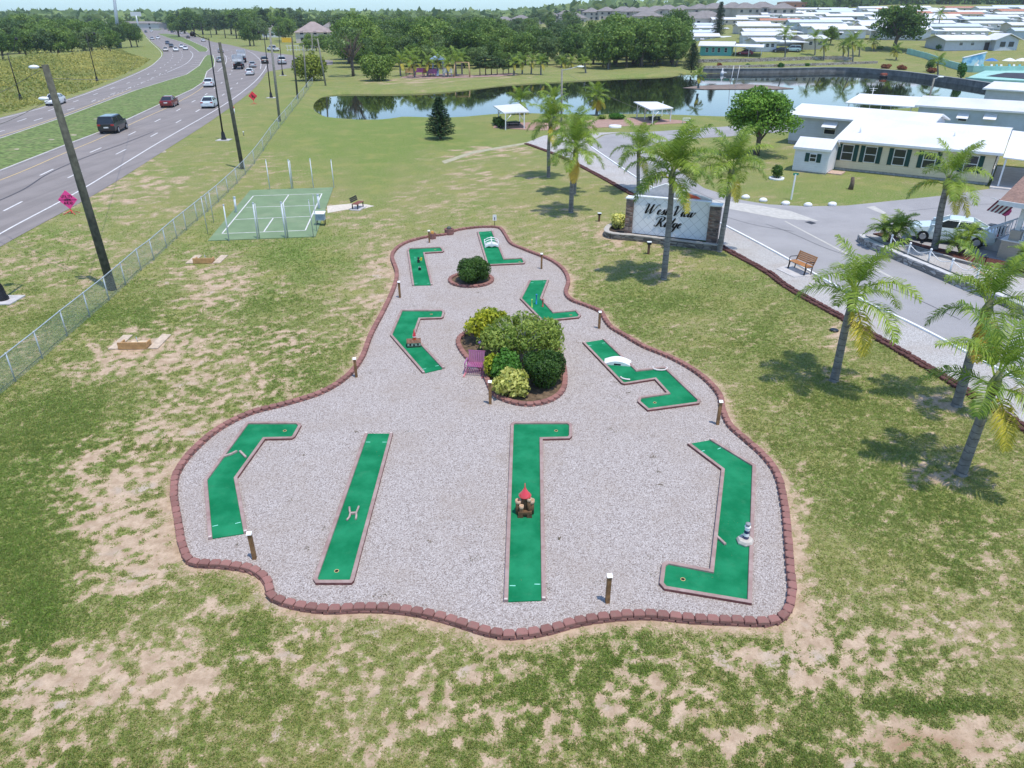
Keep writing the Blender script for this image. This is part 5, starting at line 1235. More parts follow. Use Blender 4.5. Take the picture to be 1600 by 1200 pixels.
# ------------------------------------------------------------------ broadleaf and conifer trees
L_oak = leafmat('oak foliage', (.036,.09,.013), (.19,.285,.052)); L_oak2 = leafmat('blue green foliage', (.038,.086,.024), (.19,.265,.08)); L_lite = leafmat('light green foliage', (.055,.12,.016), (.22,.31,.055))
L_round = leafmat('bright round tree foliage', (.03,.09,.010), (.19,.34,.04)); L_pine = leafmat('pine foliage', (.028,.065,.02), (.105,.17,.05)); L_nor = leafmat('dark conifer needles', (.012,.034,.013), (.05,.105,.032))
L_shy = leafmat('yellow green shrub foliage', (.05,.10,.012), (.26,.30,.04))
m_bark = M('brown grey bark', (.14,.11,.085), .95, .3, 5, .5)
def tree_data(kind, seed):
    """unit tree: height 1, crown centred; returns (crown mesh, trunk mesh)"""
    g = random.Random(seed); L = []; f = MB()
    if kind in ('oak','oak2','lite','round'):
        cr = .50 if kind != 'round' else .42; zc = .53 if kind != 'round' else .58; rz_ = .45 if kind != 'round' else .38
        n = 34 if kind != 'round' else 30
        for i in range(n):
            u = g.uniform(-.75,1); a = g.uniform(0,2*PI); rr = math.sqrt(max(0,1-u*u))*g.uniform(.55,1.0); k = g.uniform(.75,1)
            c = (cr*rr*math.cos(a)*k, cr*rr*math.sin(a)*k, zc+rz_*u*.82*k); s = g.uniform(.10,.17) if kind != 'round' else g.uniform(.11,.15); L.append((c,(s*1.25,s*1.25,s*.85)))
        for i in range(8): L.append(((g.uniform(-.2,.2),g.uniform(-.2,.2),zc+g.uniform(-.15,.15)),(.2,.2,.15)))
        f.tube([(0,0,-.02),(.01,.0,.15),(0,.01,.3),(.01,0,.5)], [.045,.032,.028,.015], 8)
        for k in range(7): a = k*.9+g.random(); f.tube([(0,0,.18+.03*k),(.12*math.cos(a),.12*math.sin(a),.36+.02*k),(.30*math.cos(a),.30*math.sin(a),.52+.03*k)], [.018,.012,.004], 5)
        n, sz = (4200, .030) if kind != 'round' else (12000, .0185)
    elif kind == 'pine':
        for i in range(30):
            z = g.uniform(.35,1); a = g.uniform(0,2*PI); rr = (.05+.19*(1-z)**.6)*g.uniform(.4,1.1); s = g.uniform(.05,.085); L.append(((rr*math.cos(a),rr*math.sin(a),z*.94),(s*1.2,s*1.2,s*.8)))
        f.tube([(0,0,-.02),(.01,0,.4),(0,0,.95)], [.02,.016,.005], 7)
        for k in range(12): a = k*2.4; z = .35+.045*k; f.tube([(0,0,z),(.14*math.cos(a),.14*math.sin(a),z+.05)], [.006,.002], 4)
        n, sz = 2000, .026
    elif kind == 'bare':
        for i in range(22):
            u = g.uniform(-.6,1); a = g.uniform(0,2*PI); rr = math.sqrt(max(0,1-u*u)); L.append(((.42*rr*math.cos(a),.42*rr*math.sin(a),.62+.32*u),(.11,.11,.08)))
        f.tube([(0,0,-.02),(.01,.0,.2),(0,.01,.4)], [.04,.03,.02], 8)
        for k in range(40): a = g.uniform(0,2*PI); e = g.uniform(.2,.42); z = g.uniform(.6,.98); f.tube([(0,0,.25+.15*g.random()),(e*.45*math.cos(a),e*.45*math.sin(a),z*.72),(e*math.cos(a),e*math.sin(a),z)], [.012,.008,.003], 4, caps=False)
        n, sz = 900, .03
    mm = {'oak':L_oak,'oak2':L_oak2,'lite':L_lite,'round':L_round,'pine':L_pine,'bare':L_oak2}[kind]
    return bush_mesh('crown', L, n, sz, mm, seed, .6, .75, .6, .75, False), f.mesh('trunk', m_bark)
TD = {k: [tree_data(k, 100+i*7+hash_) for i in range(v)] for hash_, (k, v) in enumerate((('oak',4),('oak2',3),('lite',2),('round',2),('pine',3),('bare',1)))}
TREEXY = []
def tree(kind, p, h, label, group=None, wid=1.0, name=None, i=None):
    cm, tm = TD[kind][(i if i is not None else random.randrange(99)) % len(TD[kind])]
    th = thing(name or {'pine':'pine_tree','bare':'bare_tree'}.get(kind, 'broadleaf_tree'), label, 'tree', p, random.uniform(0,2*PI), group)
    th.scale = (h*wid, h*wid, h)
    link('trunk', tm, th); link('crown', cm, th); TREEXY.append((p[0], p[1])); return th
def tree_px(kind, bx, by, ty, label, wid=1.0, group=None, **k):
    p = G(bx, by); return tree(kind, p, zat(p.y, ty)-p.z, label, group, wid, **k)
# individual trees near
tree_px('round',1181,243,130,'bright green round crowned tree on the lawn beside the grey house', 1.14, name='round_tree', i=0)
def conifer(bx, by, ty, wpx, label, n=5200, seed=1, tiers=22):
    g = np.random.default_rng(seed); p = G(bx, by); h = zat(p.y, ty)-p.z; dep = p.y*CA+(CAMH-p.z)*SA; r = wpx/2*dep/F
    th = thing('conifer_tree', label, 'tree', p); f = MB(); f.tube([(0,0,-.1),(0,0,h*.97)], [.03*h,.005*h], 8); f.build('trunk', m_bark, th)
    C = []; D = []; f = MB()
    for k in range(tiers):
        z = h*(.06+.93*k/tiers); rr = r*(1-(k/tiers)**1.25)*(.9+.2*g.random())+.03*h; nb = max(5, int(11*(1-k/tiers)+4))
        for j in range(nb):
            a = 2*PI*(j+g.random()*.7)/nb; m_ = max(6, int(n/tiers/nb)); s = g.random(m_)**.7; L_ = rr*(.8+.35*g.random())
            q = np.stack([np.cos(a)*s*L_, np.sin(a)*s*L_, z+s*L_*.22+s*s*.0], 1)+g.normal(0,.022*h*.6,(m_,3))*np.array([1,1,.45]); C.append(q); D.append(np.tile([.25*np.cos(a),.25*np.sin(a),1],(m_,1)))
            f.tube([(0,0,z),(math.cos(a)*L_*.8,math.sin(a)*L_*.8,z+L_*.18)], [.006*h,.002*h], 4, caps=False)
    C = np.concatenate(C); D = np.concatenate(D)
    link('foliage', np_mesh('foliage', leaf_quads(C, D, np.full(len(C), .013*h+.045), .30, .5, g), 4, np.clip(.5+g.normal(0,.25,len(C)),0,1), L_nor), th); f.build('branches', m_bark, th)
conifer(688,217,149,46,'dark tiered conifer standing alone on the lawn before the pond', 18000, 3)
conifer(1080,113,66,30,'tall dark conifer at the far right corner of the pond', 16000, 4)
conifer(1121,58,1,19,'narrow dark conifer towering over the white roofs', 14000, 5)
bush(591,126,56,83,'rounded yellow green tree on the far bank left of the playground', L_lite, 5000, .24, 74, name='round_tree', cat='tree', nl=24, lr=.3)
def bush_px(x, y, w, ty, lb, m, n, s, seed, **k): return bush(x, y, w, ty, lb, m, n, s, seed, **k)
bush_px(486,126,60,83,'large yellow green shrub clump beside the end of the chain link fence', L_shy, 4000, .28, 71, nl=22, lr=.3)
bush_px(777,196,18,182,'clipped dark ball bush at the left pavilion, nearer the pond', L_dark, 1200, .11, 72); bush_px(784,200,18,185,'clipped dark ball bush at the left pavilion, nearer the lawn', L_dark, 1200, .11, 73)
tree_px('oak',1397,79,2,'huge spreading oak on the slope in front of the white roofs', 1.25, i=0)
tree_px('lite',1297,70,40,'medium light green tree between the white roofed homes', .95, i=0)
tree_px('oak',206,74,33,'group of slim dark trees beside the far carriageway', .75, i=1); tree_px('oak',215,73,34,'slim dark tree leaning over the far carriageway', .6, i=2)
tree_px('oak',391,72,28,'slim roadside tree right of the dump trucks', .8, i=3); tree_px('oak2',397,72,33,'slim roadside tree in front of the hill woods', .7, i=1)
tree_px('bare',552,119,42,'half bare grey tree at the left end of the pond woods', 1.0)
# scatter woodland trees from pixel-space base lines
def wood(px0, px1, rows, kinds, label, group, step=26, hgt=(9,14), jit=6):
    n = 0
    for (py0, py1, hmul) in rows:
        x = px0+random.uniform(0, step)
        while x < px1:
            py = py0+(py1-py0)*(x-px0)/(px1-px0); p = G(x+random.uniform(-jit,jit), py+random.uniform(-1,1)*.8)
            if 455 < x < 532 and py > 57 and step > 12: x += step; continue
            if all((p.x-a)**2+(p.y-b_)**2 > 9 for a, b_ in TREEXY):
                k = random.choice(kinds); h = random.uniform(*hgt)*hmul*(.78 if 770 < x < 930 and py > 40 else 1.0)
                tree(k, p, h, label[k], group, random.uniform(.85,1.15)*(1.0 if k != 'pine' else 1.2)); n += 1
            x += step*random.uniform(.7,1.3)
    return n
lab = lambda w: {'oak':'dark green broadleaf tree in '+w,'oak2':'blue green broadleaf tree in '+w,'lite':'light green broadleaf tree in '+w,'pine':'tall thin pine in '+w}
TREEXY += [(P(x,y).x,P(x,y).y) for x,y in ((620,105),(660,112),(700,112))]
wood(490,1055,((109,103,.45),(106,98,.80),(100,92,.85),(93,86,.9),(85,79,.95)), ['oak','oak','oak2','lite'], lab('the woodland across the pond'), 'woodland across the pond', 30, (10,14.5))
wood(930,1060,((108,101,.74),(101,97,.85)), ['oak','oak'], lab('the dark clump left of the teal house'), 'dark clump left of the teal house', 28, (13,16))
wood(440,900,((74,70,.9),(65,62,.95),(57,54,1.0),(50,48,1.0),(44,42,1)), ['oak','oak2','oak2','lite','pine'], lab('the far woods behind the pond'), 'far woods behind the pond', 30, (10,15))
wood(478,560,((80,82,.42),(74,75,.5)), ['oak','lite'], lab('the low clump before the pinkish roofed house'), 'low clump before the pinkish roofed house', 11, (9,12), 3)
wood(270,470,((57,64,.95),(52,57,1.05),(46,50,1.15),(41,44,1.2)), ['oak','oak2','pine','pine'], lab('the wooded rise right of the highway'), 'wooded rise right of the highway', 20, (11,17))
wood(-40,190,((96,84,.75),(88,76,.9),(80,68,1.0),(70,60,1.0),(60,52,1.0),(50,45,1.0)), ['oak','oak','oak2','lite'], lab('the thicket left of the highway'), 'thicket left of the highway', 27, (9,13))
for i in range(46):
    Y_ = random.uniform(600,690); X_ = Y_*random.uniform(.39,.86); k = random.choice(['oak','oak2','lite']); tree(k, Vector((X_,Y_,H(X_,Y_))), random.uniform(9,14), lab('the tree line behind the white roofed homes')[k], 'tree line behind the white roofed homes')
wood(1130,1250,((30,28,.4),(27,25,.45)), ['oak','lite'], lab('the low hedge row before the grey roofed houses'), 'low row before the grey roofed houses', 16, (8,11))
for i, x in enumerate(range(750,812,9)): tree_px('pine', x, 118-.05*(x-750), 88+random.uniform(-4,4), 'young thin trunked tree in the mulched row right of the playground', 1.6, 'young trees in the mulched row')
# distant forest: one mass
g = np.random.default_rng(5); n = 26000
Y = g.uniform(700,1500,n); X = g.uniform(-1.3,.25,n)*Y; Z = hz(X,Y)+g.uniform(0,1,n)**.7*(9+7*vnoise(X,Y,.02,3))
far = np_mesh('distant_forest', leaf_quads(np.stack([X,Y,Z],1), np.tile([0,-.3,1],(n,1)), np.full(n,5.0), .7, .8, g), 4, g.random(n), L_oak2)
o = link('distant_forest', far); tag(o, 'distant blue green forest along the horizon', 'forest', kind='stuff')
n = 9000; Y = g.uniform(690,950,n); X = g.uniform(.36,1.0,n)*Y; Z = hz(X,Y)+g.uniform(0,1,n)**.7*(7+6*vnoise(X,Y,.03,3))
o = link('distant_forest', np_mesh('distant_forest', leaf_quads(np.stack([X,Y,Z],1), np.tile([0,-.3,1],(n,1)), np.full(n,3.5), .7, .8, g), 4, g.random(n), L_oak)); tag(o, 'dark tree belt behind the mobile home park on the right', 'forest', kind='stuff')
# scrub across the highway
n = 70000; u = g.uniform(-60,210,n); v0 = g.uniform(72,182,n); K = []
q = np.array([[P(a,b_).x,P(a,b_).y] for a,b_ in ((-120,215),(0,181),(72,162),(148,137),(222,105),(238,93),(205,84),(190,76),(120,86),(0,98),(-120,110))])
X = g.uniform(q[:,0].min(), q[:,0].max(), n*2); Y = g.uniform(q[:,1].min(), q[:,1].max(), n*2); sd = sdf_poly(X,Y,[tuple(a) for a in q]); k = sd > .5; X, Y, sd = X[k], Y[k], sd[k]
hh = smooth((sd-2)/10)*(.3+3.6*np.clip(fbm(X,Y,.10,3,8)*2.0-.65,0,1)); Z = g.random(len(X))**.6*hh+.08
ti = np.clip(fbm(X,Y,.09,3,9)*1.5-.25+g.normal(0,.16,len(X)),0,1)
o = link('scrub', np_mesh('scrub', leaf_quads(np.stack([X,Y,Z],1), np.tile([0,-.2,1.],(len(X),1)), np.full(len(X),.24), .55, .8, g), 4, ti, leafmat('yellow green scrub', (.08,.145,.025), (.42,.38,.10)))); tag(o, 'yellow green scrub covering the field left of the highway', 'scrub', kind='stuff')
# palms on the far bank and slope
FP = [(626,119,96,1.1,1),(648,121,98,1.0,3),(668,120,97,1.0,2),(684,119,94,1.1,1),(700,120,99,.9,3),(713,119,94,1.2,0),(640,116,90,1.1,1),(722,117,92,1.1,0),(816,116,96,1,2),(830,116,95,1,1),(845,117,97,.9,1),(803,118,98,1,1),(877,106,96,.9,3),(893,106,96,.9,3),(915,114,96,.9,0),(950,108,96,.8,0),(1000,104,96,.8,1),(1035,100,94,.8,0),(1085,95,88,.8,1)]
pos_words = ['playground palm, leftmost','playground palm with orange fronds','playground palm beside the slide','playground palm in the middle','short playground palm','playground palm with drooping crown','tall palm behind the playground','palm at the right end of the playground','first palm right of the mulched row','second palm right of the mulched row','third palm right of the mulched row','palm at the end of the mulched row','yellowing palm under the woods','yellowing palm next to its twin under the woods','palm on the far bank left of the dark clump','small palm in the shade of the woods','palm below the dark clump','small palm at the edge of the dark clump','palm left of the tall dark conifer']
for i, (x,y,ty,s,yl) in enumerate(FP): palm(x,y,x+random.uniform(-2,2),ty+2,pos_words[i]+' across the pond',s,10,yl,.2,200+i)
SP = [(1226,92,58,1.3,0,'tall palm on the slope in front of the pale home'),(1273,86,62,1.2,0,'palm beside the medium light tree on the slope'),(1287,94,72,1.0,3,'palm with orange lower fronds on the slope'),(1317,89,74,1.1,1,'leftmost palm of the slope cluster'),(1325,90,72,1.1,0,'middle palm of the slope cluster'),(1332,97,68,1.4,1,'tallest palm of the slope cluster'),(1342,88,74,1.0,0,'rightmost palm of the slope cluster'),(1365,80,68,1.0,3,'golden palm left of the huge oak'),(1400,94,80,1.0,5,'yellow palm below the huge oak'),(1465,117,101,1.1,0,'small green palm above the sea wall'),(1464,53,25,1.2,1,'tall thin palm among the white roofs'),(1091,137,120,.8,4,'small shaggy palm on the pond sandbar')]
for i, (x,y,ty,s,yl,lb) in enumerate(SP): palm(x,y,x+(5 if x == 1464 else 0),ty,lb,s,12,yl,.2,240+i)
# reddish shrubs on slope
L_red = leafmat('reddish foliage', (.16,.05,.02), (.34,.13,.05))
for i,(x,y,w,ty,mm,lb) in enumerate(((1384,107,16,100,L_red,'left reddish shrub on the slope above the sea wall'),(1408,109,14,102,L_red,'right reddish shrub on the slope above the sea wall'),(1450,112,14,92,L_dark,'tall dark shrub beside the small slope palm'),(1454,114,16,106,L_red,'reddish shrub under the tall dark shrub'),(1500,122,16,97,L_mid,'upright cactus like plant by the teal pool wall'),(1124,104,9,99,L_red,'small reddish shrub on the lower terrace'),(1168,104,8,100,L_mid,'small green shrub left on the lower terrace'),(1220,105,12,99,L_mid,'green shrub in the middle of the lower terrace'),(1261,103,8,99,L_mid,'green shrub right on the lower terrace'),(1468,78,18,69,L_mid,'rounded bush in front of the big pale home'),(1375,77,10,72,L_lite,'low shrub beside the oak trunk'),(1525,312,34,296,L_mid,'x'))[:-1]):
    bush_px(x,y,w,ty,lb,mm,900,.22,300+i)
# pygmy date palms by the car
PF = [frond_mesh('frond', R(e0), R(b_), 1.15, L_palm, 80+k, 30, .016, .25, .24) for k, (e0, b_) in enumerate(((75,90),(50,100),(28,95),(5,70)))]
def pygmy(px, py, label, stems, sc=1.0, seed=0, z=.3, ty=None):
    g = random.Random(seed); p = P(px,py,z); th = thing('pygmy_palm', label, 'palm', p); f = MB(); tops = []
    for k in range(stems):
        a = 2*PI*k/stems+g.random(); h = g.uniform(.7,1.15)*sc; dx, dy = .55*math.cos(a)*(stems > 1), .3*math.sin(a)*(stems > 1); f.tube([(0,0,-.1),(dx*.5,dy*.5,h*.5),(dx,dy,h)], [.10,.08,.09], 7); tops.append((dx,dy,h))
    f.build('trunk', m_bark, th)
    for t_ in tops:
        for k in range(16): o = link('frond', PF[k*4//16], th); s = sc*g.uniform(.9,1.15); o.scale = (s,)*3; o.rotation_euler = (0,g.uniform(-.1,.1),k*2.4+g.random()); o.location = t_
pygmy(1390,380,'three stemmed pygmy palm at the tip of the rock bordered bed',3,1.05,1)
pygmy(1503,397,'bushy pygmy palm in the mulch beside the white car',2,.95,2)
pygmy(1606,425,'pygmy palm at the right picture edge by the porch',2,1.0,3)
palm(1459,391,1480,288,'leaning queen palm in the mulch bed in front of the white car', 1.0, 11, 3, .20, 31, z=.3)
# fallen debris, weeds in the gravel (uncountable litter)
g = np.random.default_rng(9); n = 90; u = g.uniform(300,1220,n); v = g.uniform(390,960,n); V = []; T = []
for a, b_ in zip(u, v):
    q = P(a,b_,.05)
    if sdf_poly([q.x],[q.y],EDGE_XY)[0] < .4: continue
    m_ = int(g.integers(8,26)); s = g.uniform(.04,.16); C = np.stack([q.x+g.normal(0,s,m_), q.y+g.normal(0,s*.8,m_), .056+g.random(m_)*.03],1); V.append(leaf_quads(C, np.tile([0,0,1.],(m_,1)), np.full(m_,.022), .4, .5, g)); T += list(g.random(m_))
o = link('weeds', np_mesh('weeds', np.concatenate(V), 4, T, leafmat('dry weeds and litter', (.10,.10,.03), (.20,.13,.07)))); tag(o, 'scattered dry weeds and leaf litter on the gravel', 'weeds', kind='stuff')
# lawn blades
VV = []; TT = []
for args in ((190000,8.6,20,1,.042),(180000,20,34,2,.05),(120000,34,58,3,.065)):
    a, c = tufts(*args); VV.append(a); TT.append(c)
L_grass = leafmat('grass blades', (.12,.235,.03), (.44,.41,.16), .45, .7)
o = link('grass', np_mesh('grass', np.concatenate(VV), 3, np.concatenate(TT), L_grass)); tag(o, 'patchy green and straw coloured grass of the lawn', 'grass', kind='stuff')
# ------------------------------------------------------------------ buildings
m_roofw, t, b = nt('white coated metal roof'); co = pos(t); oc = obj_co(t)
c = mixc(t, ramp(t, noise(t, co, .25, 4, .6), .35, .75), (.76,.76,.765), (.64,.64,.645)); c = mixc(t, math_(t,'MULTIPLY', ramp(t, noise(t, co, 1.5, 5, .7), .55, .8), .3), c, (.55,.55,.55))
oi = N(t,'ShaderNodeObjectInfo'); c = mixc(t, math_(t,'MULTIPLY', oi.outputs['Random'], .35), c, (.62,.61,.58), 'MULTIPLY')
t.links.new(c, b.inputs['Base Color']); b.inputs['Roughness'].default_value = .5
sx = N(t,'ShaderNodeSeparateXYZ'); t.links.new(oc, sx.inputs[0]); bump(t, b, math_(t,'PINGPONG', math_(t,'MULTIPLY', sx.outputs[0], 2.5), .5), .35, .05)
m_trim = M('white trim', (.72,.72,.72), .5, .05); m_glass = glassmat('dark window glass'); m_shut = M('dark green shutter', (.012,.055,.045), .6, .1)
S_cream = sidingmat('cream siding', (.70,.60,.42)); S_grey = sidingmat('pale grey siding', (.50,.53,.58), .26); S_white = sidingmat('white siding', (.70,.70,.70)); S_teal = sidingmat('teal siding', (.10,.42,.38)); S_beige = sidingmat('beige siding', (.55,.48,.38)); S_blue = sidingmat('pale blue siding', (.45,.52,.58)); S_tan = sidingmat('taupe siding', (.42,.37,.31), .16)
m_dark = M('shadowed doorway', (.03,.03,.032), .8); m_found = M('grey skirting', (.35,.34,.32), .9, .2)  # one even near-black colour for the door panels; grey for the skirting
def wall_s(A, u, px, z):
    """distance along the wall line A + u*s whose point at height z falls on image column px"""
    k = (px-800)/F; h = z-CAMH
    return (k*(A.y*CA-h*SA)-A.x)/(u.x-k*u.y*CA)
def window(th, x, y, z, w, h, facing=-1, shutters=None, bars=True, axis='x'):
    D = (lambda a,b_,c_: (a,b_,c_)) if axis == 'x' else (lambda a,b_,c_: (b_,a,c_))
    f = MB(); t_ = .05
    for s in (-1,1): f.box(D(x,y,z) if False else ((x+s*w/2, y+facing*.02, z) if axis == 'x' else (y+facing*.02, x+s*w/2, z)), D(t_,.06,h+t_))
    for s in (-1,1): f.box((x, y+facing*.02, z+s*h/2) if axis == 'x' else (y+facing*.02, x, z+s*h/2), D(w-t_,.06,t_))
    if bars: f.box((x, y+facing*.02, z) if axis == 'x' else (y+facing*.02, x, z), D(w-t_,.05,.05))
    fr = f.build('window', m_trim, th)
    f = MB(); f.box((x, y+facing*.005, z) if axis == 'x' else (y+facing*.005, x, z), D(w-t_,.03,h-t_)); f.build('pane', m_glass, fr)
    if shutters:
        for s in (-1,1): f = MB(); f.box((x+s*(w/2+.24), y+facing*.02, z), (.36,.05,h+.1)); f.build('shutter', shutters, fr)
    return fr
def gable(th, x0, x1, y0, y1, zw, rise, over=.4, m=None, yr=None, name='roof', endover=None):
    """low gable roof with ridge along x"""
    eo = over if endover is None else endover; yr = (y0+y1)/2 if yr is None else yr; f = MB(); k = rise/(yr-y0); zl = zw-over*k; k2 = rise/(y1-yr); zl2 = zw-over*k2; T = .14
    s = lambda x: [(x,y0-over,zl),(x,yr,zw+rise),(x,y1+over,zl2),(x,y1+over,zl2+T),(x,yr,zw+rise+T),(x,y0-over,zl+T)]
    f.loft([s(x0-eo), s(x1+eo)]); r = f.build(name, m or m_roofw, th)
    f = MB(); f.box(((x0+x1)/2, y0-over-.03, zl+.05),(x1-x0+2*eo,.06,.2)); f.build('fascia', m_trim, r)
    # gable ends are part of the wall
    g_ = MB()
    for x, d in ((x0,1),(x1,-1)): g_.add([(x,y0,zw-.02),(x,y1,zw-.02),(x,yr,zw+rise-.02)], [(0,1,2) if d < 0 else (2,1,0)])
    return r, g_
def home(A, rz, Lh, depth, zw, rise, m, label, cat='house', name='mobile_home', wins=(), shut=None, awn=False, group=None, zb=.35, ends=(), roofm=None, yr=None, over=.4, z=0):
    th = thing(name, label, cat, (A.x, A.y, z), rz, group)
    f = MB(); f.box((Lh/2, depth/2, (zw+zb)/2),(Lh, depth, zw-zb)); r, g_ = gable(th, 0, Lh, 0, depth, zw, rise, over, roofm, yr); f.add(g_.v, g_.f); f.build('wall', m, th)
    f = MB(); f.box((Lh/2, depth/2, zb/2-.25),(Lh-.1, depth-.1, zb+.5)); f.build('skirting', m_found, th)
    for wv in wins:
        x, zc, w, h = wv[:4]; fr = window(th, x, 0, zc, w, h, -1, shut if len(wv) < 5 else None)
        if awn or len(wv) > 4:
            f = MB(); f.loft([[(x-w/2-.15,-.02,zc+h/2+.22),(x-w/2-.15,-.02,zc+h/2+.27),(x-w/2-.15,-.75,zc+h/2-.23),(x-w/2-.15,-.75,zc+h/2-.28)],[(x+w/2+.15,-.02,zc+h/2+.22),(x+w/2+.15,-.02,zc+h/2+.27),(x+w/2+.15,-.75,zc+h/2-.23),(x+w/2+.15,-.75,zc+h/2-.28)]]); f.build('awning', m_trim, fr)
    return th
# --- cream house
A = P(1303,264.5); B = P(1543,289.5); u = (B-A).normalized(); rz = math.atan2(u.y,u.x); LW = (B-A).length; nrm = Vector((-u.y,u.x,0))
ws = []
for px_, zc in ((1324,1.6),(1360,1.6),(1405,1.6),(1452,1.6),(1517,1.6)): ws.append((wall_s(A,u,px_,zc), zc, .95, 1.35))
eav = zat(P(1410,226,2.6).y, 226); R1 = P(1450,193.5,3.55); yr = (R1-A).dot(nrm)
cream = home(A, rz, LW, yr*2, 2.62, .95, S_cream, 'cream house with white roof and dark green shutters across the park road', 'house', 'cream_house', ws, m_shut, zb=.22, yr=yr, over=.45)
f = MB(); f.box((LW+.02,.9,1.2),(.06,1.0,2.05)); dr = f.build('door', m_dark, cream)
for yy in (2.6,3.5,4.4): window(cream, yy, LW, 1.75, .7, .9, 1, axis='y')
f = MB(); f.box((LW+.05,yr*.75,.7),(.1,yr*1.2,.9)); f.build('white_panel', m_trim, cream)
# carport roof and post at its right end
f = MB(); f.loft([[(LW+.5,-.7,2.38),(LW+.5,-.7,2.46),(LW+.5,yr*1.3,3.2),(LW+.5,yr*1.3,3.12)],[(LW+6,-.9,2.2),(LW+6,-.9,2.28),(LW+6,yr*1.3,2.9),(LW+6,yr*1.3,2.82)]]); f.build('carport_roof', m_roofw, cream)
for x in (LW+.75, LW+5.6): f = MB(); f.box((x,-.45,1.15),(.13,.13,2.35)); f.build('carport_post', m_trim, cream)
f = MB(); f.box((LW+3.2,yr*.5,.05),(6,yr*1.3,.1)); f.build('carport_slab', m_slab, cream)
for px_, py_ in ((1345,203),(1492,211)): f = MB(); q = P(px_,py_,3.3)-A; f.cyl((q.dot(u),q.dot(nrm),2.9),(q.dot(u),q.dot(nrm),3.55),.09,n=8); f.build('roof_vent', m_trim, cream)
# --- shed
A2 = P(1237,267); B2 = P(1290,273); u2 = (B2-A2).normalized(); rz2 = math.atan2(u2.y,u2.x); L2 = (B2-A2).length
shed = home(A2, rz2, L2, 2.9, 2.1, .65, S_white, 'small white garden shed in front of the cream house', 'shed', 'garden_shed', ((L2*.55,1.35,.55,.65),), m_shut, zb=.12, over=.15)
f = MB(); f.box((L2+.6,1.3,.04),(1.2,1.6,.1)); f.build('ramp', M('pinkish ramp board', (.45,.32,.25), .8), shed)
# --- grey house and neighbours behind
def line_home(Apx, Bpx, depth, zw, rise, m, label, wins_px, awn, name='mobile_home', over=.4, roofm=None):
    A = P(*Apx); B = P(*Bpx); u = (B-A).normalized(); w = [(wall_s(A,u,px_,zc),zc,w_,h_) for px_,zc,w_,h_ in wins_px]
    return home(A, math.atan2(u.y,u.x), (B-A).length, depth, zw, rise, m, label, 'house', name, w, None, awn, over=over, roofm=roofm), A, u, (B-A).length
line_home((1230,224),(1437,247),6.6,3.05,.75,S_grey,'pale grey house with window awnings behind the cream house',((1297,1.9,1.2,1.0),(1336,1.9,1.1,1.0)),True,'grey_house')
h3, A3, u3, L3 = line_home((1426,207),(1660,226),7.0,3.1,.7,S_blue,'pale blue grey house with white roof nearest the pond on the right',((1504,2.0,.9,.6),(1547,2.2,1.0,.4)),True,'blue_grey_house')
f = MB(); f.loft([[(-8.4,-.4,2.85),(-8.4,-.4,2.95),(-8.4,6.6,3.5),(-8.4,6.6,3.4)],[(-.2,-.4,2.85),(-.2,-.4,2.95),(-.2,6.6,3.5),(-.2,6.6,3.4)]]); f.build('carport_roof', m_roofw, h3)
for x in (-8.0,-4.2,-.8):
    for y in (0,6.2): f = MB(); f.cyl((x,y,0),(x,y,2.9),.06,n=6); f.build('carport_post', m_trim, h3)
line_home((1532,172),(1720,188),7,3.0,.7,S_grey,'grey house with white roof at the right picture edge behind the others',(),False,'grey_house')
th = thing('antenna_pole', 'white tv antenna mast beside the pond side carport', 'antenna', P(1355,184)); f = MB(); h_ = zat(P(1355,184).y,137); f.cyl((0,0,0),(0,0,h_),.05,n=6); f.build('mast', m_trim, th); f = MB(); f.box((0,0,h_-.1),(1.1,.06,.06)); f.box((0,0,h_-.35),(.7,.05,.05)); f.build('aerial', m_trim, th)
# --- porch house at the right edge
A = P(1556,403); rz = math.atan2(P(1600,412).y-A.y, P(1600,412).x-A.x); u = Vector((math.cos(rz), math.sin(rz),0))
porch = thing('porch_house', 'house porch with taupe siding, white railing and brown roof at the right picture edge', 'house', A, rz)
f = MB(); f.box((4,2.5,.55),(8,5,1.1)); f.build('porch_base', S_tan, porch); f = MB(); f.box((4,2.5,1.12),(8.1,5.1,.06)); f.build('deck', m_trim, porch)
f = MB(); f.box((6,4.4,2.3),(4,.1,2.3)); f.build('wall', M('dark blue porch wall', (.05,.06,.09), .7), porch)
for x in (.55,4.2): f = MB(); f.box((x,.35,1.4),(.55,.55,.7)); f.build('pedestal', S_tan, porch); f = MB(); f.box((x,.35,2.5),(.24,.24,1.8)); f.build('porch_post', m_trim, porch)
f = MB()
for k in range(22): f.box((.95+k*.145,.12,1.55),(.045,.045,.75))
f.box((2.4,.12,1.95),(3.3,.08,.08)); f.box((2.4,.12,1.2),(3.3,.08,.08)); f.build('railing', m_trim, porch)
f = MB(); f.loft([[(-.6,-.6,3.25),(-.6,-.6,3.42),(-.6,6,5.2),(-.6,6,5.0)],[(9,-.6,3.25),(9,-.6,3.42),(9,6,5.2),(9,6,5.0)]]); f.build('roof', M('brown shingles', (.25,.16,.13), .95, .25, 8, .4, dirt=(.16,.11,.10), dscale=4), porch)
f = MB(); f.box((4.2,-.63,3.3),(9.6,.07,.26)); f.build('fascia', m_trim, porch)
for off in (1.4,2.6):
    f = MB()
    for k in range(9): x = -.15-k*.17; z = 1.15-k*.115; f.box((x,off,z+.40),(.04,.04,.8))
    f.tube([(-.05,off,1.95),(-1.65,off,.95)], .045, 6); f.tube([(-.05,off,1.2),(-1.65,off,.2)], .03, 6); f.build('stair_railing', m_trim, porch)
f = MB()
for k in range(5): f.box((-.15-k*.3,2.0,.48-k*.1),(.3,1.1,.96-k*.2))
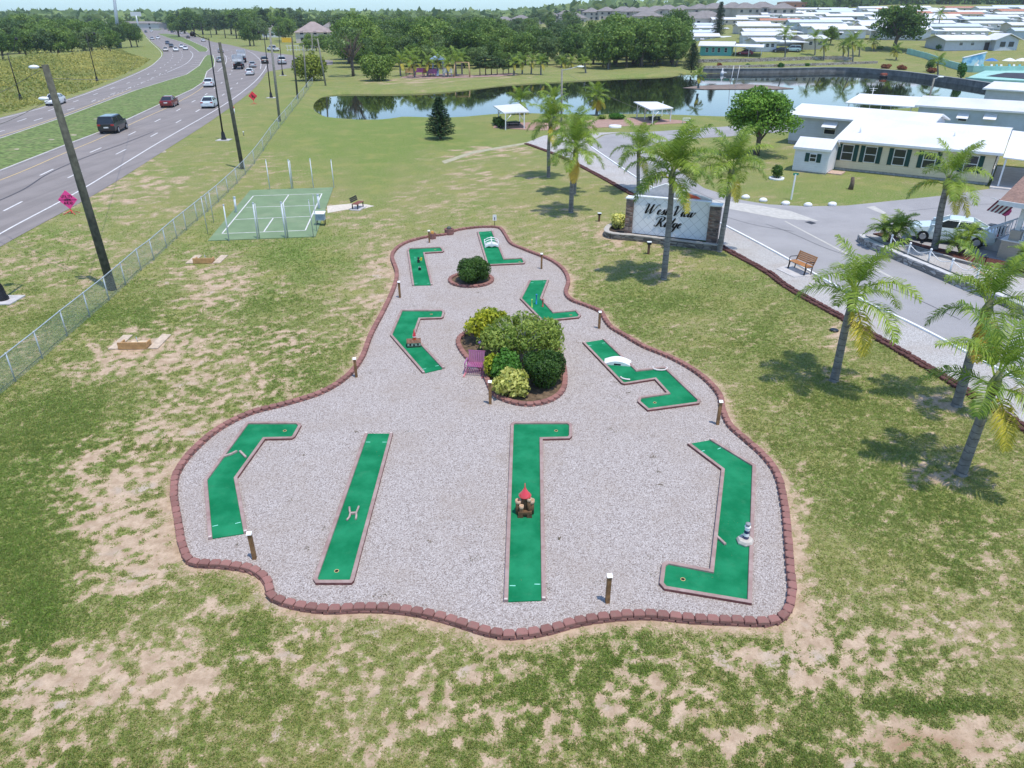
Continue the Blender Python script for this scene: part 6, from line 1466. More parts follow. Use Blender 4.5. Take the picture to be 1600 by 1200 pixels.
f.build('stairs', m_slab, porch)
# flag, pinwheel, bin
p = A+u*.3+Vector((0,.2,0)); fz = 2.75
th = thing('flag', 'red and white striped flag hanging from the porch post', 'flag', (p.x,p.y,fz), rz); f = MB(); f.tube([(.15,0,.35),(-1.35,-.1,.62)], .018, 6); f.build('flag_pole', m_trim, th)
f = MB(); g_ = MB(); cg = MB()
for k in range(9):
    tgt = f if k % 2 == 0 else g_; a0, a1 = -.12-k*.105, -.12-(k+1)*.105
    tgt.loft([[(a0+.10,-.02,.40-a0*.18),(a1+.10,-.02,.40-a1*.18),(a1-.35,-.07,-.25-a1*.1),(a0-.35,-.07,-.25-a0*.1)],[(a0+.10,0,.40-a0*.18),(a1+.10,0,.40-a1*.18),(a1-.35,-.05,-.25-a1*.1),(a0-.35,-.05,-.25-a0*.1)]])
f.build('red_stripes', M('dark red cloth', (.16,.025,.05), .8), th); g_.build('white_stripes', M('white cloth', (.72,.70,.70), .8), th)
p = P(1560,372); hz_ = zat(p.y,330); th = thing('garden_pinwheel', 'pink flower pinwheel on a bent stand by the porch steps', 'ornament', p); f = MB(); f.tube([(0,0,0),(.1,0,hz_*.6),(-.05,0,hz_-.1)], .025, 6); f.build('stand', m_pwg, th)
f = MB()
for k in range(8): a = 2*PI*k/8; f.sphere((-.05+.18*math.cos(a),-.05,hz_+.18*math.sin(a)),.14,7,5,sc=(1,.4,1))
f.build('petals', M('hot pink petals', (.80,.10,.25), .6), th)
p = P(1552,374); th = thing('storage_bin', 'black bin standing behind the white car', 'bin', p, rz); f = MB(); f.box((0,0,.42),(.95,.6,.84), bev=.04); f.build('body', M('black plastic', (.02,.022,.025), .5), th); f = MB(); f.box((0,0,.87),(1.0,.66,.07)); f.build('lid', M('dark grey plastic', (.04,.042,.045), .5), th)
# --- rock bordered bed: wall, mulch, shell strip, posts with rope
WL = [(1344,376),(1352,383),(1400,405),(1450,426),(1500,448),(1560,473),(1640,508)]
th = thing('stone_wall', 'low grey stacked rock wall along the park road edge of the mulch bed', 'wall', (0,0,0)); wall_strip([P(x,y) for x,y in WL], -.05, .38, .42).build('rock_courses', m_wall2 := stonemat('pale grey rock', (.30,.29,.27), (.42,.41,.40), (.20,.19,.18), 2.6, 6, (.14,.13,.12)), th)
wall_strip([P(x,y) for x,y in WL], .385, .43, .36).build('cap_stones', M('pale cap', (.50,.49,.48), .9, .15, 4), th)
m_mulch = M('dark red mulch', (.085,.03,.022), .98, .45, 14, .9)
sheet('shell_strip', px_poly([(1350,376),(1400,398),(1450,420),(1500,441),(1560,466),(1640,500),(1640,455),(1580,438),(1520,425),(1450,404),(1390,384),(1358,374)]), .37, m_verge, z0=0)
sheet('mulch_bed', px_poly([(1362,374),(1390,383),(1450,402.5),(1520,423.5),(1580,436.5),(1640,452),(1640,432),(1560,417),(1500,405),(1440,392),(1400,380),(1380,372)]), .40, m_mulch, z0=0)
sheet('pale_path', px_poly([(1500,404),(1560,416.5),(1640,431),(1640,423),(1560,408),(1510,399)]), .05, M('white gravel path', (.60,.57,.53), .9, .1, 5), z0=0)
th = thing('stone_wall', 'dark low stone row between the shell strip and the mulch', 'wall', (0,0,0)); wall_strip([P(x,y) for x,y in ((1395,387),(1450,405),(1520,426),(1580,439),(1640,456))], .2, .52, .22).build('rock_courses', m_wall2, th)
RP = [(1390,386,371),(1418,399,383),(1450,409,396),(1484,425,410),(1525,437,424)]; tops = []
for i,(x,y,ty) in enumerate(RP):
    p = P(x,y,.37); h = .72; tops.append(p+Vector((0,0,h-.1))); th = thing('rope_post', 'white rope post '+('first from the tip of the rock bed','second from the tip of the rock bed','third from the tip of the rock bed','fourth from the tip of the rock bed','fifth and farthest right along the rock bed')[i], 'post', p, 0, 'white rope posts along the rock bed'); f = MB(); f.cyl((0,0,-.1),(0,0,h-.06),.05,n=8); f.build('post', m_trim, th); f = MB(); f.sphere((0,0,h),.075,8,6); f.build('finial', m_trim, th)
f = MB()
for a, c in zip(tops[:-1], tops[1:]): f.tube(catmull([a, (a+c)/2-Vector((0,0,.28)), c], 6), .022, 5)
o = f.build('rope', m_trim); tag(o, 'white rope sagging between the white posts of the rock bed', 'rope')
f = MB(); f.tube(catmull([P(x,y,.43) for x,y in ((1508,405),(1522,417),(1532,425),(1546,434),(1552,441))], 6), .02, 5); o = f.build('garden_hose', M('orange hose', (.70,.22,.03), .5)); tag(o, 'orange garden hose lying across the mulch', 'hose')
for x,y,lb in ((1438,387,'small dark path light left of the leaning palm'),(1539,411,'small dark path light beside the pale path')):
    p = P(x,y,.4); th = thing('path_light', lb, 'garden light', p); f = MB(); f.cyl((0,0,0),(0,0,.3),.02,n=6); f.build('stake', m_iron, th); f = MB(); f.lathe([(.10,.3),(.11,.34),(.03,.40),(.0001,.41)], (0,0,0), 10); f.build('lamp_head', m_iron, th)
# ------------------------------------------------------------------ pavilions by the pond
def pavilion(corners_px, zt, label, posts_px, low):
    """corner pixels of the roof: near-left, near-right, far-right, far-left"""
    q = [P(x,y,z) for (x,y),z in zip(corners_px, zt)]; c = sum(q, Vector())/4; o = Vector((c.x,c.y,0))
    th = thing('pavilion', label, 'shelter', o); f = MB(); f.loft([[v-o for v in q],[v-o+Vector((0,0,.14)) for v in q]]); f.build('roof', m_roofw, th)
    for i_,(x,y) in enumerate(posts_px):
        p = P(x,y)-o; f = MB(); zz = zt[0] if i_ < 2 else zt[2]; f.box((p.x,p.y,zz/2),(.13,.13,zz)); po = f.build('post', m_trim, th)
        f = MB(); s = -1 if p.x > 0 else 1; f.tube([(p.x,p.y,zz-.9),(p.x+s*.7,p.y,zz-.1)], .05, 4); f.build('brace', m_trim, po)
    f = MB(); f.box((.3,.1,.42),(1.7,.75,.06)); f.box((.3,-.6,.25),(1.7,.28,.05)); f.box((.3,.8,.25),(1.7,.28,.05)); f.box((-.3,.1,.2),(.08,1.2,.4)); f.box((.9,.1,.2),(.08,1.2,.4))
    tb = f.build('picnic_table', M('dark green table', (.03,.045,.04), .7)); tb.location = o; tag(tb, 'dark picnic table under the '+low, 'table')
zA = zat(P(790,203).y,178)+.0; zB = zat(P(779,193).y,167); pavilion([(787,178),(827,176),(812,163.5),(771,167)], [zA,zA,zB,zB], 'left white roofed pavilion with a picnic table by the pond', ((790,203),(819,201),(779,193),(812,190)), 'left pavilion')
zA = zat(P(1019,194).y,173)+.0; zB = zat(P(995,184).y,161); pavilion([(1016,173),(1052,170),(1027,160.5),(990,160.5)], [zA,zA,zB,zB], 'right white roofed pavilion beside the shuffleboard courts', ((1019,194),(1047,190),(995,184),(1034,181),(1007,187)), 'right pavilion')
p = P(1072,194); f = MB(); f.tube([(-.5,0,0),(-.45,0,.75),(.45,0,.75),(.5,0,0)], .05, 6); f.box((0,.0,.5),(.9,.3,.04)); o = f.build('white_rack', m_trim); o.location = p; tag(o, 'small white rack at the right end of the shuffleboard courts', 'rack')
f = MB(); f.lathe([(.8,0),(.8,.25),(.6,.25),(.55,.05)], (0,0,0), 16); o = f.build('round_planter', m_trim); o.location = P(961,199); tag(o, 'low white round planter rim beside the shuffleboard courts', 'planter')
bush(965,186,26,177,'low green shrub bed between the shuffleboard courts and the pond', L_mid, 900, .16, 51); bush(940,186,14,180,'small bush left of the shrub bed at the pond', L_olive, 400, .16, 52)
# playground
m_bluep = paintmat('pale blue slide', (.42,.52,.70)); m_purp = paintmat('purple play panel', (.25,.05,.20)); m_orp = M('tan play post', (.40,.28,.14))
p = P(685,118); th = thing('play_structure', 'pale blue playground tower with slide across the pond', 'play structure', p)
for sx in (-1,1):
    for sy in (-1,1): f = MB(); f.box((sx*1.2,sy*1.2,1.8),(.18,.18,3.6)); f.build('post', m_bluep, th)
f = MB(); f.box((0,0,1.5),(2.6,2.6,.15)); f.build('deck', m_purp, th); f = MB(); f.lathe([(2.1,3.4),(.0001,4.6)], (0,0,0), 4, sm=False); f.build('roof', m_bluep, th)
f = MB(); f.loft([[(-.4,-1.2,1.5),(.4,-1.2,1.5),(.4,-1.2,1.65),(-.4,-1.2,1.65)],[(-.4,-3.6,.2),(.4,-3.6,.2),(.4,-3.6,.35),(-.4,-3.6,.35)]]); f.build('slide', m_bluep, th)
p = P(722,120); th = thing('swing_set', 'tan wooden swing frame right of the playground tower', 'swing', p)
for sx in (-1,1):
    for sy in (-1,1): f = MB(); f.tube([(sx*1.8,sy*1.0,0),(sx*1.6,0,3.0)], .13, 6); f.build('leg', m_orp, th)
f = MB(); f.tube([(-1.7,0,3.0),(1.7,0,3.0)], .12, 6); f.build('top_beam', m_orp, th)
for x,y,lb,mm in ((655,118,'purple playground bench left of the tower',m_purp),(668,119,'dark red playground table left of the tower',m_rb),(640,119,'red orange play rocker at the left of the playground',m_orp),(676,120,'purple spring rider beside the tower',m_purp),(700,119,'white play panel right of the tower',m_trim)):
    p = P(x,y); f = MB(); f.box((0,0,.75),(2.0,.8,.12)); f.box((0,.45,1.2),(2.0,.1,.8)); f.box((-.8,0,.35),(.15,.7,.75)); f.box((.8,0,.35),(.15,.7,.75)); o = f.build('play_bench', mm); o.location = p; tag(o, lb, 'play equipment')
sheet('mulch_ground', px_poly([(624,121.5),(640,117),(700,115.5),(740,117.5),(800,114),(812,116),(790,119),(735,121.5),(690,122.5),(640,123)]), .02, M('reddish mulch', (.30,.20,.17), .95, .3, 1))
# sea wall, bank terraces
m_sea = M('dark concrete sea wall', (.20,.195,.18), .9, .3, .6, dirt=(.07,.07,.06)); m_seacap = M('grey concrete cap', (.32,.32,.30), .9, .15, 1)
th = thing('sea_wall', 'dark concrete sea wall along the far right shore of the pond', 'wall', (0,0,0)); SWp = [P(x,y,-.6) for x,y in ((1098,114.6),(1200,114.4),(1305,112.6),(1360,115),(1415,120),(1480,129),(1545,139),(1610,150))]
wall_strip(SWp, -1.2, .45, .5).build('wall', m_sea, th); wall_strip(SWp, .455, .6, .7).build('cap', m_seacap, th)
m_terr = stonemat('brown terrace stone', (.22,.17,.13), (.30,.25,.20), (.14,.11,.09), 1.2, 2.4)
for i,(L,h,lb) in enumerate((([(1090,98),(1150,97),(1220,95),(1290,93),(1330,95)],.9,'upper brown stone terrace wall on the slope across the pond'),([(1100,107),(1160,105.5),(1240,103.5),(1310,101),(1370,99)],.6,'lower brown stone terrace wall on the slope across the pond'))):
    q = [G(x,y) for x,y in L]; f = MB(); th = thing('terrace_wall', lb, 'wall', (0,0,0)); q = resample(catmull(q,4), 1.5)
    for a, c in zip(q[:-1], q[1:]): d = c-a; f.box(((a.x+c.x)/2,(a.y+c.y)/2,(a.z+c.z)/2+h/2-.3),(d.length+.1,.5,h+.6), math.atan2(d.y,d.x))
    f.build('stone_courses', m_terr, th)
sheet('sandbar', [(p.x,p.y) for p in (P(x,y,-.5) for x,y in ((1067,137),(1090,134),(1120,132.5),(1160,131),(1200,133),(1240,138),(1200,139.5),(1150,139),(1100,139.3)))], -.5, M('wet brown sandbar', (.20,.15,.12), .8, .25, .5), z0=-1)
p = P(1380,121,-.6); th = thing('fountain_float', 'small dark float with a red top in the pond near the sea wall', 'float', p); f = MB(); f.lathe([(.9,0),(1,.3),(.8,.5)], (0,0,0), 12); f.build('float_ring', m_black, th); f = MB(); f.box((0,0,.7),(1.3,1.0,.45)); f.build('pump_cover', M('rust red cover', (.40,.10,.05), .7), th)
p = P(1128,117,-.6); f = MB(); f.lathe([(.35,.0),(.5,.3),(.35,.7),(.12,1.1),(.18,1.4),(.0001,1.6)], (0,0,0), 9); f.box((.5,0,.55),(1.0,.7,.2)); o = f.build('white_buoy', m_trim); o.location = p; tag(o, 'small white float below the terraces at the far shore', 'float')
for x,tx in ((1140,1143),(1149,1150)): p = P(x,137,-.5); f = MB(); f.cyl((0,0,0),(.3,0,zat(p.y,98)),.05,n=6); o = f.build('flag_pole', m_trim); o.location = p; tag(o, ('left' if x == 1140 else 'right')+' thin white pole on the pond sandbar', 'pole')
# teal pool terrace with mural
m_tealw = M('pale teal wall paint', (.30,.52,.46), .7, .1, .5); m_mural, t, b = nt('blue painted mural'); co = obj_co(t); b.inputs['Roughness'].default_value = .6
c = mixc(t, ramp(t, noise(t, co, .5, 4), .4, .6), (.10,.36,.62), (.40,.66,.78)); c = mixc(t, ramp(t, noise(t, co, .35, 2), .62, .7), c, (.72,.74,.70)); t.links.new(c, b.inputs['Base Color'])
def bandwall(L, z0, z1, w, m, name, label, cat='wall'):
    th = thing(name, label, cat, (0,0,0)); q = resample([P(x,y) if False else G(x,y) for x,y in L], 2.0); f = MB()
    for a, c in zip(q[:-1], q[1:]): d = c-a; f.box(((a.x+c.x)/2,(a.y+c.y)/2,(a.z+c.z)/2+(z0+z1)/2),(d.length+.05,w,z1-z0), math.atan2(d.y,d.x))
    f.build('wall_panel', m, th); return th
bandwall([(1417,84),(1448,92),(1480,104),(1512,113),(1560,114),(1640,113)], -.5, 1.5, .35, m_tealw, 'pool_wall', 'pale teal wall sloping down to the pool terrace')
bandwall([(1508,127),(1560,131),(1640,134)], -.4, .8, .4, m_tealw, 'court_wall', 'low pale teal border wall of the dark court')
sheet('pool_deck', [(p.x,p.y) for p in (G(x,y) for x,y in ((1508,126),(1540,113),(1640,112),(1640,133),(1560,130)))], G(1560,120).z+.5, m_tealw, z0=0)
q = [G(x,y) for x,y in ((1540,123),(1570,117.5),(1640,119),(1640,131))]; sheet('dark_court', [(p.x,p.y) for p in q], G(1560,120).z+.56, M('dark court paint', (.035,.03,.04), .7, .15, .5), z0=0)
p = G(1502,106); q = G(1535,105); th = thing('mural_wall', 'blue painted mural wall beside the pool', 'wall', p, math.atan2((q-p).y,(q-p).x)); Lm = (q-p).length; f = MB(); f.loft([[(0,0,0),(Lm,0,0),(Lm,0,3.6),(0,0,2.4)],[(0,.3,0),(Lm,.3,0),(Lm,.3,3.6),(0,.3,2.4)]]); f.build('wall_panel', m_mural, th); f = MB(); f.loft([[(-.2,-.1,2.35),(Lm+.2,-.1,3.62),(Lm+.2,-.1,3.8),(-.2,-.1,2.53)],[(-.2,.4,2.35),(Lm+.2,.4,3.62),(Lm+.2,.4,3.8),(-.2,.4,2.53)]]); f.build('coping', m_trim, th)
m_umb = paintmat('blue umbrella', (.05,.16,.42)); m_turq = paintmat('turquoise lounger', (.12,.42,.45))
for i,(x,y,mm,w) in enumerate(((1545,109,m_umb,'leftmost'),(1573,109,m_turq,'middle'),(1592,109,m_turq,'rightmost'))):
    p = G(x,y); th = thing('parasol', w+' '+('blue' if i == 0 else 'turquoise and white')+' parasol on the pool terrace', 'parasol', p); f = MB(); f.cyl((0,0,0),(0,0,2.6),.05,n=6); f.build('pole', m_trim, th); f = MB(); f.lathe([(1.7,2.1),(.8,2.55),(.0001,2.8)], (0,0,0), 8, sm=False); f.build('canopy', mm if i == 0 else m_trim, th)
for i,x in enumerate((1530,1538,1552,1560,1567,1580,1587,1596)):
    p = G(x,111); th = thing('pool_lounger', 'turquoise and white pool lounger on the terrace by the mural', 'lounger', p, .3, 'loungers on the pool terrace'); f = MB(); f.box((0,0,.75),(.7,1.5,.12)); f.box((0,.9,1.1),(.7,.12,.8), tilt=('X',-.4)); f.build('seat', m_turq if i % 2 else m_trim, th)
    for s in (-1,1): f = MB(); f.box((s*.3,0,.35),(.07,1.3,.7)); f.build('leg', m_trim, th)
# ------------------------------------------------------------------ mobile home park on the slope
m_teal2 = M('pale blue roof', (.55,.62,.70), .5, .06, .5); m_terra = M('terracotta roof', (.42,.19,.12), .8, .15, 1.5)
def park_home(k):
    m = [S_white, S_beige, S_blue, S_white, S_grey, S_cream][k]; Lh = [16,18,20,15,17,19][k]; D = 7.0
    w = [(Lh*a,1.75,1.1,1.0) for a in ((.15,.4,.62,.85) if k % 2 else (.2,.5,.8))]
    th = home(Vector((0,0,0)), 0, Lh, D, 2.9, .8, m, 'x', 'house', 'mobile_home', w, None, k % 3 == 0, roofm=[m_roofw,m_roofw,m_teal2,m_roofw,m_roofw,m_terra][k], over=.5)
    f = MB(); f.loft([[(Lh+.5,-.6,2.55),(Lh+.5,-.6,2.67),(Lh+.5,D*.9,2.95),(Lh+.5,D*.9,2.83)],[(Lh+5,-.6,2.45),(Lh+5,-.6,2.57),(Lh+5,D*.9,2.85),(Lh+5,D*.9,2.73)]]); f.build('carport_roof', m_roofw, th)
    f = MB()
    for x in (Lh+1.2,Lh+4.8): f.cyl((x,-.4,0),(x,-.4,2.5),.07,n=5)
    f.build('carport_posts', m_trim, th)
    f = MB(); f.box((Lh*.3,-.04,1.3),(.9,.06,2.0)); f.build('door', m_trim, th); return th
PH = [park_home(k) for k in range(6)]; used = set()
ROWS = ['in the front row above the terraces','in the second row of the park','in the third row of the park','in the fourth row of the park','in the fifth row of the park','in the sixth row of the park','in the seventh row of the park','in the back rows of the park','in the farthest row of the park','along the top of the park']
KN = ['white','beige','pale blue','white narrow','pale grey','cream terracotta roofed']
def put_home(p, k, rz, label, sc=1.0):
    if k not in used: o = PH[k]; used.add(k)
    else: o = dup(PH[k])
    o.location = (p.x, p.y, p.z+.05); o.rotation_euler = (0,0,rz); o.scale = (sc,sc,sc); o['label'] = label; o['group'] = 'white roofed mobile homes on the slope'
    return o
random.seed(21)
TP = [(G(1397,79),9),(G(1297,70),5),(G(1121,58),4)]
for ri,(py,x0,x1) in enumerate(((71,1050,1340),(62,1045,1640),(54,1050,1640),(47,1045,1640),(41,1100,1640),(36,1150,1640),(31.5,1180,1640),(27.5,1210,1640),(24,1240,1640),(21,1260,1640))):
    x = x0+random.uniform(0,20)
    while x < x1:
        p = G(x, py+random.uniform(-1,1)); k = random.choice([0,0,1,2,3,3,4,5] if ri else [0,1,3]); dep = p.y*CA; Lpx = ([16,18,20,15,17,19][k]+5)*F/dep
        if not any((p.x+8-t_.x)**2+(p.y-t_.y)**2 < r_*r_ for t_,r_ in TP): put_home(p, k, -.05+random.uniform(-.12,.12), KN[k]+' mobile home '+ROWS[ri], random.uniform(.9,1.1))
        x += Lpx*random.uniform(1.0,1.25)
# teal house, big pale home: singled out
p = G(1093,87.5); pe = G(1142,87.5); Lt = (pe-p).length
th = home(p, math.atan2(pe.y-p.y,pe.x-p.x), Lt, 8, 2.9, .9, S_teal, 'teal walled house with white roof on the far shore', 'house', 'teal_house', [(Lt*a,1.7,.8,1.2) for a in (.22,.42,.6,.82)], None, zb=.15, over=.7, z=p.z)
f = MB(); f.loft([[(Lt+.7,-.8,2.7),(Lt+.7,-.8,2.85),(Lt+.7,8,3.2),(Lt+.7,8,3.05)],[(Lt+9,-.8,2.5),(Lt+9,-.8,2.65),(Lt+9,8,3.1),(Lt+9,8,2.95)]]); f.build('carport_roof', m_roofw, th)
for x in (1.2,5,8.6): f = MB(); f.cyl((Lt+x,-.4,0),(Lt+x,-.4,2.6),.1,n=6); f.build('carport_post', m_trim, th)
p = G(1180,81.5); pe = G(1212,81); Lt = (pe-p).length
th = home(p, math.atan2(pe.y-p.y,pe.x-p.x), Lt, 8, 3.0, .8, S_white, 'white walled home with open carport right of the teal house', 'house', 'white_home', [(Lt*a,1.9,1.0,1.0) for a in (.25,.55,.8)], None, zb=.15, over=.6, z=p.z)
f = MB(); f.loft([[(Lt+.6,-.6,2.7),(Lt+.6,-.6,2.85),(Lt+.6,8,3.2),(Lt+.6,8,3.05)],[(Lt+10,-.8,2.6),(Lt+10,-.8,2.75),(Lt+10,8,3.1),(Lt+10,8,2.95)]]); f.build('carport_roof', m_roofw, th)
p = G(1254,78); pe = G(1290,77); Lt = (pe-p).length
home(p, math.atan2(pe.y-p.y,pe.x-p.x), Lt, 8, 3.2, .8, S_beige, 'pale beige home behind the slope palms', 'house', 'beige_home', [(Lt*a,1.9,1.2,1.0) for a in (.3,.7)], None, zb=.15, over=.6, z=p.z)
p = G(1474,80); pe = G(1545,78); Lt = (pe-p).length
th = home(p, math.atan2(pe.y-p.y,pe.x-p.x), Lt, 9, 3.2, 1.1, S_grey, 'long pale grey clubhouse with gabled wing above the pool', 'house', 'clubhouse', [(Lt*a,2.0,1.2,.8) for a in (.35,.6)], None, zb=.15, over=.8, z=p.z)
f = MB(); f.box((Lt+4,1,1.6),(8,6,3.2)); f.add([(Lt,-2,3.2),(Lt+8,-2,3.2),(Lt+4,-2,4.6)], [(0,1,2)]); f.build('wing_wall', S_grey, th); f = MB()
for s in (-1,1): f.loft([[(Lt+4,-2.8,4.75),(Lt+4,4,4.75),(Lt+4,4,4.95),(Lt+4,-2.8,4.95)],[(Lt+4+s*5,-2.8,3.0),(Lt+4+s*5,4,3.0),(Lt+4+s*5,4,3.2),(Lt+4+s*5,-2.8,3.2)]])
f.build('wing_roof', m_roofw, th); f = MB(); f.box((Lt+2.6,-2.03,1.9),(1.8,.06,1.4)); f.box((Lt+5.6,-2.03,1.9),(1.8,.06,1.4)); f.build('window', m_glass, th); f = MB(); f.box((Lt-1.2,-.1,1.2),(1.6,.1,2.4)); f.build('door', m_dark, th)
sheet_z = G(1480,86)
# ------------------------------------------------------------------ two storey houses on the far rise
m_rg = M('grey brown shingles', (.22,.20,.19), .95, .15, .6); m_stucco = M('beige stucco', (.46,.41,.35), .9, .1, .4)
def hip_house(loc, rz, w, d, zw, rise, label, group, wm, rm, two=True):
    th = thing('suburban_house', label, 'house', loc, rz, group); f = MB(); f.box((0,0,zw/2-.5),(w,d,zw+1)); f.build('wall', wm, th)
    f = MB(); o = .7; rl = max(0,(w-d)/2); f.add([(-w/2-o,-d/2-o,zw),(w/2+o,-d/2-o,zw),(w/2+o,d/2+o,zw),(-w/2-o,d/2+o,zw),(-rl,0,zw+rise),(rl,0,zw+rise)], [(0,1,5,4),(1,2,5),(2,3,4,5),(3,0,4),(3,2,1,0)]); f.build('roof', rm, th)
    for z in ((1.6,4.4) if two else (1.6,)):
        for x in (-.32,.05,.34): f = MB(); f.box((x*w,-d/2-.03,z),(1.5,.08,1.4)); f.build('window', m_glass, th)
    return th
for i, x in enumerate((790,812,838,862,886,908,926,948,972,985,1003,1022,1040,1063,1088,1112,1140,1163,1190,1222)):
    p = G(x+random.uniform(-3,3), 31+random.uniform(-2.5,1.5)); hip_house(p, random.uniform(-.3,.3), random.uniform(13,17), 12, 5.8, 3.0, 'two storey beige house with grey hip roof on the far rise', 'grey roofed houses on the far rise', m_stucco, m_rg)
for x, y in ((1068,41),(1085,42),(1101,40),(895,36),(1010,34)): hip_house(G(x,y), .1, 18, 13, 3.4, 3.6, 'low beige house with big grey hip roof below the two storey houses', 'low grey roofed houses on the far rise', m_stucco, m_rg, False)
th = hip_house(G(1236,15), 0, 22, 12, 7, 1, 'orange brown building on the skyline left of the tree line', None, M('orange brown wall', (.50,.22,.12), .8), m_rg)
hip_house(G(492,66), .2, 17, 15, 4.6, 4.6, 'pinkish roofed large house among the trees beside the highway', None, M('pale stucco', (.55,.48,.42), .9), M('pinkish shingles', (.31,.25,.23), .95, .1, .5))
hip_house(G(519,63), .1, 14, 13, 4.6, 4.2, 'grey roofed house behind the pinkish roofed one', None, m_stucco, m_rg)
hip_house(G(601,77), -.2, 16, 14, 4.2, 3.6, 'brown roofed house half hidden in the woods across the pond', None, m_stucco, M('brown shingles far', (.27,.18,.15), .95, .1, .5))
hip_house(G(209,36), 0, 50, 16, 5, 1.5, 'long pale commercial building at the far end of the highway', None, M('pale building', (.5,.47,.45), .8), m_rg)
hip_house(G(425,58), .2, 10, 9, 4, 2.5, 'small white gabled house on the grassy rise right of the highway', None, S_white, m_rg, False)
# yellow canopy sign by side street
p = G(449,68); th = thing('yellow_sign', 'yellow sign board on the rise beside the side street', 'sign', p); f = MB(); f.box((0,0,1.5),(5,.4,2.0)); f.build('sign_board', M('yellow board', (.75,.45,.03), .6), th); f = MB(); f.box((-2,.1,.5),(.2,.2,1)); f.box((2,.1,.5),(.2,.2,1)); f.build('legs', m_galv, th)
f = MB(); p = G(470,80)
for k in range(10): f.box((k*1.15-5,0,1.1),(.14,.12,2.2))
f.box((0,0,1.9),(11,.1,.15)); f.box((0,0,.5),(11,.1,.15)); o = f.build('white_fence', m_trim); o.location = p; tag(o, 'short white fence beside the side street entrance', 'fence')
# ------------------------------------------------------------------ vehicles
m_tyre = M('tyre rubber', (.018,.018,.019), .85); m_rim = M('alloy rim', (.45,.46,.47), .35, .05, metal=.6); m_tl = paintmat('red tail light', (.35,.01,.01)); m_hl = M('clear headlight', (.7,.72,.75), .2, .02); m_plate = M('white plate', (.65,.65,.62), .5)
PAINT = {}
def paint(c):
    if c not in PAINT: PAINT[c] = paintmat('car paint', c)
    return PAINT[c]
def sec(x, zl, zt, w): return [(x,-w*.94,zl),(x,-w,zl+.16),(x,-w,zl+(zt-zl)*.62),(x,-w*.93,zt),(x,w*.93,zt),(x,w,zl+(zt-zl)*.62),(x,w,zl+.16),(x,w*.94,zl)]
KINDS = {'sedan': dict(body=[(-2.36,.42,.78,.68),(-2.28,.28,.98,.84),(-1.6,.22,1.02,.90),(-.2,.2,.98,.91),(1.1,.21,.95,.90),(2.0,.25,.80,.85),(2.28,.32,.68,.76),(2.36,.42,.60,.62)], lo=(-1.95,1.18,.97,.80), hi=(-1.0,.28,1.43,.60), wh=(-1.42,1.42,.33)),
 'suv': dict(body=[(-2.45,.48,1.05,.80),(-2.38,.32,1.14,.92),(-1.6,.28,1.16,.98),(0,.27,1.14,.99),(1.2,.28,1.12,.97),(2.15,.32,.98,.92),(2.42,.42,.82,.82),(2.48,.5,.72,.7)], lo=(-2.36,1.35,1.12,.90), hi=(-2.12,.55,1.82,.72), wh=(-1.5,1.5,.38)),
 'pickup': dict(body=[(-2.85,.5,1.05,.88),(-2.8,.4,1.10,.96),(-1.0,.4,1.10,.98),(0,.38,1.10,.98),(1.4,.38,1.10,.97),(2.3,.4,1.0,.93),(2.65,.5,.85,.84)], lo=(-.75,1.5,1.08,.88), hi=(-.55,.75,1.80,.72), wh=(-1.7,1.7,.40))}
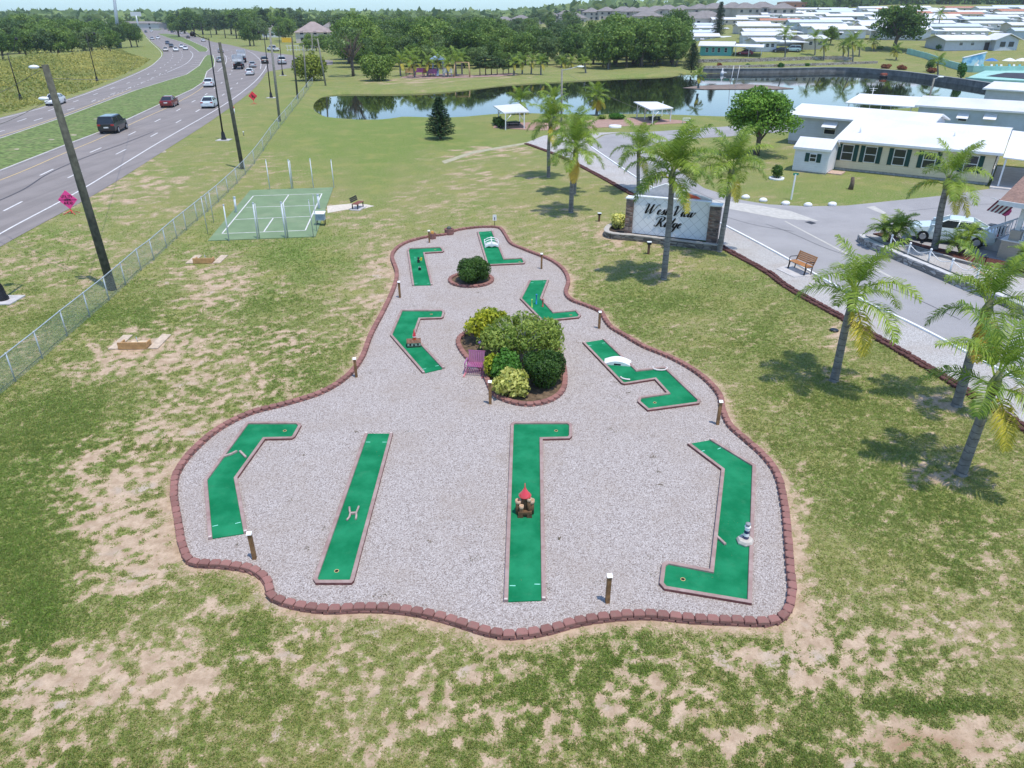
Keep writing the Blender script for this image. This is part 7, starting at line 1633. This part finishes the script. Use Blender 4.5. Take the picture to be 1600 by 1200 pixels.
def car(kind, c, loc, rz, label, cat='car', group=None, sc=1.0):
    K = KINDS[kind]; th = thing({'sedan':'parked_car' if 'parked' in label else 'car','suv':'suv','pickup':'pickup_truck'}[kind], label, cat, loc, rz, group); th.scale = (sc,sc,sc); pm = paint(c)
    f = MB(); f.loft([sec(*s) for s in K['body']]); f.build('body', pm, th)
    x0,x1,z0,w0 = K['lo']; X0,X1,Z1,w1 = K['hi']
    lo = [(x0,-w0,z0-.03),(x1,-w0,z0-.03),(x1,w0,z0-.03),(x0,w0,z0-.03)]; hi = [(X0,-w1,Z1),(X1,-w1,Z1),(X1,w1,Z1),(X0,w1,Z1)]
    f = MB(); f.loft([lo, hi]); f.build('windows', m_glass, th)
    f = MB(); f.loft([[(X0-.06,-w1-.04,Z1-.05),(X1+.08,-w1-.04,Z1-.05),(X1+.08,w1+.04,Z1-.05),(X0-.06,w1+.04,Z1-.05)],[(X0+.1,-w1+.08,Z1+.05),(X1-.12,-w1+.08,Z1+.05),(X1-.12,w1-.08,Z1+.05),(X0+.1,w1-.08,Z1+.05)]])
    for i in range(4): f.tube([lo[i], hi[i]], .045, 5)
    xm = (X0+X1)/2+.05
    for s in (-1,1): f.tube([(xm+.1,s*(w0+.005),z0),(xm,s*(w1+.01),Z1)], .04, 5)
    f.build('roof', pm, th)
    if kind == 'pickup': f = MB(); f.box((-1.85,0,1.08),(1.75,1.6,.05)); f.build('bed', m_dk, th)
    a, b_, r = K['wh']; wy = K['body'][3][3]-.10
    for x in (a,b_):
        for s in (-1,1):
            f = MB(); f.cyl((x,s*(wy-.1),r),(x,s*(wy+.115),r),r,n=16); wl = f.build('wheel', m_tyre, th); f = MB(); f.cyl((x,s*(wy+.10),r),(x,s*(wy+.125),r),r*.62,r*.55,n=12); f.build('rim', m_rim, wl)
    B0, B1 = K['body'][1], K['body'][-2]
    for s in (-1,1):
        f = MB(); f.box((B0[0]-.02,s*B0[3]*.78,B0[2]-.16),(.12,.34,.18)); f.build('tail_light', m_tl, th)
        f = MB(); f.box((B1[0]+.0,s*B1[3]*.80,B1[2]-.08),(.16,.30,.14)); f.build('headlight', m_hl, th)
        f = MB(); f.box((x1-.15,s*(w0+.14),z0+.08),(.16,.2,.13)); f.build('mirror', pm, th)
    f = MB(); f.box((K['body'][0][0]-.012,0,.72),(.02,.5,.14)); f.build('number_plate', m_plate, th)
    f = MB(); f.box((0,0,.27),(K['body'][-1][0]*1.7,1.5,.18)); f.build('underbody', m_dk, th)
    return th
def head(x, y, x2, y2): a = P(x,y); c = P(x2,y2); return math.atan2(c.y-a.y, c.x-a.x)
W_ = (.72,.73,.74); K_ = (.012,.013,.016); S_ = (.42,.44,.46); RD = (.16,.012,.015); SB = (.60,.68,.70); DB = (.03,.05,.09)
ZR = .022
hA = head(170,247,259,201)
def oncar(kind, c, x, y, dirpx, label, **k): p = P(x,y,ZR); return car(kind, c, p, head(*dirpx), label, **k)
oncar('suv', K_, 179,205, (170,226,247,188), 'black suv driving away on the near highway carriageway', cat='suv', sc=1.06)
oncar('sedan', RD, 266,166, (220,187,300,148), 'dark red sedan driving away beside the median', sc=1.05)
oncar('sedan', SB, 329,167, (259,201,345,151), 'pale blue white hatchback driving away in the right lane', sc=1.06)
oncar('sedan', W_, 328,135, (314,152,348,128), 'white sedan driving away near the median tip', sc=1.05)
oncar('sedan', W_, 391,117, (372,129,389,112), 'white sedan following the dump truck', sc=1.0)
oncar('sedan', S_, 395,105, (387,112,386,97), 'silver sedan beside the dump truck', sc=1.0)
oncar('suv', K_, 414,99, (416,104,408,94), 'black suv at the mouth of the side street', cat='suv')
oncar('pickup', W_, 427,80, (440,82,412,80), 'white pickup truck turning out of the side street', cat='pickup', sc=1.15)
oncar('suv', S_, 441,100, (450,104,440,92), 'silver utility vehicle parked on the grass by the lamp', cat='van', sc=1.15)
oncar('sedan', W_, 88,163, (125,148,50,176), 'white car coming toward the camera behind the tall pole', sc=1.08)
for x,y,c,lb in ((259,80,(.55,.5,.45),'pale tan car on the far carriageway, nearest of its cluster'),(275,80,W_,'white car on the far carriageway cluster, front lane'),(268,74,K_,'black car in the middle of the far carriageway cluster'),(262,69,DB,'dark blue car at the back of the far carriageway cluster'),(290,78,W_,'white car beside the turn lane of the far carriageway'),(284,75,W_,'white car just behind the one at the turn lane'),(247,61,W_,'white car farther up the far carriageway'),(238,62,S_,'silver car farther up the far carriageway'),(228,51,K_,'dark car at the far bend'),(237,50,W_,'white van at the far bend'),(226,44,W_,'white car near the vanishing end of the highway'),(228,39,W_,'pale car at the vanishing end of the highway')):
    oncar('sedan', c, x, y, (x,y,x+8,y+8), lb)
for x,y,c,lb in ((294,60,K_,'dark car going away beyond the crossover'),(284,53,W_,'white car going away beyond the crossover'),(269,51,DB,'dark car far up the near carriageway'),(272,44,W_,'white car far up the near carriageway'),(318,65,W_,'white car just past the crossover'),(345,82,S_,'silver car waiting at the median crossover'),(344,97,S_,'silver car in the left turn pocket')):
    oncar('sedan', c, x, y, (x,y,x-10,y-5), lb)
ch = home  # (alias kept short)
a = P(1428,370,ZR); b_ = P(1545,385,ZR); p = a.lerp(b_, .47); th = car('sedan', (.60,.68,.68), p, math.atan2(a.y-b_.y, a.x-b_.x), 'pearl white parked sedan behind the pygmy palms', sc=1.05)
for x,y,c,lb,kd in ((1164,86,(.30,.02,.04),'dark red car under the carport of the teal house','sedan'),(1238,81,(.35,.50,.52),'teal grey van under the open carport','suv'),(1063,78,(.45,.06,.04),'red car beside the dark tree clump','sedan'),(1219,82,K_,'black car in the open carport','sedan')):
    p = G(x,y); car(kd, c, (p.x,p.y,p.z+.05), PI*.9, lb)
# dump trucks
m_tb = M('pale dump body', (.50,.52,.54), .5, .1, 1.5, dirt=(.35,.33,.31)); m_ts = M('grey load bed', (.26,.27,.29), .6, .15)
def dump(x, y, d, c, label, sc=1.0):
    p = P(x,y,ZR); th = thing('dump_truck', label, 'truck', p, head(*d)); th.scale = (sc,sc,sc)
    f = MB(); f.box((-1.2,0,2.05),(6.2,2.5,.15)); f.box((-1.2,-1.2,2.75),(6.2,.12,1.4)); f.box((-1.2,1.2,2.75),(6.2,.12,1.4)); f.box((1.85,0,2.75),(.12,2.3,1.4)); f.box((-4.25,0,2.3),(.12,2.3,.6), tilt=('Y',.25)); f.build('dump_body', m_tb, th)
    f = MB(); f.box((-1.2,0,2.16),(6.0,2.25,.06)); f.build('load_bed', m_ts, th)
    f = MB(); f.loft([sec(2.2,1.0,3.0,1.15), sec(3.6,1.0,3.05,1.15), sec(3.9,1.0,2.2,1.1), sec(5.2,1.0,2.0,.95)]); cb = f.build('cab', paint(c), th); f = MB(); f.loft([[(3.62,-1.0,2.3),(3.62,1.0,2.3),(3.62,1.0,2.95),(3.62,-1.0,2.95)],[(3.95,-1.0,2.25),(3.95,1.0,2.25),(3.68,1.0,2.95),(3.68,-1.0,2.95)]]); f.build('windscreen', m_glass, cb)
    f = MB(); f.box((0,0,1.2),(9,1.0,.5)); f.box((-4.3,0,1.1),(.1,2.4,.7)); f.build('chassis', m_dk, th)
    for xx in (-3.2,-1.9,3.6):
        for s in (-1,1): f = MB(); f.cyl((xx,s*.75,.52),(xx,s*1.22,.52),.52,n=14); wl = f.build('wheel', m_tyre, th); f = MB(); f.cyl((xx,s*1.2,.52),(xx,s*1.24,.52),.28,n=10); f.build('rim', m_rim, wl)
    for s in (-1,1): f = MB(); f.box((-4.37,s*.95,1.25),(.06,.25,.18)); f.build('tail_light', m_tl, th)
dump(374,107,(372,129,387,108), W_, 'pale open dump truck driving away, nearer of the two', .95)
dump(379,97,(384,110,384,92), W_, 'second pale dump truck just ahead of the first', .95)
# street signal at the far junction
p = G(318,60); th = thing('signal_mast', 'dark traffic signal mast over the far junction', 'traffic signal', p); f = MB(); f.cyl((0,0,0),(0,0,8),.15,n=8); f.build('mast', m_black, th); f = MB(); f.tube([(0,0,7.6),(-9,0,8.0)], .1, 6); f.build('arm', m_black, th)
for x in (-8.4,-5): f = MB(); f.box((x,0,7.3),(.5,.4,1.4)); f.build('signal_head', m_black, th)
# ------------------------------------------------------------------ camera, sun, sky, haze
cam = bpy.data.cameras.new('camera'); co_ = bpy.data.objects.new('camera', cam); COL.objects.link(co_)
cam.sensor_fit = 'HORIZONTAL'; cam.sensor_width = 36; cam.lens = 36*F/1600; cam.clip_start = .1; cam.clip_end = 20000
co_.location = (0,0,CAMH); co_.rotation_euler = (PI/2-ALPHA, 0, 0); SC.camera = co_
SUN_EL, SUN_DIR = R(72), Vector((.20,-.20,1)).normalized()      # towards the sun: right of and slightly behind the camera
el = math.asin(SUN_DIR.z); az = math.atan2(SUN_DIR.x, SUN_DIR.y)
sl = bpy.data.lights.new('sun', 'SUN'); sl.energy = 2.35; sl.angle = R(.6); sl.color = (1,.945,.86)
so = bpy.data.objects.new('sun', sl); COL.objects.link(so); so.rotation_euler = SUN_DIR.to_track_quat('Z','Y').to_euler()
w = bpy.data.worlds.new('World'); SC.world = w; w.use_nodes = True; t = w.node_tree
sky = t.nodes.new('ShaderNodeTexSky'); sky.sky_type = 'NISHITA'; sky.sun_disc = False; sky.sun_elevation = el; sky.sun_rotation = az; sky.altitude = 20; sky.air_density = 1.0; sky.dust_density = .25; sky.ozone_density = 4.0
bg = t.nodes['Background']; tn = t.nodes.new('ShaderNodeMix'); tn.data_type = 'RGBA'; tn.blend_type = 'MULTIPLY'; tn.inputs[0].default_value = 1; t.links.new(sky.outputs[0], tn.inputs[6]); tc = t.nodes.new('ShaderNodeTexCoord'); sp = t.nodes.new('ShaderNodeSeparateXYZ'); t.links.new(tc.outputs['Generated'], sp.inputs[0]); mr = t.nodes.new('ShaderNodeMapRange'); mr.inputs[1].default_value = 0; mr.inputs[2].default_value = .09; t.links.new(sp.outputs[2], mr.inputs[0]); mq = t.nodes.new('ShaderNodeMix'); mq.data_type = 'RGBA'; t.links.new(mr.outputs[0], mq.inputs[0]); mq.inputs[6].default_value = (.40,.60,.80,1); mq.inputs[7].default_value = (.87,.89,.91,1); t.links.new(mq.outputs[2], tn.inputs[7]); t.links.new(tn.outputs[2], bg.inputs[0]); bg.inputs[1].default_value = .15
SC.view_settings.view_transform = 'Standard'; SC.view_settings.look = 'None'; SC.view_settings.exposure = .85; SC.view_settings.gamma = 1

# the air: one closed box of thin even haze
hm = bpy.data.materials.new('haze'); hm.use_nodes = True; ht = hm.node_tree; ht.nodes.clear()
ho = ht.nodes.new('ShaderNodeOutputMaterial'); pv = ht.nodes.new('ShaderNodeVolumePrincipled'); pv.inputs['Color'].default_value = (.80,.88,1,1); pv.inputs['Density'].default_value = 1.5e-4; pv.inputs['Anisotropy'].default_value = .2
ht.links.new(pv.outputs[0], ho.inputs['Volume'])
f = MB(); f.box((0,1450,24.0),(8600,3300,54)); o = f.build('haze', hm); tag(o, kind='stuff'); tag(o, 'thin blue haze in the air over the whole place', 'haze')
